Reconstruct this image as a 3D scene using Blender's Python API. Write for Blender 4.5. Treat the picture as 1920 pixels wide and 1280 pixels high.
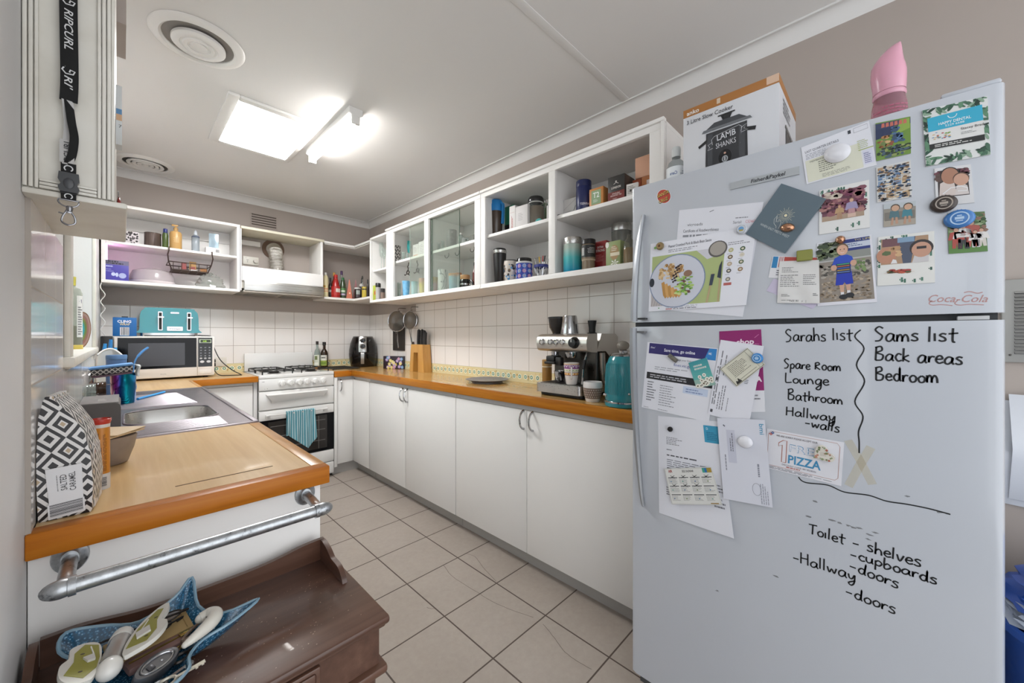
import bpy, bmesh, math, random
from mathutils import Vector, Matrix
for o in list(bpy.data.objects): bpy.data.objects.remove(o)
SC = bpy.context.scene
COL = SC.collection
PI = math.pi
# ---------------------------------------------------------------- camera, world, exposure
cam = bpy.data.cameras.new('camera'); co = bpy.data.objects.new('camera', cam); COL.objects.link(co)
co.location = (0, 0, 1.2); co.rotation_euler = (PI/2, 0, -0.797214)
cam.sensor_width = 36; cam.lens = 714.87/1920*36; cam.shift_y = -8.7/1920; cam.clip_start = .01
SC.camera = co
SC.view_settings.view_transform = 'Standard'; SC.view_settings.look = 'None'
SC.view_settings.gamma = 1; SC.view_settings.use_curve_mapping = False
SC.view_settings.exposure = 0.09
W = bpy.data.worlds.new('world'); SC.world = W; W.use_nodes = True
bg = W.node_tree.nodes['Background']; bg.inputs[0].default_value = (.93, .965, 1, 1); bg.inputs[1].default_value = 2.3
# ---------------------------------------------------------------- materials
def lin(h):
    h = h.lstrip('#'); r = []
    for i in (0, 2, 4):
        c = int(h[i:i+2], 16)/255; r.append(c/12.92 if c <= .04045 else ((c+.055)/1.055)**2.4)
    return (*r, 1)
MC = {}; MF = {}
class NT:
    def __init__(s, name):
        s.m = bpy.data.materials.new(name); s.m.use_nodes = True; s.t = s.m.node_tree
        s.p = s.t.nodes['Principled BSDF']; s.o = s.t.nodes['Material Output']
    def n(s, typ, ins=None, **kw):
        x = s.t.nodes.new('ShaderNode'+typ)
        for k, v in kw.items(): setattr(x, k, v)
        for k, v in (ins or {}).items(): s.set(x.inputs[k], v)
        return x
    def set(s, sock, v):
        if isinstance(v, bpy.types.Node): v = v.outputs[0]
        if isinstance(v, bpy.types.NodeSocket): s.t.links.new(v, sock)
        else: sock.default_value = v
    def P(s, **kw):
        nm = dict(col='Base Color', rough='Roughness', metal='Metallic', nor='Normal', coat='Coat Weight', emit='Emission Color', es='Emission Strength', spec='Specular IOR Level', sheen='Sheen Weight')
        for k, v in kw.items(): s.set(s.p.inputs[nm[k]], v)
    def math(s, op, a, b=0., c=0.):
        x = s.n('Math', operation=op)
        for i, v in enumerate((a, b, c)): s.set(x.inputs[i], v)
        return x.outputs[0]
    def mix(s, fac, a, b, typ='RGBA', blend='MIX'):
        x = s.n('Mix', data_type=typ, blend_type=blend); s.set(x.inputs[0], fac); s.set(x.inputs[6], a); s.set(x.inputs[7], b); return x.outputs[2]
    def obj(s): return s.n('TexCoord').outputs['Object']
    def xyz(s): x = s.n('SeparateXYZ', {0: s.obj()}); return x.outputs
    def noise(s, scale, det=3, vec=None, rough=.5):
        x = s.n('TexNoise', {'Scale': scale, 'Detail': det, 'Roughness': rough}); s.set(x.inputs['Vector'], vec if vec is not None else s.obj()); return x.outputs['Fac']
    def mapv(s, scale=(1, 1, 1), loc=(0, 0, 0), rot=(0, 0, 0)):
        return s.n('Mapping', {0: s.obj(), 'Scale': scale, 'Location': loc, 'Rotation': rot}).outputs[0]
    def ramp(s, fac, *stops):
        x = s.n('ValToRGB', {0: fac}); e = x.color_ramp.elements
        while len(e) < len(stops): e.new(.5)
        for q, (p, c) in zip(e, stops): q.position = p; q.color = lin(c) if isinstance(c, str) else (c, c, c, 1)
        return x.outputs[0]
    def bump(s, h, st=.3, d=.002): return s.n('Bump', {'Height': h, 'Strength': st, 'Distance': d}).outputs[0]
    def grid(s, a, b, a0, b0, pa, pb, w):
        def ax(c, c0, p):
            f = s.math('FRACT', s.math('DIVIDE', s.math('SUBTRACT', c, c0), p)); return s.math('GREATER_THAN', s.math('ABSOLUTE', s.math('SUBTRACT', f, .5)), .5-w/(2*p))
        return s.math('MAXIMUM', ax(a, a0, pa), ax(b, b0, pb))
def mf(f): MF[f.__name__] = f; return f
def mat(k):
    if k in MC: return MC[k]
    if k[0] == '#':
        q = k[1:].split('/'); N = NT('paint_'+k[1:]); r = float(q[1]) if len(q) > 1 else .5
        N.P(col=lin(q[0]), metal=float(q[2]) if len(q) > 2 else 0.)
        N.P(rough=N.math('MULTIPLY_ADD', N.noise(60, 2), .12, max(r-.06, .02)))
    elif k[0] == '~':
        q = k[1:].split('/'); N = NT('clear_'+k[1:]); op = float(q[1]) if len(q) > 1 else .1
        tr = N.n('BsdfTransparent', {0: lin(q[0])}); df = N.n('BsdfDiffuse', {0: lin(q[0])}); gl = N.n('BsdfGlossy', {0: (1, 1, 1, 1), 'Roughness': .04})
        m1 = N.n('MixShader', {0: op, 1: tr, 2: df}); fr = N.n('Fresnel', {0: N.math('POWER', 1.35 if len(q) < 3 else float(q[2]), N.math('MULTIPLY_ADD', N.n('NewGeometry').outputs['Backfacing'], -2., 1.))})
        N.set(N.o.inputs[0], N.n('MixShader', {0: fr, 1: m1, 2: gl}))
    else: N = NT(k); MF[k](N)
    MC[k] = N.m; return N.m
# ---------------------------------------------------------------- mesh builder
def smooth_path(pts, k=4, closed=False):
    P = [Vector(p) for p in pts]; n = len(P); out = []
    for i in range(n if closed else n-1):
        g = (lambda j: P[j % n]) if closed else (lambda j: P[max(0, min(n-1, j))])
        a, b, c, d = g(i-1), g(i), g(i+1), g(i+2)
        for j in range(k):
            t = j/k; out.append(.5*((2*b)+(c-a)*t+(2*a-5*b+4*c-d)*t*t+(3*b-a-3*c+d)*t**3))
    if not closed: out.append(P[-1])
    return out
def rrect(x0, y0, x1, y1, r, k=5):
    o = []
    for cx, cy, a in ((x1-r, y1-r, 0), (x0+r, y1-r, 90), (x0+r, y0+r, 180), (x1-r, y0+r, 270)):
        for i in range(k+1): t = math.radians(a+90*i/k); o.append((cx+r*math.cos(t), cy+r*math.sin(t)))
    return o
def circ(cx, cy, r, n=20, ry=None, a0=0, a1=2*PI):
    full = abs(a1-a0-2*PI) < 1e-6; m = n if full else n+1
    return [(cx+r*math.cos(a0+(a1-a0)*i/n), cy+(ry or r)*math.sin(a0+(a1-a0)*i/n)) for i in range(m)]
TC = {}
def glyphs(txt, bold=0, shear=0):
    key = (txt, bold, shear)
    if key not in TC:
        c = bpy.data.curves.new('t', 'FONT'); c.body = txt; c.resolution_u = 2; c.offset = bold; c.shear = shear; c.fill_mode = 'FRONT'
        o = bpy.data.objects.new('t', c); me = bpy.data.meshes.new_from_object(o)
        vs = [(v.co.x, v.co.y) for v in me.vertices]; fs = [list(p.vertices) for p in me.polygons]
        bpy.data.objects.remove(o); bpy.data.curves.remove(c); bpy.data.meshes.remove(me)
        x0 = min(v[0] for v in vs); x1 = max(v[0] for v in vs); TC[key] = ([(a-x0, b) for a, b in vs], fs, x1-x0)
    return TC[key]
def RT(loc=(0, 0, 0), rz=0, rx=0, ry=0): return Matrix.Translation(loc) @ Matrix.Rotation(rz, 4, 'Z') @ Matrix.Rotation(ry, 4, 'Y') @ Matrix.Rotation(rx, 4, 'X')
class MB:
    def __init__(s, name='', parent=None, label=None): s.v = []; s.f = []; s.m = []; s.sm = []; s.T = None; s.name = name; s.parent = parent; s.label = label; s.kind = None
    def add(s, vs, fs, m, sm=False):
        o = len(s.v)
        s.v += [s.T @ Vector(p) for p in vs] if s.T else [Vector(p) for p in vs]
        for f in fs: s.f.append([i+o for i in f]); s.m.append(m); s.sm.append(sm)
        return s
    def bmx(s, b, m, sm=False):
        b.verts.index_update(); s.add([v.co.copy() for v in b.verts], [[v.index for v in f.verts] for f in b.faces], m, sm); b.free(); return s
    def box(s, x0, y0, z0, x1, y1, z1, m, b=0, seg=2):
        if b <= 0:
            return s.add([(x, y, z) for x in (x0, x1) for y in (y0, y1) for z in (z0, z1)], [(0, 1, 3, 2), (4, 6, 7, 5), (0, 4, 5, 1), (2, 3, 7, 6), (0, 2, 6, 4), (1, 5, 7, 3)], m)
        k = bmesh.new(); bmesh.ops.create_cube(k, size=1)
        for v in k.verts: v.co = Vector(((x0+x1)/2+v.co.x*(x1-x0), (y0+y1)/2+v.co.y*(y1-y0), (z0+z1)/2+v.co.z*(z1-z0)))
        bmesh.ops.bevel(k, geom=k.edges[:], offset=b, segments=seg, affect='EDGES', profile=.5)
        return s.bmx(k, m, True)
    def prism(s, pts, ax, a, b, m, sm=False, cap=True):
        n = len(pts); f = {'x': lambda p, q: (q, p[0], p[1]), 'y': lambda p, q: (p[0], q, p[1]), 'z': lambda p, q: (p[0], p[1], q)}[ax]
        s.add([f(p, a) for p in pts]+[f(p, b) for p in pts], [(i, (i+1) % n, n+(i+1) % n, n+i) for i in range(n)], m, sm)
        if cap: s.add([f(p, a) for p in pts]+[f(p, b) for p in pts], [list(range(n))[::-1], list(range(n, 2*n))], m)
        return s
    def rbox(s, x0, y0, z0, x1, y1, z1, r, m, ax='z'):
        if ax == 'z': return s.prism(rrect(x0, y0, x1, y1, r), 'z', z0, z1, m, True)
        if ax == 'x': return s.prism(rrect(y0, z0, y1, z1, r), 'x', x0, x1, m, True)
        return s.prism(rrect(x0, z0, x1, z1, r), 'y', y0, y1, m, True)
    def lathe(s, prof, m, c=(0, 0, 0), n=28, sx=1, sy=1):
        vs = []; fs = []
        for r, z in prof:
            for i in range(n): a = 2*PI*i/n; vs.append((c[0]+r*sx*math.cos(a), c[1]+r*sy*math.sin(a), c[2]+z))
        for j in range(len(prof)-1):
            for i in range(n): fs.append((j*n+i, j*n+(i+1) % n, (j+1)*n+(i+1) % n, (j+1)*n+i))
        return s.add(vs, fs, m, True)
    def tube(s, path, r, m, n=8, closed=False):
        P = [Vector(p) for p in path]; k = len(P); vs = []; fs = []; up = None
        for i in range(k):
            a = P[(i-1) % k] if closed or i else P[0]; b = P[(i+1) % k] if closed or i < k-1 else P[-1]
            t = (b-a).normalized() if (b-a).length > 1e-9 else Vector((0, 0, 1))
            if up is None: up = t.orthogonal().normalized()
            up = (up-t*up.dot(t)); up = up.normalized() if up.length > 1e-6 else t.orthogonal().normalized()
            w = t.cross(up); rr = r[i] if isinstance(r, (list, tuple)) else r
            for j in range(n): an = 2*PI*j/n; vs.append(P[i]+(up*math.cos(an)+w*math.sin(an))*rr)
        for i in range(k if closed else k-1):
            i2 = (i+1) % k
            for j in range(n): fs.append((i*n+j, i*n+(j+1) % n, i2*n+(j+1) % n, i2*n+j))
        if not closed: fs += [list(range(n))[::-1], list(range((k-1)*n, k*n))]
        return s.add(vs, fs, m, True)
    def ell(s, c, rx, ry, rz, m, n=16, k=10, z0=-1, z1=1):
        t0, t1 = math.asin(z0), math.asin(z1)
        prof = [(math.cos(t0+(t1-t0)*i/k), math.sin(t0+(t1-t0)*i/k)) for i in range(k+1)]
        vs = [(c[0]+rx*r*math.cos(2*PI*i/n), c[1]+ry*r*math.sin(2*PI*i/n), c[2]+rz*z) for r, z in prof for i in range(n)]
        fs = [(j*n+i, j*n+(i+1) % n, (j+1)*n+(i+1) % n, (j+1)*n+i) for j in range(k) for i in range(n)]
        return s.add(vs, fs+[list(range(n))[::-1], list(range(k*n, k*n+n))], m, True)
    def gridf(s, fn, nu, nv, m, th=None):
        vs = [Vector(fn(i/nu, j/nv)) for j in range(nv+1) for i in range(nu+1)]; w = nu+1; N = len(vs)
        fs = [(j*w+i, j*w+i+1, (j+1)*w+i+1, (j+1)*w+i) for j in range(nv) for i in range(nu)]
        if th is None: return s.add(vs, fs, m, True)
        th = Vector(th); vs2 = [v+th for v in vs]
        rim = [i for i in range(nu+1)]+[j*w+nu for j in range(1, nv+1)]+[nv*w+i for i in range(nu-1, -1, -1)]+[j*w for j in range(nv-1, 0, -1)]
        fs2 = [tuple(i+N for i in f[::-1]) for f in fs]; R = len(rim)
        return s.add(vs+vs2, fs+fs2+[(rim[i], rim[(i+1) % R], rim[(i+1) % R]+N, rim[i]+N) for i in range(R)], m, True)
    def rib(s, pts, w, nrm, m):                      # flat ribbon along a 3D path
        P = [Vector(p) for p in pts]; nrm = Vector(nrm); vs = []
        for i, p in enumerate(P):
            t = P[min(i+1, len(P)-1)]-P[max(i-1, 0)]
            q = t.cross(nrm); q = q.normalized()*(w/2) if q.length > 1e-9 else Vector((0, 0, w/2)); vs += [p-q, p+q]
        return s.add(vs, [(2*i, 2*i+1, 2*i+3, 2*i+2) for i in range(len(P)-1)], m)
    def strap(s, pts, w, side, m, th=.0008):          # ribbon with thickness, width along `side`
        P = [Vector(p) for p in pts]; vs = []; n = len(P)
        for i, p in enumerate(P):
            sd = Vector(side[i] if isinstance(side, list) else side).normalized()*w/2
            t = (P[min(i+1, n-1)]-P[max(i-1, 0)]).normalized(); nn = t.cross(sd).normalized()*th/2
            vs += [p-sd-nn, p+sd-nn, p+sd+nn, p-sd+nn]
        fs = [(4*i+j, 4*i+(j+1) % 4, 4*i+4+(j+1) % 4, 4*i+4+j) for i in range(n-1) for j in range(4)]+[(0, 1, 2, 3), (4*n-4, 4*n-3, 4*n-2, 4*n-1)]
        return s.add(vs, fs, m)
class Surf:
    def __init__(s, mb, p00, p10, p11, p01, nrm=None, step=.00025, curl=None):
        s.mb = mb; s.c = [Vector(p) for p in (p00, p10, p11, p01)]; s.step = step; s.curl = curl
        s.n = Vector(nrm).normalized() if nrm else (s.c[1]-s.c[0]).cross(s.c[3]-s.c[0]).normalized()
        s.w = (s.c[1]-s.c[0]).length; s.h = (s.c[3]-s.c[0]).length
    def P(s, u, v, k=0):
        a, b, c, d = s.c; return (a*(1-u)+b*u)*(1-v)+(d*(1-u)+c*u)*v+s.n*(k*s.step+(s.curl(u, v) if s.curl else 0))
    def base(s, m, th=.0006, n=1):
        s.mb.gridf(lambda u, v: s.P(u, v), n, n, m, -s.n*th); return s
    def rect(s, a, b, c, d, m, k=1, n=None):
        n = (n or 1) if not s.curl else max(n or 6, 6 if abs(c-a) > .12 else 1); s.mb.gridf(lambda u, v: s.P(a+(c-a)*u, b+(d-b)*v, k), n, n, m); return s
    def poly(s, pts, m, k=1): s.mb.add([s.P(u, v, k) for u, v in pts], [list(range(len(pts)))], m); return s
    def ell(s, u, v, r, m, k=1, ry=None, n=20): return s.poly(circ(u, v, r/s.w, n, (ry or r)/s.h), m, k)
    def ring(s, u, v, r, w, m, k=1, ry=None, n=24, a0=0, a1=2*PI):
        return s.line(circ(u, v, r/s.w, n, (ry or r)/s.h, a0, a1)+([(u+r/s.w, v)] if a1-a0 > 6.28 else []), w, m, k)
    def line(s, pts, w, m, k=1): s.mb.rib([s.P(u, v, k) for u, v in pts], w, s.n, m); return s
    def text(s, t, u, v, h, m, k=2, w=None, al='l', bold=0, shear=0, rot=0):
        vs, fs, W = glyphs(t, bold, shear); sc = h/.73; sx = (w/W if w else sc); ox = {'l': 0, 'c': -W*sx/2, 'r': -W*sx}[al]; cr, sr = math.cos(rot), math.sin(rot)
        def q(p):
            x = p[0]*sx+ox; y = p[1]*sc; return s.P(u+(x*cr-y*sr)/s.w, v+(x*sr+y*cr)/s.h, k)
        s.mb.add([q(p) for p in vs], fs, m); return s
    def lines(s, a, b, c, d, n, m, k=1, fill=.45, seed=1, vert=False):   # rows of tiny print
        R = random.Random(seed)
        for i in range(n):
            t = (i+.5)/n; L = R.uniform(.55, 1); x = 0
            while x < L:
                e = min(L, x+R.uniform(.05, .16)); hh = .5*fill/n
                if vert: s.rect(a+(c-a)*(t-hh), b+(d-b)*x, a+(c-a)*(t+hh), b+(d-b)*e, m, k, 1)
                else: s.rect(a+(c-a)*x, d-(d-b)*(t+hh), a+(c-a)*e, d-(d-b)*(t-hh), m, k, 1)
                x = e+.025
        return s
    def bars(s, a, b, c, d, m, k=1, n=22, seed=3, vert=False):            # barcode
        R = random.Random(seed); x = 0
        while x < 1:
            e = min(1, x+R.choice((.02, .035, .05)))
            s.rect(*((a+(c-a)*x, b, a+(c-a)*e, d) if not vert else (a, b+(d-b)*x, c, b+(d-b)*e)), m, k, 1); x = e+R.choice((.02, .03, .045))
        return s
class Cyl(Surf):                                     # print wrapped on a cylinder: u along the angle, v up
    def __init__(s, mb, c, r, a0, a1, z0, z1, step=.0003):
        s.mb = mb; s.cc = Vector(c); s.r = r; s.a0 = a0; s.a1 = a1; s.z0 = z0; s.z1 = z1; s.step = step; s.curl = True; s.w = abs(a1-a0)*(r(.5) if callable(r) else r); s.h = z1-z0; s.n = Vector((math.cos((a0+a1)/2), math.sin((a0+a1)/2), 0))
    def P(s, u, v, k=0):
        a = s.a0+(s.a1-s.a0)*u; r = (s.r(v) if callable(s.r) else s.r)+k*s.step
        return s.cc+Vector((r*math.cos(a), r*math.sin(a), s.z0+(s.z1-s.z0)*v))
def tagit(o, label=None, cat=None, group=None, kind=None):
    for k, v in (('label', label), ('category', cat), ('group', group), ('kind', kind)):
        if v: o[k] = v
class Thing:
    def __init__(s, name, label=None, cat=None, at=None, rz=0, group=None, kind=None):
        s.name = name; s.tags = (label, cat, group, kind); s.at = at; s.rz = rz; s.own = MB(name); s.ps = []
    def part(s, name, parent=None, label=None): p = MB(name, parent, label); s.ps.append(p); return p
    def mk(s, b, off):
        me = bpy.data.meshes.new(b.name); me.from_pydata([v-off for v in b.v], [], b.f)
        keys = list(dict.fromkeys(b.m)); ix = {k: i for i, k in enumerate(keys)}
        for k in keys: me.materials.append(mat(k))
        me.polygons.foreach_set('material_index', [ix[k] for k in b.m]); me.polygons.foreach_set('use_smooth', b.sm)
        me.validate(); me.set_sharp_from_angle(angle=math.radians(40)); me.update()
        o = bpy.data.objects.new(b.name, me); COL.objects.link(o)
        if b.label: o['label'] = b.label
        if b.kind: o['kind'] = b.kind
        return o
    def done(s, raw=False):
        allv = [v for b in [s.own]+s.ps for v in b.v]
        if s.at is not None or raw: off = Vector((0, 0, 0))
        else:
            lo = [min(v[i] for v in allv) for i in range(3)]; hi = [max(v[i] for v in allv) for i in range(3)]; off = Vector(((lo[0]+hi[0])/2, (lo[1]+hi[1])/2, lo[2]))
        if s.own.v: root = s.mk(s.own, off)
        else: root = bpy.data.objects.new(s.name, None); COL.objects.link(root); root.empty_display_size = .05
        tagit(root, *s.tags); root.location = s.at if s.at is not None else off; root.rotation_euler.z = s.rz
        om = {}
        for b in s.ps:
            if not b.v: continue
            o = om[id(b)] = s.mk(b, off); o.parent = om[id(b.parent)] if b.parent is not None and id(b.parent) in om else root
        s.root = root; return root
def dup(root, loc, rz=0, label=None, scale=None):
    r = root.copy(); COL.objects.link(r); r.location = loc; r.rotation_euler.z = rz
    if label: r['label'] = label
    if scale: r.scale = scale
    for ch in root.children:
        c = ch.copy(); COL.objects.link(c); c.parent = r
        for g in ch.children: d = g.copy(); COL.objects.link(d); d.parent = c
    return r
def struct(name, fill):
    t = Thing(name, kind='structure'); fill(t.own); return t.done(raw=True)

# ---------------------------------------------------------------- setting materials
@mf
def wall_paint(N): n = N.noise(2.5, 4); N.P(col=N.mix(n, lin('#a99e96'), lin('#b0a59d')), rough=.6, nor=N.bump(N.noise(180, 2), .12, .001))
@mf
def ceiling_paint(N): N.P(col=N.mix(N.noise(1.5, 3), lin('#dcdad8'), lin('#e2e0de')), rough=.7, nor=N.bump(N.noise(45, 3), .1, .002))
@mf
def white_gloss(N): N.P(col=N.mix(N.noise(3, 4), lin('#e2e0dd'), lin('#e8e6e3')), rough=.35, nor=N.bump(N.noise(25, 2), .04, .001))
@mf
def white_paint(N):                                  # brushed shelf paint with slight scuffs
    n = N.noise(7, 5); N.P(col=N.mix(n, lin('#ebe8e4'), lin('#f1eeeb')), rough=N.math('MULTIPLY_ADD', n, .2, .35), nor=N.bump(N.noise(60, 2), .06, .001))
@mf
def old_white(N):                                    # yellowed, worn paint near the window
    n = N.noise(14, 6); N.P(col=N.ramp(n, (.3, '#cfcabf'), (.5, '#d8d4ca'), (.75, '#dcd9d1')), rough=.4, nor=N.bump(N.noise(40, 3), .1, .001))
@mf
def floor_tile(N):
    x, y, z = N.xyz(); g = N.grid(x, y, .969, 2.274, .3073, .3073, .006)
    a = N.noise(3.5, 6, rough=.65); b = N.noise(40, 4, rough=.7)
    c = N.mix(N.math('MULTIPLY_ADD', b, .5, N.math('MULTIPLY', a, .5)), lin('#8d8177'), lin('#b3a99f'))
    N.P(col=N.mix(g, c, lin('#4f433b')), rough=N.math('MULTIPLY_ADD', g, .4, .34), nor=N.bump(N.math('SUBTRACT', N.math('MULTIPLY', b, .12), g), .5, .002))
def tiles(name, ax, a0, pa):
    def f(N):
        c = N.xyz(); a = c[ax]; g = N.grid(a, c[2], a0, .974, pa, .1515, .0035)
        n = N.noise(1.7, 3)
        N.P(col=N.mix(g, N.mix(n, lin('#e6e1dd'), lin('#ece8e4')), lin('#a79d93')), rough=N.math('MULTIPLY_ADD', g, .5, .09), nor=N.bump(N.math('SUBTRACT', N.math('MULTIPLY', N.noise(9, 2), .25), g), .25, .002))
    MF[name] = f
tiles('tile_back', 0, .8161, .1546); tiles('tile_right', 1, 1.9618, .1533); tiles('tile_left', 1, .93, .156)
@mf
def border_tile(N): N.P(col=N.mix(N.noise(18, 5), lin('#e6dcb4'), lin('#d9cb98')), rough=.2)
@mf
def skylight_panel(N):
    x, y, z = N.xyz(); w = N.math('MULTIPLY_ADD', N.math('SINE', N.math('MULTIPLY', x, 420)), .06, .94)
    N.P(col=(.9, .9, .9, 1), rough=.4, emit=(.97, .985, 1, 1)); N.P(es=N.math('MULTIPLY', w, 50.))
@mf
def tube_glow(N): N.P(col=(1, 1, 1, 1), emit=(1, .97, .93, 1), es=46.)
@mf
def pink_glow(N): N.P(col=(1, .8, .95, 1), emit=(1, .42, .82, 1), es=22.)
# ---------------------------------------------------------------- setting
XL, XR, YB, ZC = -.1025, 1.86, 3.955, 2.41
def floor(m):
    m.box(-1.6, -1.6, -.05, 2.0, 4.1, 0, 'floor_tile')
    for L in ([(1.1812,1.6544), (1.1599,1.5608), (1.1596,1.4661), (1.1682,1.3686), (1.1714,1.2975), (1.1925,1.1877), (1.2312,1.0748)], [(1.3308,1.6636), (1.3481,1.6018), (1.3178,1.5012), (1.2831,1.3628)], [(1.2295,1.0202), (1.211,0.9575), (1.1838,0.8841), (1.1763,0.8293), (1.1856,0.7545)], [(0.9464,1.454), (0.954,1.4319), (0.9658,1.4246)]):
        P = smooth_path([(x, y, .0006) for x, y in L], 4); R = random.Random(len(P)); m.rib([p+Vector((R.uniform(-.0012, .0012), R.uniform(-.0012, .0012), 0)) for p in P], .0016, (0, 0, 1), '#4a4038/.7')
struct('floor', floor)
struct('ceiling', lambda m: m.box(-1.6, -1.6, ZC, 2.0, 4.1, ZC+.06, 'ceiling_paint'))
struct('wall_back', lambda m: m.box(-.3, YB, 0, XR+.1, YB+.1, ZC, 'wall_paint'))
struct('wall_right', lambda m: m.box(XR, -1.6, 0, XR+.1, YB, ZC, 'wall_paint'))
WY0, WY1, WZ0, WZ1 = 1.56, 2.80, 1.148, 2.05          # kitchen window opening
def wl(m):
    for a, b, c, d, k in ((.45, WY0, 0, ZC, 0), (WY1, YB, 0, ZC, 0), (WY0, WY1, 0, WZ0-.026, 0), (WY0, WY1, WZ1, ZC, 0)): m.box(XL-.14, a, c, XL, b, d, 'wall_white')
@mf
def wall_white(N): n = N.noise(5, 4); N.P(col=N.mix(n, lin('#d3d1d0'), lin('#dad9d8')), rough=.5, nor=N.bump(N.noise(110, 2), .15, .001))
struct('wall_left', wl)
def hall(m):                                        # unseen room added to block side light; invented high window over narrow glazed slot
    for a, b, c, d in ((-1.6, -.47, 0, 1.5), (-.33, .45, 0, 1.5), (-.47, -.33, 0, .55), (-1.6, .45, 2.2, ZC), (.3, .45, 1.5, 2.2), (-1.6, -1.45, 1.5, 2.2)): m.box(-1.6, a, c, -1.5, b, d, '#c9cdd4/.6')  # high opening is added to brighten the upper fridge door
    m.box(-1.5, .45, 0, XL-.14, .55, ZC, '#c9cdd4/.6'); m.box(-1.5, -1.6, 0, -1.49, -.47, 1.25, '#4d5566/.6'); m.box(-1.5, -.33, 0, -1.49, .45, 1.25, '#4d5566/.6'); m.box(-1.49, -1.6, 0, -.25, .45, .004, '#4a3d35/.4')  # lower wall and floor made dark to dim the lower fridge door
struct('wall_hall_light_block', hall)
struct('wall_bulkhead', lambda m: m.box(XL, 1.245, 1.915, .0075, 1.40, ZC, 'wall_paint'))
struct('wall_back_tiles', lambda m: m.box(XL, YB-.007, .974, XR, YB, 1.432, 'tile_back'))
def rt(m): m.box(XR-.007, .62, .974, XR, 3.02, 1.494, 'tile_right'); m.box(XR-.007, 3.02, .974, XR, YB-.007, 1.43, 'tile_right')
struct('wall_right_tiles', rt)
def ltl(m): m.box(XL, .93, .9, XL+.006, 1.385, 1.412, 'tile_left'); m.box(XL, 1.385, .9, XL+.006, 2.9, 1.115, 'tile_left')
struct('wall_left_tiles', ltl)
def border(m):
    m.box(XL, YB-.009, .9, XR-.009, YB, .974, 'border_tile'); m.box(XR-.009, .62, .9, XR, YB-.009, .974, 'border_tile')
    R = random.Random(4)
    def row(S, L):
        n = int(L/.052)
        for i in range(n):
            x = (i+.5)*.052/L
            for k in range(8): a = k*PI/4; S.ell(x+.0135*math.cos(a)/L, .5+.0135*math.sin(a)/S.h, .0062, '#f0ead2/.3', 1, n=8)
            S.ell(x, .5, .0125, '#5f9a97/.3', 2, n=12); S.ell(x, .5, .006, '#e6dfa8/.3', 3, n=8)
            for k in range(3): S.ell(x+R.choice((-1, 1))*R.uniform(.015, .024)/L, R.uniform(.15, .85), R.uniform(.003, .0055), R.choice(('#a8874f', '#c59a48', '#7f7a55', '#d2b36c'))+'/.4', 1, n=7)
            if i % 3 == 1: S.rect(x+.0255/L, 0, x+.0265/L, 1, '#b9ad8a/.5', 1)
    row(Surf(m, (XL, YB-.009, .9), (XR-.009, YB-.009, .9), (XR-.009, YB-.009, .974), (XL, YB-.009, .974), (0, -1, 0)), XR-.009-XL)
    row(Surf(m, (XR-.009, YB-.009, .9), (XR-.009, .62, .9), (XR-.009, .62, .974), (XR-.009, YB-.009, .974), (-1, 0, 0)), YB-.629)
struct('trim_4', border)
D = .053
def cove(a): return [(a, ZC), (a, ZC-D)]+[(a-(D-D*math.cos(t)) if False else a-D+D*math.cos(t), ZC-D+D*math.sin(t)) for t in [i*PI/16 for i in range(1, 8)]]+[(a-D+.002, ZC-.007), (a-D-.007, ZC-.007), (a-D-.007, ZC)]
struct('trim_1', lambda m: m.prism(cove(XR), 'y', -1.6, YB, 'ceiling_paint', True))
struct('trim_2', lambda m: m.prism([(YB+(p[0]-XR), p[1]) for p in cove(XR)], 'x', XL, XR, 'ceiling_paint', True))
struct('trim_3', lambda m: m.prism([(XL-(p[0]-XR), p[1]) for p in cove(XR)], 'y', 1.4, YB, 'ceiling_paint', True))
c0, c1 = (1.0028,0.9658), (1.8391,0.9223)
struct('trim_5', lambda m: m.box(c0[0]-.6, (c0[1]+c1[1])/2-.018, ZC-.003, XR-D, (c0[1]+c1[1])/2+.018, ZC, 'ceiling_paint', .001))
# window in the left wall: reveal, architrave, sill, panes
def win(m):
    for a, b in ((WY0, WY0+.035), (WY1-.035, WY1), (2.16, 2.20)): m.box(-.225, a, WZ0, -.19, b, WZ1, 'old_white')
    for a, b in ((WZ0, WZ0+.04), (WZ1-.04, WZ1)): m.box(-.225, WY0, a, -.19, WY1, b, 'old_white')
    m.box(XL, WY0-.075, WZ0-.03, XL+.012, WY0, WZ1+.07, 'old_white', .003); m.box(XL, WY1, WZ0-.06, XL+.012, WY1+.1, WZ1+.07, 'old_white', .003)
    m.box(XL, WY0, WZ1, XL+.012, WY1, WZ1+.07, 'old_white', .003)
struct('window_1', win)
struct('window_1_pane', lambda m: m.box(-.212, WY0+.035, WZ0+.04, -.208, WY1-.035, WZ1-.04, '~f4faf7/.02'))
struct('window_1_sill', lambda m: m.box(-.225, WY0-.09, WZ0-.026, XL+.02, WY1+.1, WZ0, 'old_white', .004))
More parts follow.
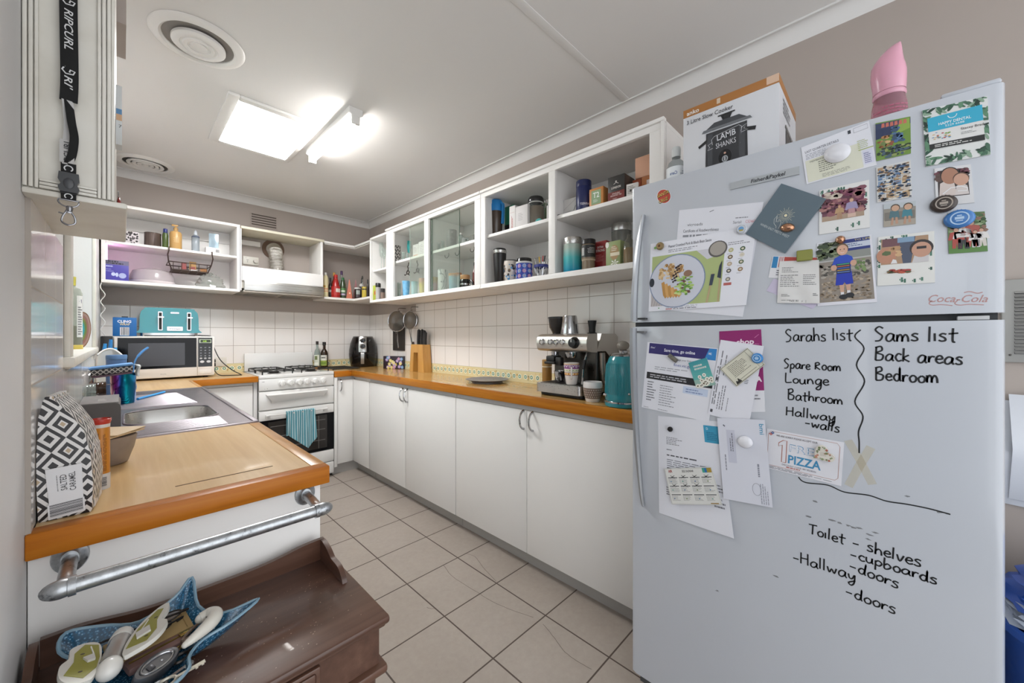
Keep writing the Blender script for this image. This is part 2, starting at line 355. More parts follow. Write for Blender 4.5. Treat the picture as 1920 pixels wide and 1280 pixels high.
# ---------------------------------------------------------------- ceiling fittings
t = Thing('skylight', 'bright square skylight diffuser set in the white ceiling', 'skylight')
f = t.part('frame')
X0, Y0, X1, Y1 = .366, 2.30, .80, 2.935; x0, y0, x1, y1 = .415, 2.342, .772, 2.897
for a in ((X0, Y0, x0, Y1), (x1, Y0, X1, Y1), (x0, Y0, x1, y0), (x0, y1, x1, Y1)): f.box(a[0], a[1], ZC-.016, a[2], a[3], ZC, 'white_gloss', .004)
t.part('diffuser').box(x0, y0, ZC-.011, x1, y1, ZC-.004, 'skylight_panel'); t.done()
t = Thing('fluorescent_light', 'lit white fluorescent batten beside the skylight', 'ceiling light')
b = t.part('housing'); b.prism([(.832, ZC), (.832, ZC-.03), (.845, ZC-.04), (.89, ZC-.04), (.903, ZC-.03), (.903, ZC)], 'y', 2.0, 2.665, 'white_gloss')
for y in (2.0, 2.65): h = t.part('lamp_holder'); h.box(.846, y, ZC-.082, .889, y+.016, ZC-.039, 'white_gloss', .003)
u = t.part('tube'); u.tube([(.868, 2.016, ZC-.062), (.868, 2.65, ZC-.062)], .0135, 'tube_glow', 14)
e = t.part('starter'); e.tube([(.846, 2.12, ZC-.045), (.846, 2.12, ZC-.056)], .008, '#b9c4cc/.4', 10); t.done()
def vent(x, y, label, dark):
    t = Thing('ceiling_vent', label, 'ceiling vent', group='round ceiling vents', at=(x, y, ZC))
    t.own.lathe([(.0, -.002), (.112, -.002), (.118, -.003)], '#3b3733/.7' if dark else '#8d8884/.7', n=40)
    t.part('flange').lathe([(.116, -.001), (.116, -.008), (.124, -.014), (.140, -.011), (.153, -.006), (.156, -.001)], 'white_gloss', n=48)
    c = t.part('cone')
    if dark:
        for r in (.093, .066, .040): c.lathe([(r-.018, -.004), (r-.016, -.013), (r, -.017), (r+.004, -.012), (r, -.004)], 'white_gloss', n=40)
        c.lathe([(0, -.015), (.016, -.015), (.019, -.008), (.015, -.004)], 'white_gloss', n=30)
    else: c.lathe([(0, -.026), (.028, -.026), (.030, -.022), (.036, -.022), (.038, -.026), (.05, -.027), (.053, -.023), (.060, -.023), (.063, -.027), (.080, -.026), (.088, -.020), (.088, -.010), (.0, -.008)], 'white_gloss', n=44)
    t.done()
vent(.222, 2.012, 'closed round white vent nearest the camera on the ceiling', False)
vent(.117, 3.69, 'round slotted white vent by the back cornice', True)
t = Thing('wall_vent', 'painted louvred air vent above the range hood', 'air vent')
t.own.box(.782, YB-.006, 2.17, .99, YB, 2.285, 'wall_paint', .002)
for i in range(5): z = 2.182+i*.0215; t.own.box(.792, YB-.0075, z, .98, YB-.005, z+.009, '#5b514a/.8'); t.own.box(.79, YB-.013, z+.009, .982, YB-.005, z+.013, 'wall_paint')
t.done()
# louvred steel grille on the right wall beyond the fridge
t = Thing('wall_grille', 'grey metal louvred heater grille on wall beside the fridge', 'grille')
g0, g1 = (-0.2635,1.3705), (-0.2635,1.1242)
t.own.box(1.845, -.62, g1[1], XR, g0[0]+.012, g0[1], '#a7a6a2/.45/.3', .003)
zz0, zz1 = (-0.2752,1.3314), (-0.2752,1.1547)
n = 18; L = t.part('louvres')
for i in range(n):
    z = zz1[1]+(zz0[1]-zz1[1])*i/(n-1)
    L.prism([(1.845, z), (1.8385, z-.0035), (1.8375, z-.002), (1.845, z+.0035)], 'y', -.60, zz0[0], '#a7a6a2/.45/.3')
    L.box(1.8445, -.60, z-.0052, 1.8455, zz0[0], z, '#1d1a17/.8')
t.part('screw').ell((1.844, g1[0]-.004, g1[1]+.022), .003, .003, .003, '#6b6864/.3/.8', 8, 5); t.done()

# ---------------------------------------------------------------- timber, metal
def wood(name, axis, c0, c1, c2, plank=.0, rough=.35, knots=True, g=1.0):
    def f(N):
        sc = [26*g, 26*g, 26*g]; sc[axis] = 1.6*g
        v = N.mapv(tuple(sc)); n1 = N.noise(1, 5, v, .6); sc2 = [90*g]*3; sc2[axis] = 3*g
        n2 = N.noise(1, 3, N.mapv(tuple(sc2)))
        c = N.ramp(N.math('MULTIPLY_ADD', n2, .35, N.math('MULTIPLY', n1, .7)), (.28, c2), (.5, c1), (.72, c0))
        if plank:
            o = N.xyz()[0 if axis != 0 else 1]; k = N.math('FLOOR', N.math('DIVIDE', o, plank)); wn = N.n('TexWhiteNoise', {'W': k}, noise_dimensions='1D').outputs[0]
            c = N.mix(N.math('MULTIPLY', wn, .35), c, lin(c2))
        if knots:
            s3 = [5*g]*3; s3[axis] = 2.2*g; d = N.n('TexVoronoi', {'Vector': N.mapv(tuple(s3)), 'Scale': 1.0, 'Randomness': 1.0}).outputs['Distance']
            c = N.mix(N.math('MULTIPLY', N.math('LESS_THAN', d, .075), .65), c, lin('#7b4a22'))
        N.P(col=c, rough=rough, nor=N.bump(n2, .08, .001), coat=0. if name[:4] == 'edge' else .2, spec=.3 if name[:4] == 'edge' else .5)
    MF[name] = f
wood('pine_y', 1, '#e0c08f', '#d3ae78', '#c39a62', .105, .3); wood('pine_x', 0, '#ddbb88', '#d0a970', '#bd925a', .105, .3)
wood('pine_gold', 1, '#c8a468', '#bb9154', '#a97b40', .12, .22)
wood('edge_x', 0, '#c07a22', '#b06612', '#884808', 0, .38); wood('edge_y', 1, '#c28024', '#ae6a14', '#8a4c08', 0, .38)
wood('strip_y', 1, '#cf9f60', '#c18c4c', '#a8743a', 0, .3, False); wood('strip_x', 0, '#cf9f60', '#c18c4c', '#a8743a', 0, .3, False)
wood('bamboo', 2, '#d4a45c', '#c8954b', '#b5803a', .012, .35, False)
wood('mahogany', 0, '#6a4c3d', '#54382b', '#38231a', 0, .33, False, .7); wood('mahogany_y', 1, '#6a4c3d', '#54382b', '#38231a', 0, .33, False, .7)
@mf
def steel(N):
    n = N.noise(1, 4, N.mapv((3, 160, 160))); N.P(col=(.56, .55, .53, 1), metal=1., rough=N.math('MULTIPLY_ADD', n, .2, .2), nor=N.bump(n, .05, .0005))
@mf
def sink_steel(N):
    n = N.noise(22, 6, rough=.7); N.P(col=N.mix(n, lin('#8f888c'), lin('#aaa3a7')), metal=.92, rough=N.math('MULTIPLY_ADD', n, .25, .24), nor=N.bump(N.noise(60, 3), .06, .0006))
@mf
def galvanised(N):
    n = N.noise(70, 5, rough=.7); N.P(col=N.ramp(n, (.32, '#5d5f62'), (.42, '#a7aaad'), (.7, '#c3c6c9')), metal=.85, rough=.33, nor=N.bump(n, .08, .0006))
@mf
def chrome(N): N.P(col=(.50, .50, .51, 1), metal=1., rough=N.math('MULTIPLY_ADD', N.noise(30, 2), .05, .08))
@mf
def foil(N): n = N.noise(55, 5, rough=.75); N.P(col=(.72, .70, .66, 1), metal=1., rough=.22, nor=N.bump(n, 1., .01))
@mf
def stove_enamel(N): N.P(col=N.mix(N.noise(2, 3), lin('#dddbd8'), lin('#e3e2df')), rough=.16, coat=.3)
# ---------------------------------------------------------------- worktops
def worktop(name, label, fn):
    t = Thing(name, label, 'worktop'); fn(t); t.done()
def wt_left(t):
    p = t.part('board'); p.box(XL+.007, .957, .862, .307, 1.574, .9, 'pine_y'); 
    e = t.part('end_strip'); e.box(XL, .925, .860, .3395, .957, .9005, 'edge_x', .003)
    e = t.part('front_strip'); e.box(.308, .9575, .862, .3395, 1.574, .9003, 'strip_y', .003)
    g = t.part('groove'); g.box(.075, 1.015, .899, .245, 1.018, .9006, '#5a3d22/.7')
worktop('worktop', 'pine worktop end nearest the camera holding the coffee bag', wt_left)
def wt_back(t):
    p = t.part('board'); p.box(XL+.007, 2.882, .862, .32, 3.945, .9, 'pine_y'); p.box(.32, 3.402, .862, .722, 3.945, .9, 'pine_x')
    e = t.part('front_strip'); e.box(.32, 3.384, .858, .722, 3.402, .901, 'edge_x', .003); e.box(.32, 2.882, .858, .339, 3.384, .901, 'strip_y', .003)
worktop('worktop', 'pine worktop under the microwave left of the stove', wt_back)
def wt_right(t):
    p = t.part('board'); p.box(1.452, .625, .852, 1.850, 3.945, .9, 'pine_gold'); p.box(1.286, 3.417, .852, 1.452, 3.945, .9, 'pine_x')
    e = t.part('front_strip'); e.box(1.434, .625, .850, 1.453, 3.417, .9012, 'edge_y', .004); e.box(1.286, 3.399, .850, 1.4345, 3.418, .9012, 'edge_x', .004)
worktop('worktop', 'long golden pine worktop along the right wall under the coffee machine', wt_right)
# ---------------------------------------------------------------- base cabinets
def bow_handle(p, x, y, z0, z1, ax='x'):
    pts = [(x, y, z0), (x-.012, y, z0+.004), (x-.026, y, z0+.02), (x-.031, y, (z0+z1)/2), (x-.026, y, z1-.02), (x-.012, y, z1-.004), (x, y, z1)]
    if ax == 'y': pts = [(y, x+(q[0]-x), q[2]) for q in pts]
    P = smooth_path(pts, 4); n = len(P); p.tube(P, [.0048+.0022*abs(2*i/(n-1)-1)**2 for i in range(n)], 'chrome', 8)
def base_unit(label, ya, yb, doors):
    t = Thing('base_cabinet', label, 'cabinet', group='white base cabinets on the right')
    t.part('carcass').box(1.474, ya, .1, 1.848, yb, .849, 'white_gloss')
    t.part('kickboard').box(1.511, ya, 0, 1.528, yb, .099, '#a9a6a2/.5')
    t.part('rail').box(1.462, ya, .822, 1.4735, yb, .848, '#b4b3b3/.4')
    for a, b, h in doors:
        d = t.part('door'); d.box(1.455, a, .0885, 1.473, b, .8205, 'white_gloss', .0015)
        bow_handle(t.part('handle', d, 'chrome bow handle'), 1.455, h, .7245, .818)
    t.done()
base_unit('white two-door base cabinet nearer the corner, below the knife block', 1.914, 3.095, ((2.517, 3.094, 2.545), (1.915, 2.513, 2.483)))
base_unit('white two-door base cabinet beside the fridge, below the coffee machine', .64, 1.910, ((1.317, 1.909, 1.336), (.66, 1.313, 1.273)))
t = Thing('corner_cabinet', 'white corner base cabinet right of the stove', 'cabinet')
t.part('carcass').box(1.474, 3.10, .1, 1.848, 3.94, .849, 'white_gloss'); c2 = t.part('carcass'); c2.box(1.30, 3.44, .1, 1.473, 3.94, .849, 'white_gloss')
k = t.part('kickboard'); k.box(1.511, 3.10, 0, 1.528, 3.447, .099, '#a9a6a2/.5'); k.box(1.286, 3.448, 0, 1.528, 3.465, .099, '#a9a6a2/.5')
t.part('panel').box(1.455, 3.108, .0885, 1.473, 3.419, .8205, 'white_gloss', .0015)
d = t.part('door'); d.box(1.318, 3.42, .0885, 1.455, 3.438, .8205, 'white_gloss', .0015); bow_handle(t.part('handle', d, 'chrome bow handle'), 3.42, 1.3436, .7253, .8233, 'y')
t.part('end_stile').box(1.286, 3.405, .07, 1.312, 3.438, .849, 'white_gloss', .002)
t.part('rail').box(1.313, 3.427, .822, 1.462, 3.4395, .848, '#b4b3b3/.4'); t.done()
t = Thing('base_cabinet', 'white base cabinet run under the sink with plain end panel', 'cabinet')
t.part('end_panel').box(XL+.001, .945, 0, .325, .963, .8595, 'white_paint', .001)
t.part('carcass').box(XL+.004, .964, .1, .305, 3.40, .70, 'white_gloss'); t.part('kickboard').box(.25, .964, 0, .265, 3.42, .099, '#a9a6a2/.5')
for i in range(4): a = .97+i*.61; t.part('door').box(.306, a, .1, .324, a+.606, .845, 'white_gloss', .0015)
t.done()
t = Thing('base_cabinet', 'white base cabinet between sink corner and stove', 'cabinet')
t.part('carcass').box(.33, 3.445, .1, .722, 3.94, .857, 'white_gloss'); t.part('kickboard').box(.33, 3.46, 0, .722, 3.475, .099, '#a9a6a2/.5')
t.part('door').box(.345, 3.42, .1, .694, 3.438, .833, 'white_gloss', .002)
fr = t.part('face_frame'); fr.box(.697, 3.418, .08, .722, 3.444, .857, '#cfcdcb/.4', .002); fr.box(.345, 3.424, .836, .696, 3.444, .857, '#cfcdcb/.4', .002); t.done()
# ---------------------------------------------------------------- sink
t = Thing('sink', 'stainless steel sink with ribbed drainers set in the left worktop', 'sink')
p = t.part('deck'); SX0, SX1, SY0, SY1 = XL+.008, .3395, 1.575, 2.881
bx0, bx1, by0, by1, br = .005, .262, 1.79, 2.15, .075
b = bmesh.new(); H_ = rrect(bx0, by0, bx1, by1, br, 8)[::-1]; O_ = [(SX0, SY0), (SX1, SY0), (SX1, SY1), (SX0, SY1)]
vo = [b.verts.new((x, y, .9015)) for x, y in O_]; vi = [b.verts.new((x, y, .9015)) for x, y in H_]
ed = [b.edges.new((q[i], q[(i+1) % len(q)])) for q in (vo, vi) for i in range(len(q))]
bmesh.ops.triangle_fill(b, edges=ed, use_beauty=True); p.bmx(b, 'sink_steel')
p.prism(O_, 'z', .885, .9014, 'sink_steel', cap=False)
rim = t.part('rim')
for q in ((SX0, SY0, SX1, SY0+.012), (SX0, SY1-.02, SX1, SY1), (SX1-.016, SY0, SX1, SY1), (SX0, SY0, SX0+.012, SY1)): rim.box(q[0], q[1], .9, q[2], q[3], .9055, 'sink_steel', .002)
bw = t.part('bowl'); n = len(H_); lv = []
for k, (z, s) in enumerate(((.9015, 1), (.898, .985), (.80, .95), (.765, .90), (.752, .80), (.748, .3))):
    lv += [((bx0+bx1)/2+(x-(bx0+bx1)/2)*s, (by0+by1)/2+(y-(by0+by1)/2)*s, z) for x, y in H_]
bw.add(lv, [(j*n+i, j*n+(i+1) % n, (j+1)*n+(i+1) % n, (j+1)*n+i) for j in range(5) for i in range(n)]+[list(range(5*n, 6*n))], 'steel', True)
bw.lathe([(0, .0), (.02, .0), (.025, .002)], '#4a4a4a/.3/1', c=(.135, 1.97, .749))
lip = t.part('bowl_rim'); lip.tube([(x, y, .902) for x, y in H_], .0035, 'sink_steel', 6, True)
for y0_, n_, p_, xe in ((2.235, 30, .0155, .235), (1.605, 13, .0145, .25)):
    rb = t.part('drainer_ribs')
    for i in range(n_): y = y0_+i*p_; rb.tube([(-.06, y, .9008), (-.057, y, .9018), (xe-(.0012*i if n_ > 20 else 0), y, .9018), (xe+.004-(.0012*i if n_ > 20 else 0), y, .9008)], .0044, 'sink_steel', 10)
t.done()
# ---------------------------------------------------------------- right wall cupboards
WZ = (1.497, 2.07)
def case(t, y0, y1, z0, z1, x0, m, mid=None, th=.018):
    t.part('back_panel').box(XR-.012, y0, z0, XR-.008 if False else XR, y1, z1, m)
    t.part('top_panel').box(x0, y0, z1-th, XR-.0125, y1, z1, m); t.part('bottom_panel').box(x0, y0, z0, XR-.0125, y1, z0+.02, m)
    for y in (y0, y1-th): t.part('side_panel').box(x0+.001, y, z0+.0205, XR-.0125, y+th, z1-th-.0005, m)
t = Thing('wall_cabinet', 'white wall cupboard with sliding glass doors above the knife block', 'cabinet')
case(t, 1.752, 2.915, 1.497, 2.07, 1.532, 'white_paint')
for y0, y1 in ((1.771, 2.3225), (2.3415, 2.896)): t.part('shelf').box(1.547, y0, 1.793, XR-.0125, y1, 1.811, 'white_paint', .001)
t.part('divider').box(1.547, 2.323, 1.518, XR-.0125, 2.341, 2.05, 'white_paint')
t.part('batten').box(XR-.022, 1.771, 1.965, XR-.0125, 2.896, 2.0, 'white_paint')
fr = t.part('face_frame')
for a, b_, c, d_ in ((2.808, 2.918, 1.518, 2.035), (2.306, 2.356, 1.518, 2.035), (1.746, 1.80, 1.518, 2.035), (1.746, 2.918, 2.035, 2.062), (1.746, 2.918, 1.497, 1.5178)): fr.box(1.513, a, c, 1.5315, b_, d_, 'white_paint', .0015)
lp = t.part('cornice_strip'); lp.box(1.503, 1.746, 2.062, 1.5315, 2.922, 2.078, 'white_paint', .003); lp.box(1.506, 1.746, 1.490, 1.530, 2.922, 1.4968, 'white_paint', .002)
tr = t.part('door_track'); tr.box(1.5318, 1.80, 2.037, 1.546, 2.808, 2.051, '#b6b1ab/.5')
def pane(a, b_, x): 
    d_ = t.part('sliding_glass_door'); d_.box(x, a, 1.518, x+.004, b_, 2.045, '~eef2ee/.05'); d_.box(x, a-.0012, 1.518, x+.004, a-.0002, 2.045, '#3f5a4c/.15'); d_.box(x, b_+.0002, 1.518, x+.004, b_+.0012, 2.045, '#c6d4cc/.15')
pane(2.29, 2.585, 1.534); pane(1.985, 2.335, 1.540)
for y in (1.83, 1.93, 2.09, 2.21): 
    h = t.part('cup_hook'); P = smooth_path([(1.62, y, 1.793), (1.62, y, 1.775), (1.612, y, 1.762), (1.60, y, 1.755), (1.588, y, 1.763), (1.588, y, 1.774)], 4); h.tube(P, .0018, '#4b453f/.3/1', 6)
t.done()
t = Thing('wall_cabinet', 'open white two-bay shelf unit above the coffee machine', 'cabinet')
case(t, .628, 1.742, 1.497, 2.07, 1.532, 'white_paint')
for y0, y1 in ((.647, 1.1895), (1.2085, 1.723)): t.part('shelf').box(1.5325, y0, 1.793, XR-.0125, y1, 1.811, 'white_paint', .001)
t.part('divider').box(1.535, 1.19, 1.518, XR-.0125, 1.208, 2.05, 'white_paint')
for z in (1.70, 1.955): t.part('batten').box(XR-.022, .647, z, XR-.0125, 1.189, z+.035, 'white_paint'); t.part('batten').box(XR-.022, 1.209, z, XR-.0125, 1.722, z+.035, 'white_paint')
fr = t.part('face_frame')
for a, b_, c, d_ in ((1.702, 1.742, 1.518, 2.035), (1.178, 1.2195, 1.518, 2.035), (.6285, .69, 1.518, 2.035), (.6285, 1.742, 2.035, 2.062), (.6285, 1.742, 1.497, 1.5178)): fr.box(1.513, a, c, 1.5315, b_, d_, 'white_paint', .0015)
lp = t.part('cornice_strip'); lp.box(1.503, .6265, 2.062, 1.5315, 1.742, 2.078, 'white_paint', .003); lp.box(1.506, .6265, 1.490, 1.530, 1.742, 1.4968, 'white_paint', .002); lp.box(1.505, .626, 1.497, 1.5128, .640, 2.062, 'white_paint', .002)
t.done()
t = Thing('wall_cabinet', 'narrow white end shelf unit by the back corner holding spices', 'cabinet')
case(t, 2.924, 3.232, 1.497, 2.063, 1.535, 'white_paint'); t.part('shelf').box(1.545, 2.943, 1.768, XR-.0125, 3.213, 1.784, 'white_paint', .001)
lp = t.part('face_frame'); lp.box(1.522, 2.924, 1.497, 1.5345, 3.232, 1.519, 'white_paint', .002); lp.box(1.522, 3.216, 1.52, 1.5345, 3.234, 2.045, 'white_paint', .002); lp.box(1.522, 2.924, 2.046, 1.5345, 3.234, 2.065, 'white_paint', .002); t.done()
# ---------------------------------------------------------------- back wall cupboards
t = Thing('corner_shelf', 'open white corner shelf holding sauces between range hood and narrow end unit', 'shelf')
LP = [(1.292, 3.655), (1.565, 3.655), (1.565, 3.236), (XR-.012, 3.236), (XR-.012, YB-.008), (1.292, YB-.008)]
t.part('bottom_board').prism(LP, 'z', 1.548, 1.567, 'white_paint'); t.part('top_board').prism(LP, 'z', 2.058, 2.076, 'white_paint')
t.part('top_panel').prism([(1.30, 3.67), (1.58, 3.67), (1.58, 3.24), (XR-.012, 3.24), (XR-.012, YB-.008), (1.30, YB-.008)], 'z', 2.05, 2.0575, 'white_paint')
t.done()
t = Thing('wall_cabinet', 'open white shelf unit above the microwave with pinkish light inside', 'cabinet')
x0, x1, y0 = -.094, .6565, 3.655
t.part('top_panel').box(x0, y0, 2.068, x1, YB, 2.088, 'white_paint', .001); t.part('bottom_panel').box(x0, y0, 1.557, x1, YB, 1.577, 'white_paint', .001)
for a in (x0, x1-.02): t.part('side_panel').box(a, y0, 1.5775, a+.02, YB, 2.0675, 'white_paint', .001)
t.part('shelf').box(x0+.021, y0+.004, 1.822, x1-.021, YB-.006, 1.838, 'white_paint', .001)
t.part('back_panel').box(x0+.021, YB-.005, 1.578, x1-.021, YB, 2.067, 'white_paint'); t.part('batten').box(x0+.021, YB-.016, 1.975, x1-.021, YB-.0055, 2.015, 'white_paint')
t.done()
t = Thing('added_glow_strip', 'thin pink light strip added for the glow at the left end of the back shelves', 'light strip')  # added for the pink glow, whose real source is unseen
t.part('lamp_strip').box(-.0735, 3.70, 1.60, -.066, 3.712, 1.815, 'pink_glow'); t.part('cord', None, 'wavy white cord').tube(smooth_path([(-.092, 3.66, 1.555)]+[(-.092+(.016 if i % 2 else -.004), 3.66, 1.52-.045*i) for i in range(9)]+[(-.075, 3.68, 1.12), (-.05, 3.72, 1.10), (-.07, 3.78, 1.05)], 5), .0028, '#dcdad6/.4', 7); t.done()
t = Thing('range_hood', 'white slide-out range hood with steel front above the stove', 'range hood')
x0, x1 = .662, 1.280
t.part('top_panel').box(x0, 3.645, 2.062, x1+.008, YB-.001, 2.082, '#d9d2bd/.5', .001)
t.part('side_panel').box(x1-.02, 3.655, 1.57, x1, YB-.001, 2.0615, 'white_paint', .001); t.part('side_panel').box(x0-.002, 3.655, 1.57, x0+.004, YB-.001, 2.0615, 'white_paint')
t.part('fascia').box(x0+.005, 3.645, 1.65, x1-.001, 3.663, 1.763, '#ece9e6/.35', .0015)
t.part('batten').box(x0+.005, YB-.03, 1.99, x0+.19, YB-.001, 2.03, 'white_paint')
st = t.part('slide_out_front'); st.box(x0+.016, 3.612, 1.570, x1-.006, 3.644, 1.6495, 'steel', .002)
t.part('hood_body').box(x0+.005, 3.664, 1.59, x1-.021, YB-.01, 1.76, '#c9c4bb/.5'); uu = t.part('underside'); uu.box(x0+.010, 3.62, 1.556, x1-.01, YB-.01, 1.5695, '#a9a298/.4/.3', .002)
uu.box(x0+.06, 3.70, 1.551, x0+.27, 3.9, 1.5565, '#8a857c/.35/.6'); uu.box(x0+.32, 3.70, 1.551, x0+.54, 3.9, 1.5565, '#8a857c/.35/.6')
t.done()
t = Thing('exhaust_duct', 'crinkled silver foil duct rising from the range hood', 'duct')
pth = smooth_path([(.965, 3.86, 1.761), (.962, 3.858, 1.83), (.955, 3.862, 1.90), (.957, 3.885, 1.96), (.958, 3.925, 1.985), (.958, 3.948, 1.987)], 9)
t.part('hose').tube(pth, [.052+.0055*math.sin(i*1.9)+.002*math.sin(i*5) for i in range(len(pth))], 'foil', 24)
t.part('wall_collar').lathe([(.05, 0), (.088, 0), (.088, .006), (.05, .006)], '#6a5140/.6'); 
o = t.ps[-1]; o.v = [Vector((.958+v.x, YB-.001-v.z, 1.99+v.y)) for v in o.v]
tp = t.part('tape'); tp.ell((.925, 3.84, 1.775), .022, .02, .012, 'foil', 10, 6); t.done()
t = Thing('power_point', 'white double power point left of the duct above the range hood', 'socket')
(ox, oz), (ox1, oz1) = (.7295, 1.8978), (.8442, 1.8269)
t.part('plate').box(ox, YB-.010, oz1, ox1, YB, oz, '#d8d4ca/.35', .003)
s_ = Surf(t.part('socket_holes'), (ox, YB-.0102, oz1), (ox1, YB-.0102, oz1), (ox1, YB-.0102, oz), (ox, YB-.0102, oz), (0, -1, 0))
for u in (.28,): s_.line([(u-.05, .62), (u-.015, .5)], .0025, '#3a3733/.6'); s_.line([(u+.05, .62), (u+.015, .5)], .0025, '#3a3733/.6'); s_.line([(u, .42), (u, .25)], .0025, '#3a3733/.6')
s_.ring(.18, .82, .004, .001, '#8a867d/.6'); 
pl = t.part('plug'); pl.tube([(.818, YB-.011, 1.86), (.818, YB-.04, 1.86)], .016, '#cfcac0/.4', 14); t.done()

# ---------------------------------------------------------------- stove
@mf
def dark_glass(N): N.P(col=lin('#0c0c0f'), rough=N.math('MULTIPLY_ADD', N.noise(20, 2), .03, .06), spec=.22)
t = Thing('stove', 'white freestanding gas stove with black trivets and glass oven door', 'stove')
x0, x1, yf, yb = .729, 1.279, 3.402, 3.93
b = t.part('body'); b.box(x0, yf+.02, .03, x1, yb, .875, 'stove_enamel'); b.box(x0, 3.45, 0, x1, yb, .03, '#2b2927/.7')
t.part('cooktop').box(x0-.002, yf-.004, .8755, x1+.002, yb, .904, 'stove_enamel', .006)
t.part('splashback').box(x0+.004, yb-.02, .9045, x1-.004, yb, 1.056, 'stove_enamel', .004)
c = t.part('control_panel'); c.box(x0, yf-.002, .786, x1, yf+.0195, .875, 'stove_enamel', .002)
s = Surf(c, (x0, yf-.0022, .786), (x1, yf-.0022, .786), (x1, yf-.0022, .875), (x0, yf-.0022, .875), (0, -1, 0))
s.text('CHEF', .035, .74, .0055, '#3b3b3b/.4', bold=.02); s.ell(.07, .15, .002, '#777777/.4'); s.ell(.10, .16, .0025, '#777777/.4'); s.ring(.12, .14, .008, .0012, '#c9c9c9/.3', 1)
for i, x in enumerate((.884, .946, 1.008, 1.066, 1.1265, 1.189)):
    k = t.part('knob'); prof = [(0, .0), (.029, 0), (.0285, .004), (.023, .007), (.021, .019), (.017, .023), (0, .0235)]
    k.lathe(prof, 'stove_enamel', n=24); k.v = [Vector((x+v.x, yf-.003-v.z, .8335+v.y)) for v in k.v]
    k.box(x-.004, yf-.034, .813, x+.004, yf-.022, .854, 'stove_enamel', .002); s.ell((x-x0)/(x1-x0), .86, .0016, '#555555/.4')
d = t.part('grill_door'); d.box(x0, yf-.004, .637, x1, yf+.0195, .777, 'stove_enamel', .003)
h = t.part('grill_handle', d); h.add([(.772, yf-.004, .757), (1.224, yf-.004, .757), (1.20, yf-.004, .70), (.81, yf-.004, .685), (.778, yf-.034, .750), (1.218, yf-.034, .750), (1.20, yf-.022, .716), (.81, yf-.022, .704)], [(0, 1, 5, 4), (4, 5, 6, 7), (7, 6, 2, 3), (0, 4, 7, 3), (1, 2, 6, 5)], 'stove_enamel')
d = t.part('oven_door'); d.box(x0, yf-.004, .554, x1, yf+.0195, .627, 'stove_enamel', .003); d.box(x0, yf-.002, .239, x1, yf+.0195, .5535, 'dark_glass')
h = t.part('oven_handle', d); h.box(.768, yf-.030, .588, 1.224, yf-.020, .602, 'stove_enamel', .004); h.box(.768, yf-.022, .573, .80, yf-.0045, .602, 'stove_enamel', .003); h.box(1.19, yf-.022, .573, 1.224, yf-.0045, .602, 'stove_enamel', .003)
g = t.part('oven_window', d); g.box(x0+.06, yf-.0035, .262, x1-.055, yf-.0022, .54, '#2c2927/.06'); 
for z in (.33, .42, .50): g.box(x0+.075, yf-.0042, z, x1-.07, yf-.0036, z+.003, '#8f8b87/.3/.6')
g.box(x1-.125, yf-.0042, .264, x1-.12, yf-.0036, .538, '#6f6b68/.3/.4')
t.part('lower_panel').box(x0, yf-.003, .138, x1, yf+.0195, .235, 'stove_enamel', .002)
dr = t.part('storage_drawer'); dr.box(x0, yf-.003, .03, x1, yf+.0195, .128, 'stove_enamel', .003); dr.box(x0+.02, yf-.0036, .04, x1-.02, yf-.0031, .118, '#dcdad7/.3')
for i, (x, y) in enumerate(((.865, 3.545), (1.143, 3.545), (.865, 3.785), (1.143, 3.785))):
    bu = t.part('burner'); bu.lathe([(0, .0), (.045, 0), (.047, .004), (.034, .008), (.034, .013), (.03, .016), (0, .0165)], '#23211f/.5', (x, y, .9045)); bu.lathe([(.046, .0005), (.07, .0008), (.072, .0)], '#cfcdca/.3', (x, y, .9045))
    tv = t.part('trivet'); r = .105; q = 'cast'; 
    tv.tube([(x-r, y-r, .929), (x+r, y-r, .929), (x+r, y+r, .929), (x-r, y+r, .929)], .0045, '#1b1a19/.45', 6, True)
    for a in range(4):
        ca, sa = math.cos(a*PI/2), math.sin(a*PI/2); f_ = lambda u, v, z: (x+ca*u-sa*v, y+sa*u+ca*v, z)
        tv.tube([f_(r, 0, .929), f_(.075, 0, .936), f_(.03, 0, .936)], .0045, '#1b1a19/.45', 6); tv.tube([f_(r, r, .929), f_(r, r, .9045)], .0045, '#1b1a19/.45', 6)
        tv.tube([f_(r, -.05, .929), f_(.075, -.05, .936), f_(.06, -.05, .936)], .0035, '#1b1a19/.45', 6)
t.done()
@mf
def towel_stripe(N):
    x = N.xyz()[0]; f = N.math('FRACT', N.math('MULTIPLY', x, 62)); n = N.noise(300, 2)
    c = N.mix(N.math('GREATER_THAN', f, .74), N.mix(N.noise(12, 3), lin('#3f7f8d'), lin('#5b98a4')), lin('#c3d3d4'))
    N.P(col=c, rough=.9, sheen=.3, nor=N.bump(n, .5, .002))
t = Thing('tea_towel', 'teal and white striped tea towel hanging over the oven handle', 'towel')
def tw(u, v):
    top = .603; w = 1-.0*v; x = .905+.213*u+(-.012*v+.016*math.sin(v*2))*(1-u)+.012*v*u
    zb = .432+(.29-.432)*min(1, u/.72) if u < .72 else .29+(.375-.29)*(u-.72)/.28
    y = yf-.034-.008*math.sin(u*19+v*2)*(.25+v)-.004*math.sin(u*41)
    return (x, y-.004*v, top-(top-zb)*v)
tp = t.part('front_fold'); tp.gridf(tw, 48, 24, 'towel_stripe', (0, .0025, 0))
bk = t.part('back_fold'); bk.gridf(lambda u, v: (.91+.205*u, yf-.0155+.004*math.sin(u*17), .604-.19*v), 30, 8, 'towel_stripe', (0, .002, 0))
bk.gridf(lambda u, v: (.907+.21*u, yf-.034+.0205*v, .6035+.006*math.sin(v*PI)), 20, 6, 'towel_stripe', (0, 0, .002)); t.done()
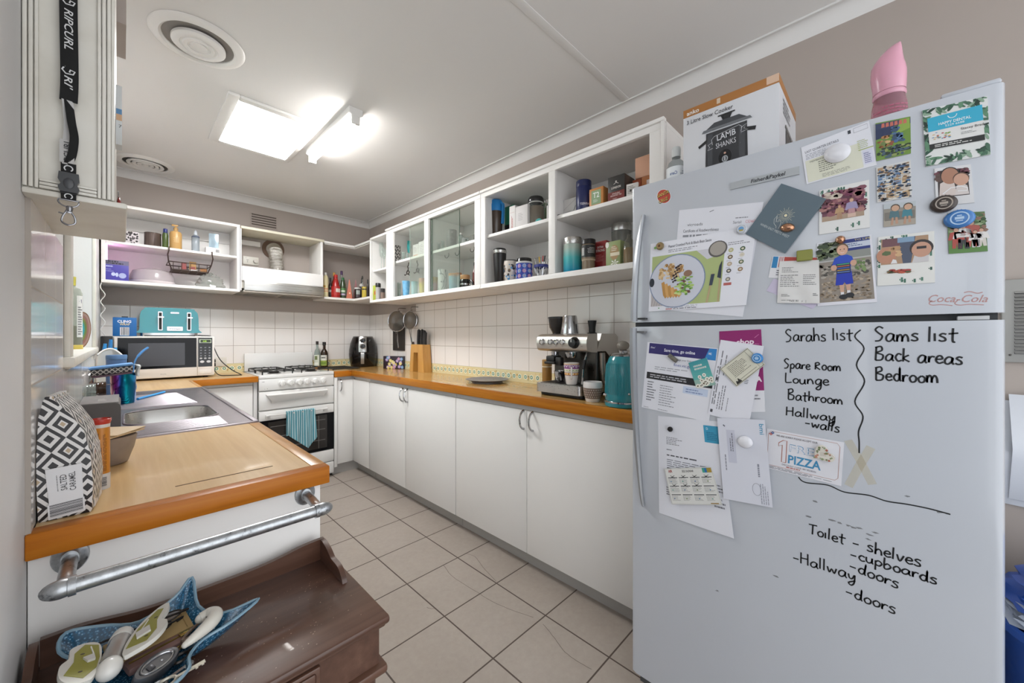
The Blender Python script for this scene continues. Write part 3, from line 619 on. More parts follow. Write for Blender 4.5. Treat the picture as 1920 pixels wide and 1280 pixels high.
# ---------------------------------------------------------------- microwave, toaster
t = Thing('microwave', 'white microwave with dark glass door on the back corner worktop', 'microwave')
x0, x1, yf, z0, z1 = -.035, .487, 3.60, .912, 1.205
b = t.part('body'); b.box(x0, yf+.012, z0, x1, 3.93, z1, '#d9d6d2/.35', .006)
for x in (.02, .44):
    for y in (3.65, 3.90): b.lathe([(0, -.012), (.014, -.012), (.012, .001)], '#2c2b2a/.6', (x, y, z0), 12)
d = t.part('door'); d.box(x0, yf, z0+.004, .387, yf+.0115, z1-.003, '#dfdcd8/.3', .003)
g = t.part('window', d); g.box(x0+.016, yf-.001, z0+.068, .383, yf-.0002, z1-.012, 'dark_glass'); g.box(.03, yf-.0016, z0+.086, .318, yf-.0011, z1-.048, '#33343a/.2')
s = Surf(d, (x0, yf-.0002, z0), (.387, yf-.0002, z0), (.387, yf-.0002, z1), (x0, yf-.0002, z1), (0, -1, 0)); s.text('Breville', .53, .085, .0075, '#8b8b90/.4', shear=.2)
p = t.part('control_panel'); p.box(.3885, yf, z0+.004, x1, yf+.0115, z1-.003, '#dfdcd8/.3', .003); p.box(.392, yf-.001, z0+.068, .474, yf-.0002, z1-.012, '#121214/.2')
s = Surf(p, (.392, yf-.0012, z0+.068), (.474, yf-.0012, z0+.068), (.474, yf-.0012, z1-.012), (.392, yf-.0012, z1-.012), (0, -1, 0))
s.rect(.08, .82, .93, .95, '#b8c0b0/.3'); s.rect(.16, .84, .88, .93, '#2a3a1c/.3', 2)
@mf
def lcd(N): N.P(col=lin('#a8d84a'), emit=lin('#a8d84a'), es=1.2)
s.text('0:00', .34, .862, .009, 'lcd', 3)
for r in range(4):
    for c in range(3): s.ell(.2+.3*c, .66-.095*r, .0055 if r else .0065, '#8a8c92/.4', 2, .0038, 12)
for u in (.2, .5, .8): s.ell(u, .29, .008, '#b6b7ba/.4', 2, .006, 14)
for u in (.28, .74): s.ell(u, .175, .013, '#c6c7ca/.4', 2, .009, 16)
t.part('door_button').box(.396, yf-.003, z0+.018, .47, yf-.0002, z0+.052, '#dfdcd8/.3', .003); t.done()
@mf
def teal_gloss(N): N.P(col=N.mix(N.noise(3, 2), lin('#1f7f8a'), lin('#278a94')), rough=.16, coat=.4)
t = Thing('toaster', 'teal four slice toaster with chrome trim on top of microwave', 'toaster')
x0, x1, y0, y1, z0, z1 = .085, .40, 3.64, 3.90, 1.2055, 1.404
b = t.part('body')
prof = [(x0+.005, z0+.022), (x1-.005, z0+.022), (x1, z0+.05), (x1-.004, z1-.045), (x1-.022, z1-.012), (x1-.05, z1), (x0+.05, z1), (x0+.022, z1-.012), (x0+.004, z1-.045), (x0, z0+.05)]
pp = [tuple(p)[:2] for p in smooth_path([(a, c, 0) for a, c in prof], 4, True)]; b.prism(pp, 'y', y0, y1, 'teal_gloss', True)
r = t.part('base'); r.rbox(x0+.004, y0-.003, z0, x1-.004, y1+.003, z0+.022, .02, 'chrome'); r.rbox(x0+.01, y0-.004, z0, x1-.01, y1+.004, z0+.006, .02, '#1c1b1b/.5')
tb = t.part('top_trim'); tb.rbox(x0+.04, y0+.02, z1-.004, x1-.04, y1-.02, z1+.0025, .02, 'chrome')
for x in (x0+.065, x1-.095): 
    for yy in (y0+.055, y0+.14): tb.box(x, yy, z1+.001, x+.03, yy+.065, z1+.0035, '#171615/.6')
for xc in (x0+.105, x1-.055):
    p = t.part('lever_slot'); p.rbox(xc-.012, y0-.003, z0+.04, xc+.012, y0-.0002, z0+.173, .004, 'chrome', 'y'); p.box(xc-.0075, y0-.0036, z0+.046, xc+.0075, y0-.0031, z0+.165, '#141414/.5')
    lv = t.part('lever'); lv.rbox(xc-.015, y0-.028, z0+.128, xc+.018, y0-.0038, z0+.138, .003, 'chrome', 'y')
bd = t.part('badge_plate'); bd.rbox(x0+.14, y0-.004, z0+.038, x0+.225, y0-.0002, z0+.068, .004, 'chrome', 'y')
s = Surf(bd, (x0+.14, y0-.0042, z0+.038), (x0+.225, y0-.0042, z0+.038), (x0+.225, y0-.0042, z0+.068), (x0+.14, y0-.0042, z0+.068), (0, -1, 0)); s.text('Vintage', .5, .32, .011, '#4a4d50/.3', 2, .06, 'c', shear=.25)
lg = t.part('logo_plate'); lg.rbox(x0+.158, y0-.003, z0+.160, x0+.205, y0-.0002, z0+.172, .005, 'chrome', 'y'); s = Surf(lg, (x0+.158, y0-.0032, z0+.160), (x0+.205, y0-.0032, z0+.160), (x0+.205, y0-.0032, z0+.172), (x0+.158, y0-.0032, z0+.172), (0, -1, 0)); s.text('Sunbeam', .5, .28, .0055, '#33485a/.3', 2, .036, 'c', shear=.2)
cd_ = t.part('power_cord', None, 'black power cord looping to the worktop')
cd_.tube(smooth_path([(.395, 3.80, 1.213), (.44, 3.76, 1.2095), (.478, 3.76, 1.207), (.50, 3.76, 1.19), (.505, 3.755, 1.12), (.54, 3.72, 1.02), (.60, 3.66, .945), (.655, 3.61, .9045), (.64, 3.58, .9045), (.58, 3.60, .9045), (.53, 3.66, .905), (.515, 3.78, .93), (.52, 3.90, .985)], 8), .0035, '#1c1b1b/.5', 8); t.done()
t = Thing('power_point', 'double power point with black plugs low on the tiles beside the microwave', 'socket')
t.part('plate').box(.50, YB-.017, .955, .615, YB-.0095, 1.03, '#d9d5cc/.35', .003)
for z in (1.005, .975): 
    q = t.part('plug'); q.box(.513, YB-.055, z-.013, .537, YB-.0175, z+.013, '#181717/.5', .005); q.tube([(.525, YB-.055, z), (.53, YB-.075, z-.008)], .005, '#181717/.5', 8)
t.done()
t = Thing('cling_wrap_box', 'blue box reading CLING WRAP standing on the microwave', 'box')
b = t.part('carton'); b.box(-.041, 3.612, 1.2055, .071, 3.70, 1.329, '#1a62a3/.35', .0015)
s = Surf(b, (-.041, 3.612, 1.2055), (.071, 3.612, 1.2055), (.071, 3.612, 1.329), (-.041, 3.612, 1.329), (0, -1, 0)); s.text('CLING', .48, .72, .017, '#f2f4f6/.4', 2, .064, 'c', .02); s.text('WRAP', .50, .575, .0155, '#d9c48c/.4', 2, .048, 'c', .02); s.rect(.30, .03, .68, .47, '#e9ebee/.4'); s.bars(.33, .05, .66, .46, '#2d3a4a/.5', 2)
f = t.part('flap'); f.box(.0, 3.64, 1.3295, .03, 3.642, 1.337, '#2d3033/.5'); t.done()
# ---------------------------------------------------------------- right worktop
cx, cy, r, h = 1.722, 3.808, .134, .305
t = Thing('air_fryer', 'black barrel shaped air fryer with silver handle in the back corner', 'air fryer', at=(cx, cy, .9), rz=math.radians(-26))
b = t.part('body'); b.lathe([(0, .004), (.62*r, .0), (.86*r, .004), (.95*r, .05), (r, .11), (.985*r, .17), (.90*r, .235), (.76*r, .285), (.70*r, .297), (0, .297)], '#151110/.12', n=40)
b.lathe([(0, .297), (.72*r, .2965), (.70*r, .304), (.6*r, .307), (0, .307)], '#8e8c8a/.25/.8', n=36)
p = t.part('control_plate'); s = lambda z: -(r*(.985 if z < .19 else .9)+.001)
def fr(u, v): z = .155+.145*v; k = [(.155, .99), (.17, .985), (.235, .90), (.285, .77), (.3, .715)]; 
def rad(z):
    K = [(.0, .86), (.05, .95), (.11, 1), (.17, .985), (.235, .90), (.285, .76), (.31, .70)]
    for (a, ra), (c, rc) in zip(K, K[1:]):
        if a <= z <= c: return r*(ra+(rc-ra)*(z-a)/(c-a))
    return r*.7
p.gridf(lambda u, v: (-.036+.072*u, -math.sqrt(max(rad(.15+.152*v)**2-(-.036+.072*u)**2, 0))-.004, .15+.152*v), 8, 14, '#b9b8b6/.25/.8', (0, .006, 0))
for z in (.262, .205):
    k = t.part('dial'); yy = -rad(z)-.004; k.lathe([(0, .016), (.017, .015), (.020, .01), (.022, 0), (.026, 0), (.026, -.004)], '#3a3a3c/.25/.6', n=24); k.lathe([(.019, .012), (.0225, .01), (.0235, .0)], 'chrome', n=24); k.v = [Vector((v.x, yy-v.z, z+v.y)) for v in k.v]
hd = t.part('handle'); P = [(0, -rad(.14)-.003, .148), (0, -rad(.13)-.03, .14), (0, -rad(.08)-.036, .09), (0, -rad(.035)-.032, .035)]
hd.strap(smooth_path(P, 5), .03, (1, 0, 0), '#a5a4a2/.3/.85', .010)
bs = t.part('basket_seam'); bs.lathe([(r*1.002, .128), (r*1.004, .130), (r*1.002, .132)], '#050505/.4', n=40); t.done()
t = Thing('cooling_rack', 'black wire cooling rack lying on the corner worktop', 'rack')
m = t.own; 
for i in range(14): x = 1.31+i*.0185; m.tube([(x, 3.50, .912), (x, 3.86, .912)], .0022, '#22201f/.5', 5)
for y in (3.50, 3.62, 3.74, 3.86): m.tube([(1.305, y, .910), (1.555, y, .910)], .003, '#22201f/.5', 5)
for x in (1.32, 1.54):
    for y in (3.52, 3.84): m.tube([(x, y, .910), (x, y, .9)], .003, '#22201f/.5', 5)
t.done()
t = Thing('patterned_tin', 'rectangular floral tin in purple and yellow leaning on the right wall tiles', 'tin', at=(1.787, 3.29, .9), rz=math.radians(31))
b = t.own; b.box(-.016, -.105, 0, .016, .105, .12, '#2a1f2b/.3', .002)
R = random.Random(8)
s = Surf(b, (-.0162, .105, 0), (-.0162, -.105, 0), (-.0162, -.105, .12), (-.0162, .105, .12), (-1, 0, 0))
for i in range(26): 
    u, v = R.uniform(.06, .94), R.uniform(.1, .9); c = R.choice(('#b49bd0', '#c7b0dc', '#d9c35a', '#e5d98a', '#7aa9d6', '#c58fb0', '#9fb8e0'))+'/.3'
    for k in range(5): a = k*1.2566+i; s.ell(min(.97, max(.03, u+.009*math.cos(a)/s.w)), min(.95, max(.05, v+.009*math.sin(a)/s.h)), .0075, c, 1+(i % 9), n=8)
    s.ell(u, v, .004, '#f0e3c0/.3', 11, n=8)
t.done()
t = Thing('knife_block', 'bamboo arch shaped knife block with black handled knives', 'knife block')
b = t.part('block'); o = [(-.115, 0), (-.06, 0), (-.05, .165), (.018, .165), (.022, 0), (.112, 0), (.088, .235), (-.092, .235)]
b.prism([(2.865-x, .9+z) for x, z in o], 'x', 1.765, 1.842, 'bamboo')
for i, (y, hh, w) in enumerate(((2.892, .125, .022), (2.84, .125, .024), (2.805, .115, .022), (2.785, .10, .018))):
    k = t.part('knife'); z = 1.134; P = smooth_path([(1.80, y, z), (1.80, y+.002, z+.035), (1.80, y-.002, z+hh*.7), (1.80, y-.006, z+hh)], 4)
    k.strap(P, w, (0, 1, 0), '#17171a/.35', .018); k.ell((1.80, y-.006, z+hh), .009, w*.5, .008, '#17171a/.35', 10, 6)
t.done()
t = Thing('kitchen_scissors', 'black handled scissors standing beside the knife block', 'scissors')
for k in (-1, 1): t.own.tube([(1.812+.01*math.cos(a), 3.003+k*.011+.009*math.cos(a), 1.135+.020*math.sin(a)) for a in [i*PI/6 for i in range(12)]], .0035, '#1b1b1e/.4', 6, True)
t.own.box(1.808, 2.992, .901, 1.812, 3.008, 1.118, '#a9aaad/.25/1'); t.part('sheath').box(1.80, 2.986, .90, 1.82, 3.02, .99, 'bamboo', .002); t.done()
t = Thing('slate_board', 'dark rectangular slate board on the right wall tiles behind a sieve', 'board')
a0, a1 = (3.4194,1.3313), (3.2044,1.0694)
t.own.box(1.842, a1[0], a1[1], XR-.0075, a0[0], a0[1], '#2e2a28/.6', .002); t.done()
def sieve(label, X, pc, rz, rx, hp, tilt, hk):
    t = Thing('sieve', label, 'sieve', group='hanging wire sieves')
    cy, cz = pc; rim = t.part('rim'); n = 40
    R3 = lambda a, k=1.0: (X+tilt*math.cos(a)*k, cy+rx*math.cos(a)*k, cz+rz*math.sin(a)*k)
    rim.tube([R3(2*PI*i/n) for i in range(n)], .004, 'chrome', 8, True)
    me = t.part('mesh_bowl'); me.gridf(lambda u, v: (lambda p: (p[0]+.05*(1-v*v)**.5, p[1], p[2]))(R3(u*2*PI, v)), 40, 10, '~8d8780/.42')
    hd = t.part('handle'); 
    for s_ in (-.006, .006): hd.tube(smooth_path([(X, cy+s_*2.5, cz-rz), (X-.004, (cy+hp[0])/2+s_, (cz-rz+hp[1])/2), (X-.004, hp[0]+s_, hp[1]+.006)], 5), .0028, 'chrome', 6)
    hd.tube([(X-.004, hp[0]+.006*math.cos(a), hp[1]+.006+.006*math.sin(a)) for a in [PI+i*PI/8 for i in range(9)]], .0028, 'chrome', 6)
    lp = t.part('hook_loop'); lp.tube(smooth_path([(X, cy-.02, cz+rz), (X, hk[0], hk[1]), (X, cy+.02, cz+rz)], 6), .003, 'chrome', 6); t.done()
    k = Thing('wall_hook', 'small metal hook holding '+('the left sieve' if 'left' in label else 'the right sieve'), 'hook', group='hooks for the sieves')
    k.own.tube(smooth_path([(XR-.0075, hk[0], hk[1]+.022), (X-.002, hk[0], hk[1]+.02), (X-.008, hk[0], hk[1]-.0035), (X-.002, hk[0], hk[1]-.008), (X+.006, hk[0], hk[1]-.004)], 4), .0025, '#4a4540/.4/.8', 6); k.done()
sieve('larger wire sieve on the left, hanging over the slate board', 1.785, (3.2382,1.345), .096, .060, (3.2018,1.0983), -.056, (3.1944,1.4419))
sieve('smaller wire sieve hanging right of the slate board', 1.79, (3.0125,1.3482), .080, .043, (2.9791,1.1497), -.041, (2.9814,1.4437))
t = Thing('platter', 'oval grey platter resting flat on the right worktop', 'plate', at=(1.695, 1.885, .9))
t.own.lathe([(0, .006), (.09, .006), (.095, .0), (.1, .0), (.1, .006), (.125, .014), (.142, .019), (.143, .0215), (.125, .018), (.10, .0105), (0, .0095)], '#6e6a6b/.3', n=44, sx=.98, sy=1.02); t.done()
# ---------------------------------------------------------------- coffee machine
t = Thing('coffee_machine', 'stainless steel espresso machine with black dial on the right worktop', 'coffee machine')
y0, y1 = 1.002, 1.302
bs = t.part('base'); bs.rbox(1.535, y0+.03, .903, 1.79, y1-.006, .918, .02, '#1a1919/.5'); bs.rbox(1.507, y0+.022, .919, 1.79, y1, .963, .022, 'steel')
dt = t.part('drip_tray'); dt.rbox(1.517, y0+.036, .9632, 1.64, y1-.02, .966, .012, '#8d8a86/.3/1')
for i in range(15): y = y0+.046+i*.0155; dt.box(1.53, y, .9662, 1.63, y+.006, .9668, '#24211f/.5')
cl = t.part('column'); cl.rbox(1.645, y0+.012, .963, 1.79, y1-.012, 1.13, .015, '#55524f/.3/1')
@mf
def machine_steel(N): n = N.noise(1, 4, N.mapv((160, 6, 160))); N.P(col=(.60, .57, .53, 1), metal=1., rough=N.math('MULTIPLY_ADD', n, .15, .24), nor=N.bump(n, .04, .0005))
bd = t.part('body'); bd.prism([(1.60, 1.13), (1.64, 1.216), (1.775, 1.216), (1.80, 1.20), (1.802, 1.05), (1.795, .93), (1.76, .93), (1.72, 1.10), (1.68, 1.13)], 'y', y0-.012, y1-.012, 'machine_steel', True)
hd = t.part('head'); hp = [(1.60, 1.216), (1.545, 1.214), (1.517, 1.203), (1.506, 1.178), (1.508, 1.152), (1.522, 1.132), (1.60, 1.124)]
hd.prism([tuple(p)[:2] for p in smooth_path([(a, c, 0) for a, c in hp], 4)], 'y', y0-.014, y1-.01, 'machine_steel', True)
pts = lambda u, v: (1.2586,1.168)
fs = Surf(t.part('front_panel'), (1.5045, y1-.012, 1.142), (1.5045, y0-.012, 1.142), (1.5045, y0-.012, 1.203), (1.5045, y1-.012, 1.203), (-1, 0, 0))
for u in (.13,): pass
def button(u, r_, dk=False):
    k = t.part('button'); y = y1-.012-(y1-y0)*u
    k.lathe([(0, .006), (r_*.62, .006), (r_*.7, .004), (r_*.74, .004), (r_*.78, .008), (r_, .006), (r_*1.05, -.006)], 'chrome' if not dk else '#141313/.3', n=24); k.v = [Vector((1.5055-v.z, y+v.x, 1.174+v.y)) for v in k.v]
for u in (.12, .30, .42, .545): button(u, .0145 if u > .2 else .016)
kd = t.part('dial'); kd.lathe([(0, .024), (.020, .023), (.023, .018), (.025, .004), (.028, .002), (.028, -.006)], '#141212/.25', n=30); yk = (1.056,1.1759)[0]; kd.v = [Vector((1.5055-v.z, yk+v.x, 1.172+v.y)) for v in kd.v]; kd.box(1.478, yk-.002, 1.175, 1.4815, yk+.002, 1.192, '#cfcac4/.4')
fs.text('Sunbeam', .40, .80, .0075, '#5c5a58/.3', 2, .034, 'c', shear=.2)
for u in (.30, .42, .55, .70, .92): fs.rect(u-.02, .2, u+.02, .225, '#77736f/.4', 1, 1)
gp = t.part('group_head'); gp.lathe([(.0, -.028), (.026, -.028), (.030, -.02), (.031, .0)], 'chrome', (1.575, 1.125, 1.124)); gp.lathe([(.0, -.02), (.02, -.02), (.022, .0)], 'chrome', (1.575, 1.225, 1.124))
gc = t.part('grinder_cradle'); gc.box(1.535, 1.20, 1.072, 1.60, 1.255, 1.103, '#161515/.4', .006); gc.box(1.515, 1.185, 1.062, 1.55, 1.25, 1.075, '#161515/.4', .004); gc.box(1.53, 1.155, 1.055, 1.56, 1.19, 1.098, '#161515/.4', .006)
hw = t.part('steam_wand'); yw = 1.022; hw.tube(smooth_path([(1.56, yw, 1.126), (1.55, yw, 1.10), (1.545, yw+.008, 1.06), (1.54, yw+.012, .99), (1.537, yw+.013, .972)], 5), .0045, 'chrome', 8); hw.tube([(1.548, yw+.003, 1.09), (1.544, yw+.010, 1.045)], .0075, '#161515/.4', 10)
sp = t.part('side_pillar'); sp.tube([(1.655, y0-.008, 1.122), (1.66, y0-.008, 1.04), (1.675, y0-.008, .968)], .014, '#b7b1a9/.3/1', 12)
hop = t.part('bean_hopper'); hop.lathe([(.032, 0), (.036, .01), (.050, .035), (.056, .085), (.056, .088)], '~4a4542/.5', (1.685, 1.287, 1.2165), 32); hop.lathe([(.0, .084), (.058, .084), (.058, .0915), (.053, .0935), (0, .0935)], '#1d1b1b/.3', (1.685, 1.287, 1.2165), 32); hop.ell((1.685, 1.287, 1.226), .034, .034, .012, '#2a1a10/.5', 14, 6)
t.done()
t = Thing('milk_jug', 'upturned stainless steel milk jug on top of the coffee machine', 'jug', at=(1.61, 1.157, 1.2168))
t.own.lathe([(.047, 0), (.047, .002), (.036, .088), (.034, .092), (0, .092)], 'chrome', n=32); t.done()
t = Thing('coffee_tamper', 'black tamper standing on top right of coffee machine', 'tamper', at=(1.67, 1.062, 1.2168))
t.own.lathe([(0, 0), (.024, 0), (.024, .003), (.0165, .006), (.017, .03), (.022, .062), (.022, .066), (0, .067)], '#121111/.35', n=24); t.done()
x, y, r, h = 1.545, 1.1035, .0376, .1245
t = Thing('mug', 'white mug with purple, green and orange folk pattern on the drip tray', 'mug', at=(x, 1.10, .9672), rz=math.radians(35.5+180))
b = t.part('body'); b.lathe([(0, .003), (.024, 0), (.027, .004), (.032, .04), (.037, .085), (.038, .105), (.0365, .106), (.034, .085), (.028, .02), (0, .012)], '#e6e0da/.2', n=36)
rr = lambda z: .027+(.038-.027)*((z-.004)/.101)**.75+.0005
C_ = Cyl(b, (0, 0, 0), lambda v: rr(.045+.06*v), PI, -PI, .045, .105)
for a, c_, k in ((.0, .05, '#9a5f3c'), (.07, .20, '#d98f2f'), (.24, .27, '#8b5a3a'), (.32, .5, '#e9e2c9'), (.55, .60, '#8d4f86'), (.60, .86, '#8d4f86'), (.90, .95, '#c98a35')): C_.rect(0, a, 1, c_, k+'/.25', 1, 40)
for i in range(14):
    u = (i+.5)/14; C_.ell(u, .135, .0042, '#f3d9a0/.25', 2, n=10); C_.poly([(u-.03, .34), (u, .47), (u+.03, .34)], '#6f9b62/.25', 2)
    if i % 2: C_.ring(u, .74, .0055, .0016, '#f0e6ee/.25', 2, n=12); C_.ell(u, .74, .002, '#f0e6ee/.25', 2, n=8)
    else: C_.poly([(u-.03, .84), (u, .64), (u+.03, .84)], '#f0e6ee/.25', 2)
hn = t.part('handle'); hn.tube(smooth_path([(.035, 0, .085), (.058, 0, .08), (.062, 0, .055), (.05, 0, .035), (.031, 0, .03)], 5), .004, '#e6e0da/.2', 8); t.done()
t = Thing('portafilter', 'chrome portafilter with black handle lying on the drip tray', 'portafilter', at=(1.585, 1.205, .9672))
t.part('basket').lathe([(0, .012), (.02, .012), (.027, .03), (.028, .055), (.031, .058), (.026, .058), (.024, .035), (0, .03)], 'chrome', n=28); t.part('spout').tube([(0, 0, .012), (-.005, 0, .003)], .009, 'chrome', 10)
t.part('handle').tube(smooth_path([(-.02, -.02, .045), (-.035, -.04, .03), (-.05, -.055, .012)], 4), [.009]*9, '#171616/.4', 10); t.done()
t = Thing('storage_jar', 'tall amber brown jar with tan lid left of the coffee machine', 'jar', at=(1.755, 1.425, .9))
t.part('glass').lathe([(0, .0), (.028, 0), (.029, .003), (.029, .122), (0, .122)], '#96703a/.15', n=28); t.part('band').lathe([(.0295, .122), (.0295, .128), (0, .128)], '#d8cbb0/.3', n=28); t.part('lid').lathe([(.0295, .1285), (.0295, .163), (.026, .167), (0, .167)], '#a07c46/.4', n=28); t.done()
t = Thing('keep_cup', 'white reusable cup with brown dotted band in front of coffee machine', 'cup', at=(1.533, .9715, .9))
b = t.part('body'); b.lathe([(0, .002), (.030, .0), (.033, .004), (.042, .045), (.0445, .068), (.044, .088), (.0415, .092), (.041, .09), (.04, .07), (.03, .012), (0, .01)], '#d9d5d3/.25', n=36)
bd = t.part('band'); bd.lathe([(.0352, .016), (.0362, .0165), (.0435, .05), (.0452, .064), (.0442, .065)], '#7c6a60/.6', n=36)
C_ = Cyl(bd, (0, 0, 0), lambda v: .0368+.0082*v**.8, 0, 2*PI, .018, .063)
for i in range(26):
    for j in range(4): C_.ell((i+.5*(j % 2)+.25)/26, .14+.24*j, .0019, '#e8e2dc/.5', 2, n=6)
t.done()
t = Thing('kettle', 'teal ribbed kettle with chrome lid and handle beside the fridge', 'kettle', at=(1.5245, .813, .9), rz=0)
b = t.part('body'); pr = [(0, .026), (.0745, .026), (.0765, .033), (.0775, .06), (.077, .13), (.072, .175), (.062, .205), (.054, .218), (0, .22)]
def rk(z):
    for (a, c_), (d_, e_) in zip(pr[1:], pr[2:]):
        if c_ <= z <= e_: return a+(d_-a)*(z-c_)/max(e_-c_, 1e-6)
    return .05
b.lathe(pr, 'teal_gloss', n=44)
rbs = t.part('ribs')
for i in range(22):
    a0 = PI*.72+i*.075
    P = [((rk(z)+.0002)*math.cos(a0+.10*math.sin((z-.06)*30)), (rk(z)+.0002)*math.sin(a0+.10*math.sin((z-.06)*30)), z) for z in [.055+.012*k for k in range(12)]]; rbs.tube(P, .0013, 'teal_gloss', 5)
bn = t.part('base_band'); bn.lathe([(.078, .018), (.079, .019), (.079, .025), (.0765, .0265)], 'chrome', n=44)
bb = t.part('power_base'); bb.lathe([(0, 0), (.073, 0), (.078, .004), (.0785, .016), (.077, .0178), (0, .0178)], 'teal_gloss', n=44)
ld = t.part('lid'); ld.lathe([(.056, .217), (.057, .222), (.048, .228), (.02, .232), (0, .232)], 'chrome', n=36)
kn = t.part('lid_knob'); kn.lathe([(.020, .231), (.021, .240), (.018, .243), (.012, .244)], 'chrome', n=24); kn.ell((0, 0, .262), .027, .027, .021, '~b9b2a8/.35', 20, 10)
hn = t.part('handle'); aa = -.62*PI; ca, sa = math.cos(aa), math.sin(aa); hn.tube(smooth_path([(ca*.06, sa*.06, .205), (ca*.095, sa*.095, .205), (ca*.113, sa*.113, .18), (ca*.113, sa*.113, .10), (ca*.10, sa*.10, .055), (ca*.078, sa*.078, .05)], 5), .008, 'chrome', 10)
sc_ = t.part('rivet'); sc_.ell((-.055, -.056, .062), .006, .006, .006, 'chrome', 10, 6)
lg = t.part('badge'); lg.ell((-.06, .052, .05), .01, .011, .008, 'chrome', 12, 6); t.done()
# bottles behind the stove
def bottle(name, label, x, y, z, r, h, col, neck=.38, cap='#222222/.4', lab=None, group=None, face=-2.3, cat='bottle', capn='cap'):
    t = Thing(name, label, cat, at=(x, y, z), group=group)
    t.part('glass').lathe([(0, .0), (.9*r, 0), (r, .004), (r, h*.56), (.85*r, h*.64), (neck*r, h*.74), (neck*r, h*.9), (0, h*.9)], col, n=22)
    t.part(capn).lathe([(neck*r*1.25, h*.88), (neck*r*1.25, h), (0, h)], cap, n=16)
    if lab:
        L = t.part('paper_label'); C_ = Cyl(L, (0, 0, 0), r+.0004, face-1.15, face+1.15, h*.1, h*.5); C_.rect(0, 0, 1, 1, lab[0], 0, 14)
        for (u0, v0, u1, v1, c_) in lab[1]: C_.rect(u0, v0, u1, v1, c_, 1, 8)
    return t.done()
x, y, r, h = (1.3051,3.875,0.0261,0.2582)
bottle('oil_bottle', 'clear glass oil bottle with pale label beside the stove splashback', x, y, .9, r, h, '~c9d3cf/.25', cap='#2e241f/.4', lab=('#cfd2c2/.5', [(.3, .55, .7, .9, '#6f7a4a/.5'), (.2, .1, .8, .3, '#e8e6da/.5'), (.0, -.25, 1, -.02, '#c58a3f/.3')]))
x, y, r, h = (1.3604,3.85,0.0322,0.2502)
bottle('oil_bottle', 'dark brown oil bottle with green and white label beside the stove', x, y, .9, r, h, '#2f1d10/.15', cap='#1d1916/.4', lab=('#8fa04a/.5', [(0, .5, 1, 1, '#d9d6cf/.5'), (.2, .7, .8, .85, '#6b6a66/.5'), (.15, .15, .85, .35, '#6d8a2f/.5')]))

# ---------------------------------------------------------------- things on the shelves
CYL = [(0, 0), (.96, 0), (1, .015), (1, .985), (.96, 1), (0, 1)]
def can(name, label, cat, p, z, parts, group=None, deco=None, n=26):
    x, y, r, h = p; t = Thing(name, label, cat, at=(x, y, z+.0004), group=group); d = {}
    for nm, prof, m in parts:
        b = t.part(nm) if len(parts) > 1 or deco else t.own; b.lathe([(a*r, c*h) for a, c in prof], m, n=n); d[nm] = b
    if deco: deco(t, d, r, h, math.atan2(-y, -x))
    return t.done()
def cart(name, label, cat, x0, x1, bx, z, m, deco=None, group=None, rz=0, end=None, top=None):
    y0, y1, h = bx; t = Thing(name, label, cat, at=((x0+x1)/2, (y0+y1)/2, z+.0004), rz=rz, group=group); w, l = (x1-x0)/2, (y1-y0)/2
    b = t.part('carton') if deco else t.own; b.box(-w, -l, 0, w, l, h, m, min(.0012, w*.2))
    if end: b.box(-w+.001, -l-.0004, .001, w-.001, -l+.0002, h-.001, end)
    if top: b.box(-w, -l, h-.0002, w, l, h+.0006, top)
    if deco: L = t.part('print'); deco(Surf(L, (-w-.0004, l, 0), (-w-.0004, -l, 0), (-w-.0004, -l, h), (-w-.0004, l, h), (-1, 0, 0)))
    return t.done()
S1, S0 = 1.811, 1.517
G = 'things on the open right shelves'
# open unit, bay beside the glass cupboard
def shaker(t, d, r, h, f):
    hd = t.part('handle'); a = f+.9; ca, sa = math.cos(a), math.sin(a); hd.strap(smooth_path([(ca*r, sa*r, h*.90), (ca*r*1.25, sa*r*1.25, h*.88), (ca*r*1.3, sa*r*1.3, h*.7), (ca*r*1.2, sa*r*1.2, h*.36)], 5), .018, (-sa, ca, 0), '#2a86cc/.3', .010)
can('shaker_bottle', 'smoky shaker bottle with bright blue lid and handle on shelf', 'bottle', (1.63,1.7325,0.044,0.2344), S1, [('cup', [(0, 0), (.82, 0), (.86, .02), (.97, .72), (0, .72)], '#4c4038/.12'), ('lid', [(1.02, .70), (1.03, .74), (1.03, .86), (.97, .90), (.95, .97), (.85, 1), (0, 1)], '#2a86cc/.3')], G, shaker)
cart('coffee_box', 'green and black box behind the blue shaker bottle', 'box', 1.70, 1.80, (1.6464,1.7266,0.2105), S1, '#2b8a68/.4', lambda s: s.rect(0, 0, 1, .45, '#1b1a1c/.4'))
cart('white_carton', 'white carton with faint red lettering beside the clip jar', 'box', 1.575, 1.68, (1.5126,1.5599,0.1439), S1, '#d9d5d2/.5', lambda s: [s.lines(.35, .12, .62, .6, 2, '#b5615c/.5', 1, .6, 2, True), s.rect(.15, .72, .85, .74, '#cbb7b3/.5')])
t = Thing('tall_carton', 'plain pale grey carton right beside the white carton', 'box'); bx = (1.4181,1.5109,0.1296)
t.own.box(1.575, bx[0], S1+.0004, 1.60, bx[1], S1+bx[2], '#cdc9c7/.5', .001); s = Surf(t.own, (1.5746, bx[1], S1), (1.5746, bx[0], S1), (1.5746, bx[0], S1+bx[2]), (1.5746, bx[1], S1+bx[2]), (-1, 0, 0)); s.lines(.25, .35, .7, .7, 5, '#a9a5a4/.5'); t.done()
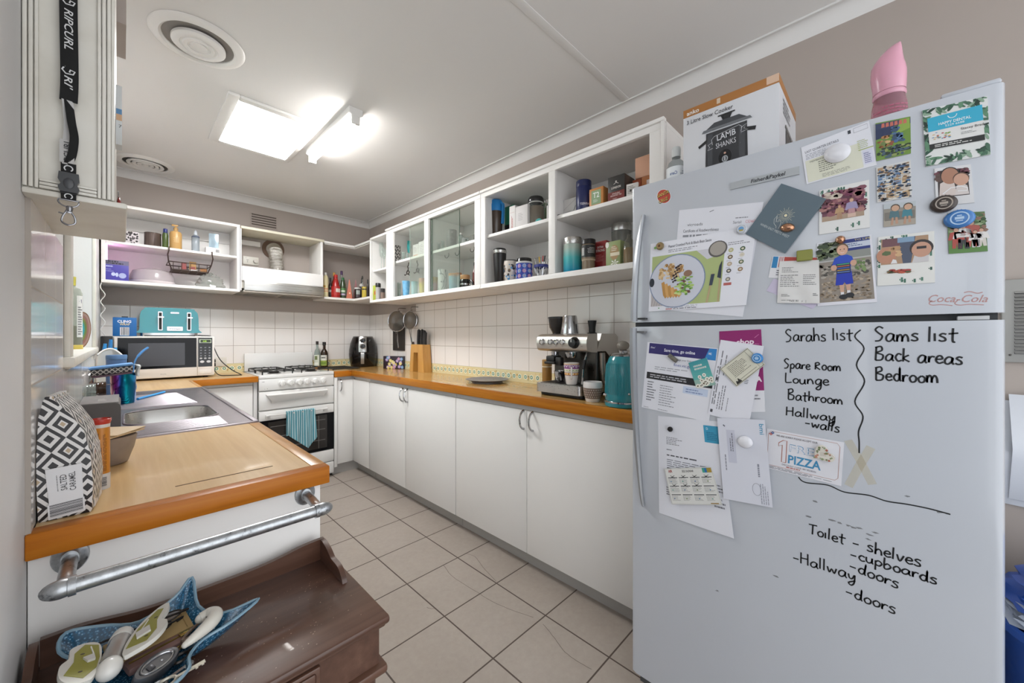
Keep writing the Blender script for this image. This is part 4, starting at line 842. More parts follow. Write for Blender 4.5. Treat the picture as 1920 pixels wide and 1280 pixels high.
def clipjar(t, d, r, h, f):
    c = t.part('clip'); a = f+1.35; ca, sa = math.cos(a), math.sin(a); c.tube([(ca*r*1.02, sa*r*1.02, h*.93), (ca*r*1.25, sa*r*1.25, h*.82), (ca*r*1.08, sa*r*1.08, h*.64), (ca*r*1.25, sa*r*1.25, h*.82)], .0025, 'chrome', 6)
    t.part('contents').lathe([(0, .01), (.93*r, .01), (.93*r, .68*h), (0, .70*h)], '#8a7464/.8', n=24)
    s_ = t.part('seal'); s_.lathe([(.84*r, .80*h), (.9*r, .82*h), (.84*r, .84*h)], '#d6d6d2/.4', n=24)
can('clip_jar', 'glass clip top jar of brown powder with dark lid', 'jar', (1.64,1.4117,0.0482,0.1753), S1, [('glass', [(0, 0), (.95, 0), (1, .02), (1, .70), (.9, .78), (.82, .80)], '~dfe5e2/.06'), ('lid', [(.93, .83), (.96, .88), (.93, .95), (.8, 1), (0, 1)], '#2b2b2c/.15')], G, clipjar)
t = Thing('jar_lid', 'small turquoise silicone lid lying in front of clip jar', 'lid'); a = (1.56,1.3203,0.0199,0.0343)
t.own.lathe([(0, 0), (a[2]*1.1, 0), (a[2]*.9, .012), (a[2]*.4, .02), (0, .022)], '#58b7b0/.4', (a[0], a[1], S1+.0004), 18); t.done()
can('green_jar', 'green tinted glass jar half hidden behind the clip jar', 'jar', (1.74,1.4356,0.0251,0.1729), S1, [('glass', [(0, 0), (1, 0), (1, .9), (.8, 1), (0, 1)], '#6f8468/.2')])
can('white_tube', 'slim white and silver tube against the shelf divider', 'tube', (1.6,1.2905,0.0085,0.0912), S1, [('tube', CYL, '#cfccc9/.35')])
def mugl(t, d, r, h, f): t.part('slider').box(-.012, -.004, h, .012, .012, h+.004, '#1c1b1b/.4', .0015)
can('travel_mug', 'tall black travel mug with steel rim on lower shelf', 'mug', (1.575,1.6404,0.0413,0.2054), S0, [('cup', [(0, 0), (.72, 0), (.76, .01), (.95, .78), (.96, .86), (0, .86)], '#191717/.35'), ('rim', [(.96, .861), (1, .875), (1, .945), (.97, .95)], 'steel'), ('lid', [(.97, .9505), (.92, .985), (.86, 1), (0, 1)], '#1c1b1b/.35')], G, mugl)
can('spotted_cup', 'small white cup with dark spots behind the black travel mug', 'cup', (1.7,1.8362,0.0209,0.142), S0, [('cup', CYL, '#cdc6c3/.4')])
def paint(seed, cols, n, rmax):
    def f_(t, d, r, h, f):
        R = random.Random(seed); b = list(d.values())[0]; C_ = Cyl(b, (0, 0, 0), r*1.003, f+PI/2, f-PI/2, 0, h*.86)
        for i in range(n): C_.ell(R.uniform(.08, .92), R.uniform(.08, .92), R.uniform(.3, 1)*rmax, R.choice(cols)+'/.3', 1+i % 5, R.uniform(.3, 1.2)*rmax, 10)
    return f_
can('painted_cup', 'pale cup painted with dark brown and blue blotches', 'cup', (1.57,1.543,0.0408,0.1212), S0, [('cup', [(0, 0), (.78, 0), (.86, .04), (1, .3), (1, .8), (.94, .98), (.92, 1), (0, 1)], '#c9c0b6/.35'), ('rim', [(.95, .96), (.96, 1), (.8, 1.01)], '#1e1c1c/.4')], G, paint(3, ('#3a2f2a', '#1f1d1c', '#3f83b5', '#7a6450', '#e2dbd2'), 46, .009))
def mandala(t, d, r, h, f):
    b = d['pot']; C_ = Cyl(b, (0, 0, 0), r*1.003, f+PI/2, f-PI/2, .02*h, h*.74)
    for i in range(5):
        for j in range(3):
            u, v = .1+.2*i, .18+.32*j
            for k in range(8): a = k*PI/4; C_.ell(u+.0085*math.cos(a)/C_.w, v+.0085*math.sin(a)/C_.h, .003, '#c98fae/.3' if (i+j) % 2 else '#8fb4e0/.3', 1, n=7)
            C_.ring(u, v, .0045, .0012, '#e3d5e0/.3', 2, n=10); C_.ell(u, v, .002, '#e8c7a0/.3', 3, n=7)
can('tea_pot_canister', 'cobalt blue canister with pink flower pattern and white rim', 'canister', (1.575,1.4422,0.0477,0.1198), S0, [('pot', [(0, 0), (.93, 0), (.97, .02), (.97, .74), (0, .74)], '#3348a5/.25'), ('rim', [(.98, .745), (1, .76), (1, .82), (.94, .83), (0, .83)], '#d9d6d3/.3'), ('lid', [(.92, .835), (.90, .86), (.86, .98), (.8, 1), (0, 1)], '#1b1a1a/.2')], G, mandala)
t = Thing('straw_caddy', 'metal cup of reusable straws and cleaning brushes with blue rim', 'straw holder'); x, y, r, h = (1.58,1.3222,0.0372,0.0689)
c = t.part('cup'); 
for i in range(10): a = i*PI/5; c.tube([(x+r*.7*math.cos(a), y+r*.7*math.sin(a), S0+.001), (x+r*math.cos(a+.5), y+r*math.sin(a+.5), S0+h*.85)], .0012, 'chrome', 5)
c.lathe([(0, 0), (r*.72, 0), (r*.72, .004), (0, .004)], 'chrome', (x, y, S0), 16)
t.part('rim').lathe([(r*.98, h*.78), (r*1.06, h*.8), (r*1.06, h), (r*.98, h)], '#28317a/.3', (x, y, S0), 22); t.done()
for k, (du, dz, c, lb) in enumerate(((-.040, .10, 'chrome', 'steel drinking straw leaning left in the straw cup'), (-.012, .105, '#c9a53f/.5', 'straw brush with yellow bristles in the straw cup'), (.012, .108, '#b5554f/.5', 'straw brush with red tip in the straw cup'), (.022, .108, '#2a2726/.5', 'black tipped straw in the straw cup'), (.040, .088, 'chrome', 'steel drinking straw leaning right in the straw cup'))):
    t = Thing('drinking_straw', lb, 'straw', group='straws in the straw cup'); t.own.tube([(x+.004*k-.008, y-du*.15, S0+.006), (x+.004*k-.008, y-du, S0+dz+.01)], .0024, 'chrome', 7)
    t.own.tube([(x+.004*k-.008, y-du*.72, S0+.006+.72*(dz+.004)), (x+.004*k-.008, y-du, S0+dz+.01)], .0037 if k in (1, 2, 3) else .0025, c, 7); t.done()
# open unit, bay beside the fridge
cart('white_carton', 'white carton with thin grey diagonal lines left of navy canister', 'box', 1.60, 1.68, (1.1053,1.1881,0.0946), S1, '#d4d1ce/.5', lambda s: [s.line([(0, .45), (.6, .75), (1, .95)], .0012, '#8b8885/.5'), s.line([(.75, .3), (.9, .55)], .003, '#55605a/.5'), s.lines(.1, .1, .8, .35, 3, '#b1aeac/.5')], G)
t = Thing('dark_lid', 'small black and white lid lying left of the white carton', 'lid'); a = (1.56,1.1886,0.0108,0.0324); t.own.lathe([(0, 0), (.012, 0), (.013, .008), (0, .014)], '#2a2728/.3', (a[0], a[1], S1+.0004), 14); t.done()
def navy(t, d, r, h, f):
    L = t.part('print'); C_ = Cyl(L, (0, 0, 0), r*1.004, f+1.2, f-1.2, 0, h); C_.text('HARVEST', .10, .20, .011, '#d8d8e2/.4', 1, .055, 'l', .02); C_.lines(.12, .08, .45, .17, 3, '#9fa3c0/.4'); C_.line([(.16, .42), (.12, .5), (.17, .58)], .003, '#c9cad8/.4')
can('canister', 'tall navy blue tea canister with white lettering', 'canister', (1.6,1.0658,0.0377,0.1562), S1, [('tube', [(0, 0), (.98, 0), (1, .01), (1, .80), (.985, .805), (0, .805)], '#1d2656/.35'), ('lid', [(.985, .806), (1, .81), (1, .985), (.97, 1), (0, 1)], '#1b2350/.35')], G, navy)
cart('tea_box', 'orange tea box with square green label', 'box', 1.565, 1.66, (0.9355,1.0108,0.0919), S1, '#c78549/.45', lambda s: [s.rect(.16, .16, .84, .88, '#8ba37c/.45'), s.text('T2', .5, .50, .026, '#eef0ea/.4', 2, .034, 'c', .015), s.lines(.3, .26, .7, .42, 3, '#d9e0d2/.5', 2)], G)
cart('tea_box', 'tall black and dark red tea box with white lettering', 'box', 1.545, 1.64, (0.8173,0.8989,0.1097), S1, '#33312f/.4', lambda s: [s.rect(0, 0, 1, .36, '#722a26/.4'), s.line([(.35, .66), (.5, .72), (.65, .66)], .0025, '#cfcac4/.4', 2), s.ell(.5, .76, .004, '#cfcac4/.4', 2), s.text('LONDON', .5, .48, .010, '#e3ddd6/.4', 2, .046, 'c', .02), s.text('ENGLISH', .5, .25, .007, '#e8d5cf/.4', 3, .036, 'c'), s.text('BREAKFAST TEA', .5, .17, .007, '#e8d5cf/.4', 3, .054, 'c'), s.lines(.3, .06, .7, .1, 1, '#d9c0b8/.4', 3)], G)
t = Thing('peach_box', 'peach cardboard box standing on the orange boxes at the shelf end', 'box'); bx = (0.7189,0.7948,0.0541)
t.own.box(1.60, bx[0], 1.903, 1.70, bx[1], 1.94+bx[2], '#dba98c/.6', .001); t.done()
for k, (u0, c) in enumerate((('@', '#b3613a/.5'),)):
    pass
bx = (0.7189,0.7648,0.0898)
cart('orange_box', 'orange cardboard box with white sticker under peach box', 'box', 1.60, 1.69, (bx[0], bx[1], .0905), S1, '#c07a4c/.5', lambda s: s.rect(.5, .2, .8, .8, '#e6d9d6/.5'))
bx = (0.7697,0.81,0.1055)
cart('red_box', 'dark orange box wedged left of the sticker box', 'box', 1.605, 1.69, (bx[0], bx[1], .0905), S1, '#a35030/.5')
bx = (0.7578,0.8098,0.0291)
cart('tea_packet', 'small white labelled packet propped at the shelf end above the fridge', 'packet', 1.548, 1.56, (bx[0], bx[1], .055), S1, '#d6d2cd/.5', lambda s: [s.lines(.1, .2, .9, .85, 5, '#7d7975/.5'), s.rect(.3, .35, .45, .55, '#4a4745/.5', 2)], G, .1)
can('grey_bag', 'grey and black coffee bag standing at shelf divider', 'bag', (1.62,1.2238,0.0252,0.143), S0, [('pouch', [(0, 0), (1, 0), (1.02, .3), (.95, .7), (.7, 1), (0, 1)], '#5c5e60/.4'), ('base', [(0, .0), (1.03, .002), (1.05, .22), (1.03, .24)], '#1f2224/.4')])
@mf
def teal_fade(N):
    z = N.xyz()[2]; N.P(col=N.ramp(N.math('DIVIDE', z, .165), (.05, '#1f8fae'), (.45, '#4fb3b4'), (.75, '#a9b8ad')), rough=.2)
can('gradient_jar', 'turquoise fading jar with steel lid', 'jar', (1.58,1.1188,0.0462,0.1759), S0, [('glass', [(0, 0), (.95, 0), (1, .02), (1, .80), (0, .80)], 'teal_fade'), ('lid', [(.98, .805), (1, .82), (1, .98), (.96, 1), (0, 1)], 'steel')], G)
def grinder(t, d, r, h, f):
    L = t.part('paper_label'); C_ = Cyl(L, (0, 0, 0), r*1.01, f+1.3, f-1.3, h*.40, h*.80); C_.rect(0, 0, 1, 1, '#1c1b1b/.4', 0, 16); C_.bars(.74, .15, .95, .78, '#d9d9d6/.4', 2); C_.lines(.15, .3, .65, .8, 5, '#a9a6a2/.4', 1)
can('coffee_jar', 'jar with black lid and black label over brown granules', 'jar', (1.56,1.012,0.0338,0.1453), S0, [('glass', [(0, 0), (.85, 0), (.88, .02), (.9, .3), (1, .38), (1, .80), (.93, .83), (0, .83)], '#85735f/.15'), ('lid', [(.92, .835), (.98, .84), (.98, .985), (.94, 1), (0, 1)], '#1b1919/.35'), ('shoulder', [(.93, .36), (.98, .34), (.9, .30), (.88, .3)], '#b5a48d/.3')], G, grinder)
cart('tea_box', 'red box lettered EXTRA STRONG', 'box', 1.60, 1.70, (0.9393,1.0033,0.1402), S0, '#8f2a2b/.4', lambda s: [s.text('EXTRA', .5, .76, .010, '#e8e0dc/.4', 2, .034, 'c', .02), s.text('STRONG', .5, .64, .012, '#e8e0dc/.4', 2, .046, 'c', .02), s.lines(.1, .3, .9, .55, 5, '#c07a78/.4'), s.poly([(.3, .0), (.92, .03), (.92, .12), (.3, .15)], '#2f3d7a/.4', 2), s.lines(.38, .05, .86, .11, 1, '#e3e3ee/.4', 3, .7)], G)
cart('tea_box', 'green carton with white flowers and round cream label', 'box', 1.555, 1.64, (0.8432,0.9157,0.116), S0, '#93a06c/.4', lambda s: [s.ell(.6, .55, .022, '#a8895c/.4', 1, .034), s.rect(.32, .42, .95, .55, '#ded3b8/.4', 2), s.lines(.4, .6, .85, .8, 3, '#e9e2cc/.4', 3), s.ell(.1, .88, .009, '#eceadf/.4', 2, .014)]+[s.poly([(.62, .14), (.62+.22*math.cos(a-.25), .14+.11*math.sin(a-.25)), (.62+.3*math.cos(a), .14+.15*math.sin(a)), (.62+.22*math.cos(a+.25), .14+.11*math.sin(a+.25))], '#efece2/.4', 3) for a in [k*PI/3+.3 for k in range(6)]], G)
can('storage_jar', 'tall clear glass jar with steel lid behind the green carton', 'jar', (1.77,0.9539,0.0494,0.2516), S0, [('glass', [(0, 0), (.95, 0), (1, .02), (1, .85), (0, .85)], '~c4c4be/.30'), ('lid', [(.98, .855), (1, .87), (1, .98), (.96, 1), (0, 1)], 'steel')], G)
x, y, r, h = (1.57,0.8075,0.0271,0.1345)
t = Thing('spirit_bottle', 'clear flask of amber liquid beside the fridge top', 'bottle', at=(x, y, S0+.0004)); t.part('glass').lathe([(0, 0), (r*.95, 0), (r, .004), (r, h*.62), (r*.7, h*.8), (r*.35, h*.88), (r*.33, h), (0, h)], '~d2cfc4/.10', n=24); t.part('liquid').lathe([(0, .004), (r*.9, .004), (r*.92, h*.55), (0, h*.56)], '#a5834a/.15', n=20); t.done()
# glass cupboard
def strokes(t, d, r, h, f):
    b = list(d.values())[0]; R = random.Random(5)
    for i in range(9):
        for j in range(5):
            a = f-1.5+i*.36+(.18 if j % 2 else 0); z = h*(.1+.2*j); C_ = Cyl(b, (0, 0, 0), r*1.004, a-.16, a+.16, z-h*.10, z+h*.10); C_.line([(.05, .1 if (i+j) % 2 else .9), (.5, .5), (.95, .9 if (i+j) % 2 else .1)], .0058, '#1d1b1b/.3', 1)
can('canister', 'white canister with black herringbone strokes behind glass', 'canister', (1.6,2.9048,0.0329,0.1451), S1, [('tube', CYL, '#d5d1cc/.35')], None, strokes)
@mf
def clear_glass(N): N.m.name = 'clear_glass'
MC['clear_glass'] = mat('~e9efec/.10/1.45')
def goblet(lb, p, z, gp, col='clear_glass'):
    x, y, r, h = p; t = Thing('wine_glass', lb, 'glass', at=(x, y, z+.0004), group=gp)
    t.part('bowl').lathe([(.002, h*.45), (r*.7, h*.52), (r, h*.72), (r*.86, h)], col, n=20); t.part('stem').lathe([(.003, h*.46), (.0028, .006), (.01, .004), (r*.85, .001), (r*.85, 0), (0, 0)], 'clear_glass', n=18); return t.done()
def tumbler(nm, lb, cat, p, z, col, gp=None, k=.8, deco=None, inner=True):
    return can(nm, lb, cat, p, z, [('glass' if deco else 'cup', [(0, 0), (k, 0), (k+.03, .02), (1, 1), (.94, 1), (k-.05, .05), (0, .045)], col)], gp, deco)
GG = 'clear glasses on the upper shelf behind glass'
for u0, u1, vt, lb in ((752, 759.5, 473, 'leftmost'), (761, 767, 474, 'second')):
    pass
tumbler('drinking_glass', 'small clear glass right of the herringbone canister', 'glass', (1.6,2.7973,0.0156,0.0752), S1, 'clear_glass', GG)
tumbler('drinking_glass', 'clear glass in front of the turquoise goblet', 'glass', (1.57,2.6779,0.0121,0.0478), S1, 'clear_glass', GG)
goblet('turquoise stemmed glass behind glass beside the canister', (1.68,2.8443,0.0172,0.1889), S1, GG, '#3ea7a6/.15')
cart('glass_box', 'white printed box with orange picture behind the left glass door', 'box', 1.66, 1.76, (2.6686,2.7526,0.1359), S1, '#d6d3cf/.5', lambda s: [s.rect(.1, .05, .9, .38, '#c9a187/.5'), s.lines(.15, .5, .85, .85, 4, '#a8a5a2/.5')])
cart('glass_box', 'plain white printed box beside the divider behind glass', 'box', 1.66, 1.76, (2.5651,2.6662,0.1451), S1, '#dcdad6/.5', lambda s: [s.lines(.15, .3, .85, .85, 6, '#b4b1ae/.5'), s.rect(.7, .1, .9, .2, '#77736f/.5')])
GB = 'blue glasses behind glass'
@mf
def blue_glass(N): N.P(col=N.mix(N.noise(45, 2), lin('#2b7fb5'), lin('#8fc3dc')), rough=.1)
tumbler('drinking_glass', 'bright blue streaked tumbler on the lower shelf behind glass', 'glass', (1.58,2.7192,0.0306,0.1251), S0, 'blue_glass', GB, .74)
tumbler('drinking_glass', 'pale blue tumbler right of the bright blue one', 'glass', (1.58,2.5949,0.0269,0.1083), S0, '#9fc4cc/.15', GB, .8)
tumbler('drinking_glass', 'thin clear glass at the left end of the lower shelf', 'glass', (1.6,2.8634,0.0148,0.1287), S0, 'clear_glass', None, .85)
def band(c1, c2, z=.55):
    def f_(t, d, r, h, f): t.part('upper_band').lathe([(r*(.82+.18*z), h*z), (r*1.012, h*1.0), (r*.95, h*1.002)], c2, n=24)
    return f_
GC = 'two tone cups behind glass'
tumbler('tumbler', 'yellow cup with peach top behind left glass door', 'cup', (1.58,2.4829,0.0263,0.121), S0, '#d8c46a/.35', GC, .8, band('', '#cfa48e/.35', .6))
tumbler('tumbler', 'pink cup with yellow top right of the centre stile', 'cup', (1.585,2.3414,0.0285,0.1142), S0, '#cfa6a0/.35', GC, .8, band('', '#c8ad66/.35', .6))
tumbler('tumbler', 'pale blue cup with orange top', 'cup', (1.575,2.0985,0.0305,0.1121), S0, '#9fc4d2/.35', GC, .84, band('', '#d3a37a/.35', .5))
tumbler('tumbler', 'orange topped cup beside the black pot, behind glass edge', 'cup', (1.66,2.1498,0.0242,0.1318), S0, '#b9c9cd/.35', GC, .84, band('', '#c98f66/.35', .5))
@mf
def marble(N): N.P(col=N.ramp(N.n('TexWave', {'Vector': N.obj(), 'Scale': 14, 'Distortion': 14, 'Detail': 3}).outputs['Fac'], (.02, '#8d8d8c'), (.14, '#d9d8d4'), (1, '#e0dedb')), rough=.3)
tumbler('tumbler', 'tall white marbled tumbler behind glass', 'cup', (1.58,2.2273,0.0342,0.1539), S0, 'marble', GC, .86)
x, y, r, h = (1.6,2,0.0388,0.093)
t = Thing('espresso_pot', 'small black pot with wooden lid and handle behind glass', 'pot', at=(x, y, S0+.0004)); t.part('body').lathe([(0, 0), (r*.9, 0), (r, .01), (r*.95, h*.5), (r*.8, h*.68), (0, h*.68)], '#191818/.2', n=24); t.part('lid').lathe([(r*.82, h*.69), (r*.85, h*.72), (r*.85, h*.95), (r*.8, h), (0, h)], '#b08557/.45', n=24)
hd = t.part('handle'); hd.tube(smooth_path([(0, -r*.9, h*.55), (-.005, -r*1.6, h*.58), (-.005, -r*2.1, h*.42), (-.005, -r*2.3, h*.2)], 4), .006, '#191818/.3', 8); c_ = t.part('chrome_band'); c_.lathe([(r*.99, h*.28), (r*1.01, h*.3), (r*1.0, h*.38)], 'chrome', n=24); t.done()
x, y, r, h = (1.62,1.9249,0.0139,0.1709)
bottle('sauce_bottle', 'slim brown bottle with black cap at right end behind glass', x, y, S0+.0004, r*1.1, h, '#5f2a24/.2', cap='#221e1d/.4')
can('canister', 'grey lettered canister on upper shelf behind the right pane', 'canister', (1.6,2.1485,0.0356,0.1266), S1, [('tube', CYL, '#6e6a68/.4')], None, lambda t, d, r, h, f: [Cyl(t.part('print'), (0, 0, 0), r*1.005, f+1, f-1, 0, h).ring(.5, .45, .016, .0018, '#a8a4a0/.4', 1).lines(.38, .78, .62, .9, 1, '#b3afab/.4', 1, .6)])
for u0, u1, vt, lb in ((806, 818, 446, 'wide clear glass at left of right hand glass bay'), (820, 825, 455, 'slim clear glass in the middle of the right hand glass bay'), (827, 833, 452, 'clear glass left of the grey canister')):
    pass
tumbler('drinking_glass', 'wide clear glass at the left of the right hand glass bay', 'glass', (1.6,2.3721,0.0221,0.1035), S1, 'clear_glass', GG, .9)
tumbler('drinking_glass', 'slim clear glass in the middle of the right hand glass bay', 'glass', (1.6,2.3013,0.0104,0.064), S1, 'clear_glass', GG, .9)
tumbler('drinking_glass', 'clear glass just left of the grey canister', 'glass', (1.6,2.2507,0.0112,0.0705), S1, 'clear_glass', GG, .9)
can('storage_jar', 'small clear jar with white lid right of grey canister', 'jar', (1.58,2.0188,0.0167,0.0796), S1, [('glass', [(0, 0), (1, 0), (1, .7), (.7, .85), (0, .85)], '~d9dedb/.3'), ('lid', [(.72, .855), (.72, 1), (0, 1)], '#dad7d3/.4')])
can('storage_jar', 'low clear dish with dark writing on upper shelf behind glass', 'jar', (1.56,1.9473,0.0224,0.0309), S1, [('glass', [(0, 0), (1, 0), (1, .9), (.8, 1), (0, 1)], '~dde2df/.25')], None, lambda t, d, r, h, f: Cyl(t.part('print'), (0, 0, 0), r*1.01, f+1, f-1, 0, h).lines(.3, .2, .6, .6, 1, '#22211f/.4', 1, .7))
x, y, r, h = (1.57,1.8642,0.0059,0.0381)
can('black_jar', 'tiny black jar at the right end of upper glass shelf', 'jar', (x, y, r*1.2, h), S1, [('jar', CYL, '#25211f/.3')])
for lb, (x, y), sgn in (('dark metal key ornament hanging from left shelf hook', (1.60, (2.725,1.7599)[0]), 1), ('grey key ornament hanging behind the left glass door', (1.60, (2.5835,1.75)[0]), -1)):
    t = Thing('hanging_ornament', lb, 'ornament', group='key ornaments behind glass'); m = '#3b332d/.4/.6'; z = 1.715
    t.own.tube(smooth_path([(x, y-.01*sgn, 1.793), (x, y-.008*sgn, 1.775), (x, y+.004*sgn, 1.76), (x, y-.004*sgn, 1.742), (x, y+.006*sgn, 1.73)], 5), .0035, m, 6)
    t.own.tube([(x+.0, y+.018*math.cos(a), z+.014*math.sin(a)) for a in [i*PI/8 for i in range(16)]], .0045, m, 6, True)
    t.own.tube(smooth_path([(x, y+.015, z-.006), (x, y+.04*abs(sgn), z-.018), (x, y+.055, z-.012)], 4), .0035, m, 6); t.own.tube([(x, y-.012, z-.012), (x, y-.02, z-.026)], .004, m, 6); t.done()
# narrow end unit
GW = 'wine glasses in the narrow end unit'
goblet('clear wine glass in the narrow end unit, left one', (1.6,3.173,0.0178,0.245), 1.784, GW); goblet('clear wine glass nearer the front in the narrow unit', (1.575,3.0753,0.0174,0.1779), 1.784, GW)
cart('spice_packet', 'yellow green packet at the left end of narrow unit', 'packet', 1.54, 1.56, (3.1561,3.2114,0.131), S0, '#a9b43f/.45', lambda s: s.ell(.7, .5, .010, '#b8402f/.5', 1, .02))
x, y, r, h = (1.56,3.1522,0.0219,0.1486)
can('spice_grinder', 'clear spice grinder with black cap in narrow end unit', 'jar', (x, y, r, h), S0, [('glass', [(0, 0), (.95, 0), (.95, .76), (0, .76)], '#a9a5a2/.15'), ('cap', [(1, .765), (1.02, .8), (1, .97), (.9, 1), (0, 1)], '#1c1a1a/.4')])
can('spice_jar', 'short spice jar with dark lid beside the spice grinder', 'jar', (1.575,3.0969,0.0185,0.0986), S0, [('glass', [(0, 0), (1, 0), (1, .66), (0, .66)], '#7d6a5e/.2'), ('lid', [(1.02, .665), (1.02, 1), (0, 1)], '#221f1e/.4')])
# sauces on the corner shelf
K0 = 1.5675; GS = 'sauces on the corner shelf'
def sb(nm, lb, p, col, capc, prof=None, lab=None, capz=.86, cat='bottle'):
    prof = prof or [(0, 0), (.95, 0), (1, .02), (1, .52), (.8, .64), (.34, .76), (.32, capz), (0, capz)]
    def dk(t, d, r, h, f):
        if lab: C_ = Cyl(t.part('paper_label'), (0, 0, 0), r*1.012, f+1.25, f-1.25, h*.12, h*.48); C_.rect(0, 0, 1, 1, lab[0], 0, 12); [C_.rect(*q, 1, 6) for q in lab[1:]]
    return can(nm, lb, cat, p, K0, [('body', prof, col), ('cap', [(.40, capz+.002), (.42, capz+.01), (.42, .99), (.36, 1), (0, 1)], capc)], GS, dk)
sb('dressing_bottle', 'cream dressing bottle at the left end of the corner shelf', (1.3317,3.735,0.0246,0.2319), '#d8cfa4/.35', '#e0ded9/.4', [(0, 0), (.95, 0), (1, .02), (1, .7), (.85, .82), (.45, .9), (0, .9)], ('#d9cfa0/.5', (.1, .55, .9, .66, '#c26a4e/.5'), (.1, .3, .9, .4, '#c98a6a/.5'), (.5, .75, 1, 1.0, '#b98b34/.5')), .9)
sb('sauce_bottle', 'dark sauce bottle with white collar left of red bottle', (1.3951,3.79,0.0207,0.195), '#2d1b1a/.2', '#1e1b1a/.4', None, ('#3a3330/.5', (.1, .5, .9, .8, '#cfc9c0/.5')))
sb('sauce_bottle', 'large red chilli sauce bottle with gold cap behind', (1.4077,3.69,0.0398,0.2157), '#a01f1c/.25', '#a81f1e/.35', [(0, 0), (.95, 0), (1, .02), (1, .25), (.75, .55), (.52, .78), (.42, .8), (.40, .86), (0, .86)], ('#a8231f/.4', (.05, .3, .5, .75, '#cfc6be/.5')))
sb('sauce_bottle', 'tall bottle with gold cap behind the red bottle', (1.4334,3.8,0.0257,0.2518), '#5b2a1e/.2', '#b48a3a/.35')
sb('sauce_bottle', 'clear bottle with purple cap standing behind the green capped one', (1.5121,3.82,0.0263,0.2794), '~cfcfc8/.35', '#45254f/.35')
sb('mint_sauce_bottle', 'bottle with green cap and green and purple label', (1.4771,3.7,0.0279,0.1969), '#35432b/.2', '#2c6b3a/.4', [(0, 0), (.95, 0), (1, .02), (1, .52), (.85, .66), (.62, .8), (.6, .88), (0, .88)], ('#4d7a43/.5', (0, 0, 1, .4, '#5c2c68/.5'), (.2, .5, .8, .7, '#cfd2c2/.5'), (.2, .08, .8, .24, '#c9b3cf/.5')), .88)
for lb, (x, y, r, h), c in (('orange spice pouch folded to a point on corner shelf', (1.5351,3.69,0.0272,0.1894), '#b5562f/.35'), ('dark red spice pouch folded to a point on the corner shelf', (1.6177,3.74,0.0293,0.1984), '#7e3231/.35')):
    t = Thing('spice_pouch', lb, 'pouch', at=(x, y, K0+.0004), rz=-.5, group='spice pouches on the corner shelf')
    t.own.add([(-r, -.014, 0), (r, -.014, 0), (r, .014, 0), (-r, .014, 0), (-r*.1, -.002, h), (r*.12, -.002, h*.96), (r*.12, .002, h*.96), (-r*.1, .002, h)], [(0, 1, 2, 3), (0, 1, 5, 4), (1, 2, 6, 5), (2, 3, 7, 6), (3, 0, 4, 7), (4, 5, 6, 7)], c)
    s = Surf(t.own, (-r*.8, -.0145, h*.05), (r*.8, -.0145, h*.05), (r*.5, -.0085, h*.5), (-r*.5, -.0085, h*.5), (0, -1, .2)); s.ell(.6, .5, r*.35, '#d9a07a/.4', 1); s.ell(.6, .5, r*.2, '#e9d2bd/.4', 2); t.done()
can('spread_jar', 'dark jar with white lid and pale label on corner shelf', 'jar', (1.6066,3.675,0.0277,0.1124), K0, [('glass', [(0, 0), (.95, 0), (1, .03), (1, .85), (0, .85)], '#2b201c/.15'), ('lid', [(1.02, .855), (1.02, .98), (0, 1)], '#dcd8d2/.35')], GS, lambda t, d, r, h, f: [Cyl(t.part('paper_label'), (0, 0, 0), r*1.012, f+1, f-.4, h*.15, h*.75).rect(0, .4, 1, 1, '#a9b0ab/.5', 0, 8).rect(0, 0, 1, .38, '#4d4247/.5', 0, 8)])
x, y, r, h = (1.66,3.7055,0.0209,0.2152)
can('squeeze_bottle', 'black sauce squeeze bottle with white collar and nozzle', 'bottle', (x, y, r, h), K0, [('body', [(0, 0), (1, 0), (1, .5), (.85, .6), (0, .6)], '#231a1a/.25'), ('collar', [(.9, .6), (.95, .68), (.3, .74), (0, .74)], '#d9d6d2/.3'), ('nozzle', [(.3, .74), (.12, 1), (0, 1)], '#1b1919/.4')], GS)
can('mustard_tin', 'yellow tin with black band at the right of corner shelf', 'tin', (1.62,3.5439,0.0261,0.1069), K0, [('tin', CYL, '#c1aa3f/.35'), ('band', [(1.01, .74), (1.02, .75), (1.02, .82), (1.01, .83)], '#2b2618/.4')], GS)
can('oil_cruet', 'clear glass cruet behind the yellow tin', 'cruet', (1.74,3.8621,0.018,0.2629), K0, [('glass', [(0, 0), (1, 0), (1, .5), (.3, .7), (.3, .85), (0, .85)], '~d5dad6/.2'), ('stopper', [(.3, .855), (.5, .92), (.3, 1), (0, 1)], '#55504b/.3/.8')], GS)
can('sauce_bottle', 'small dark bottle at the far right of corner shelf', 'bottle', (1.6,3.4389,0.0116,0.1649), K0, [('body', [(0, 0), (1, 0), (1, .55), (.4, .75), (0, .75)], '#2b2320/.25'), ('cap', [(.5, .752), (.5, 1), (0, 1)], '#191817/.4')], GS)
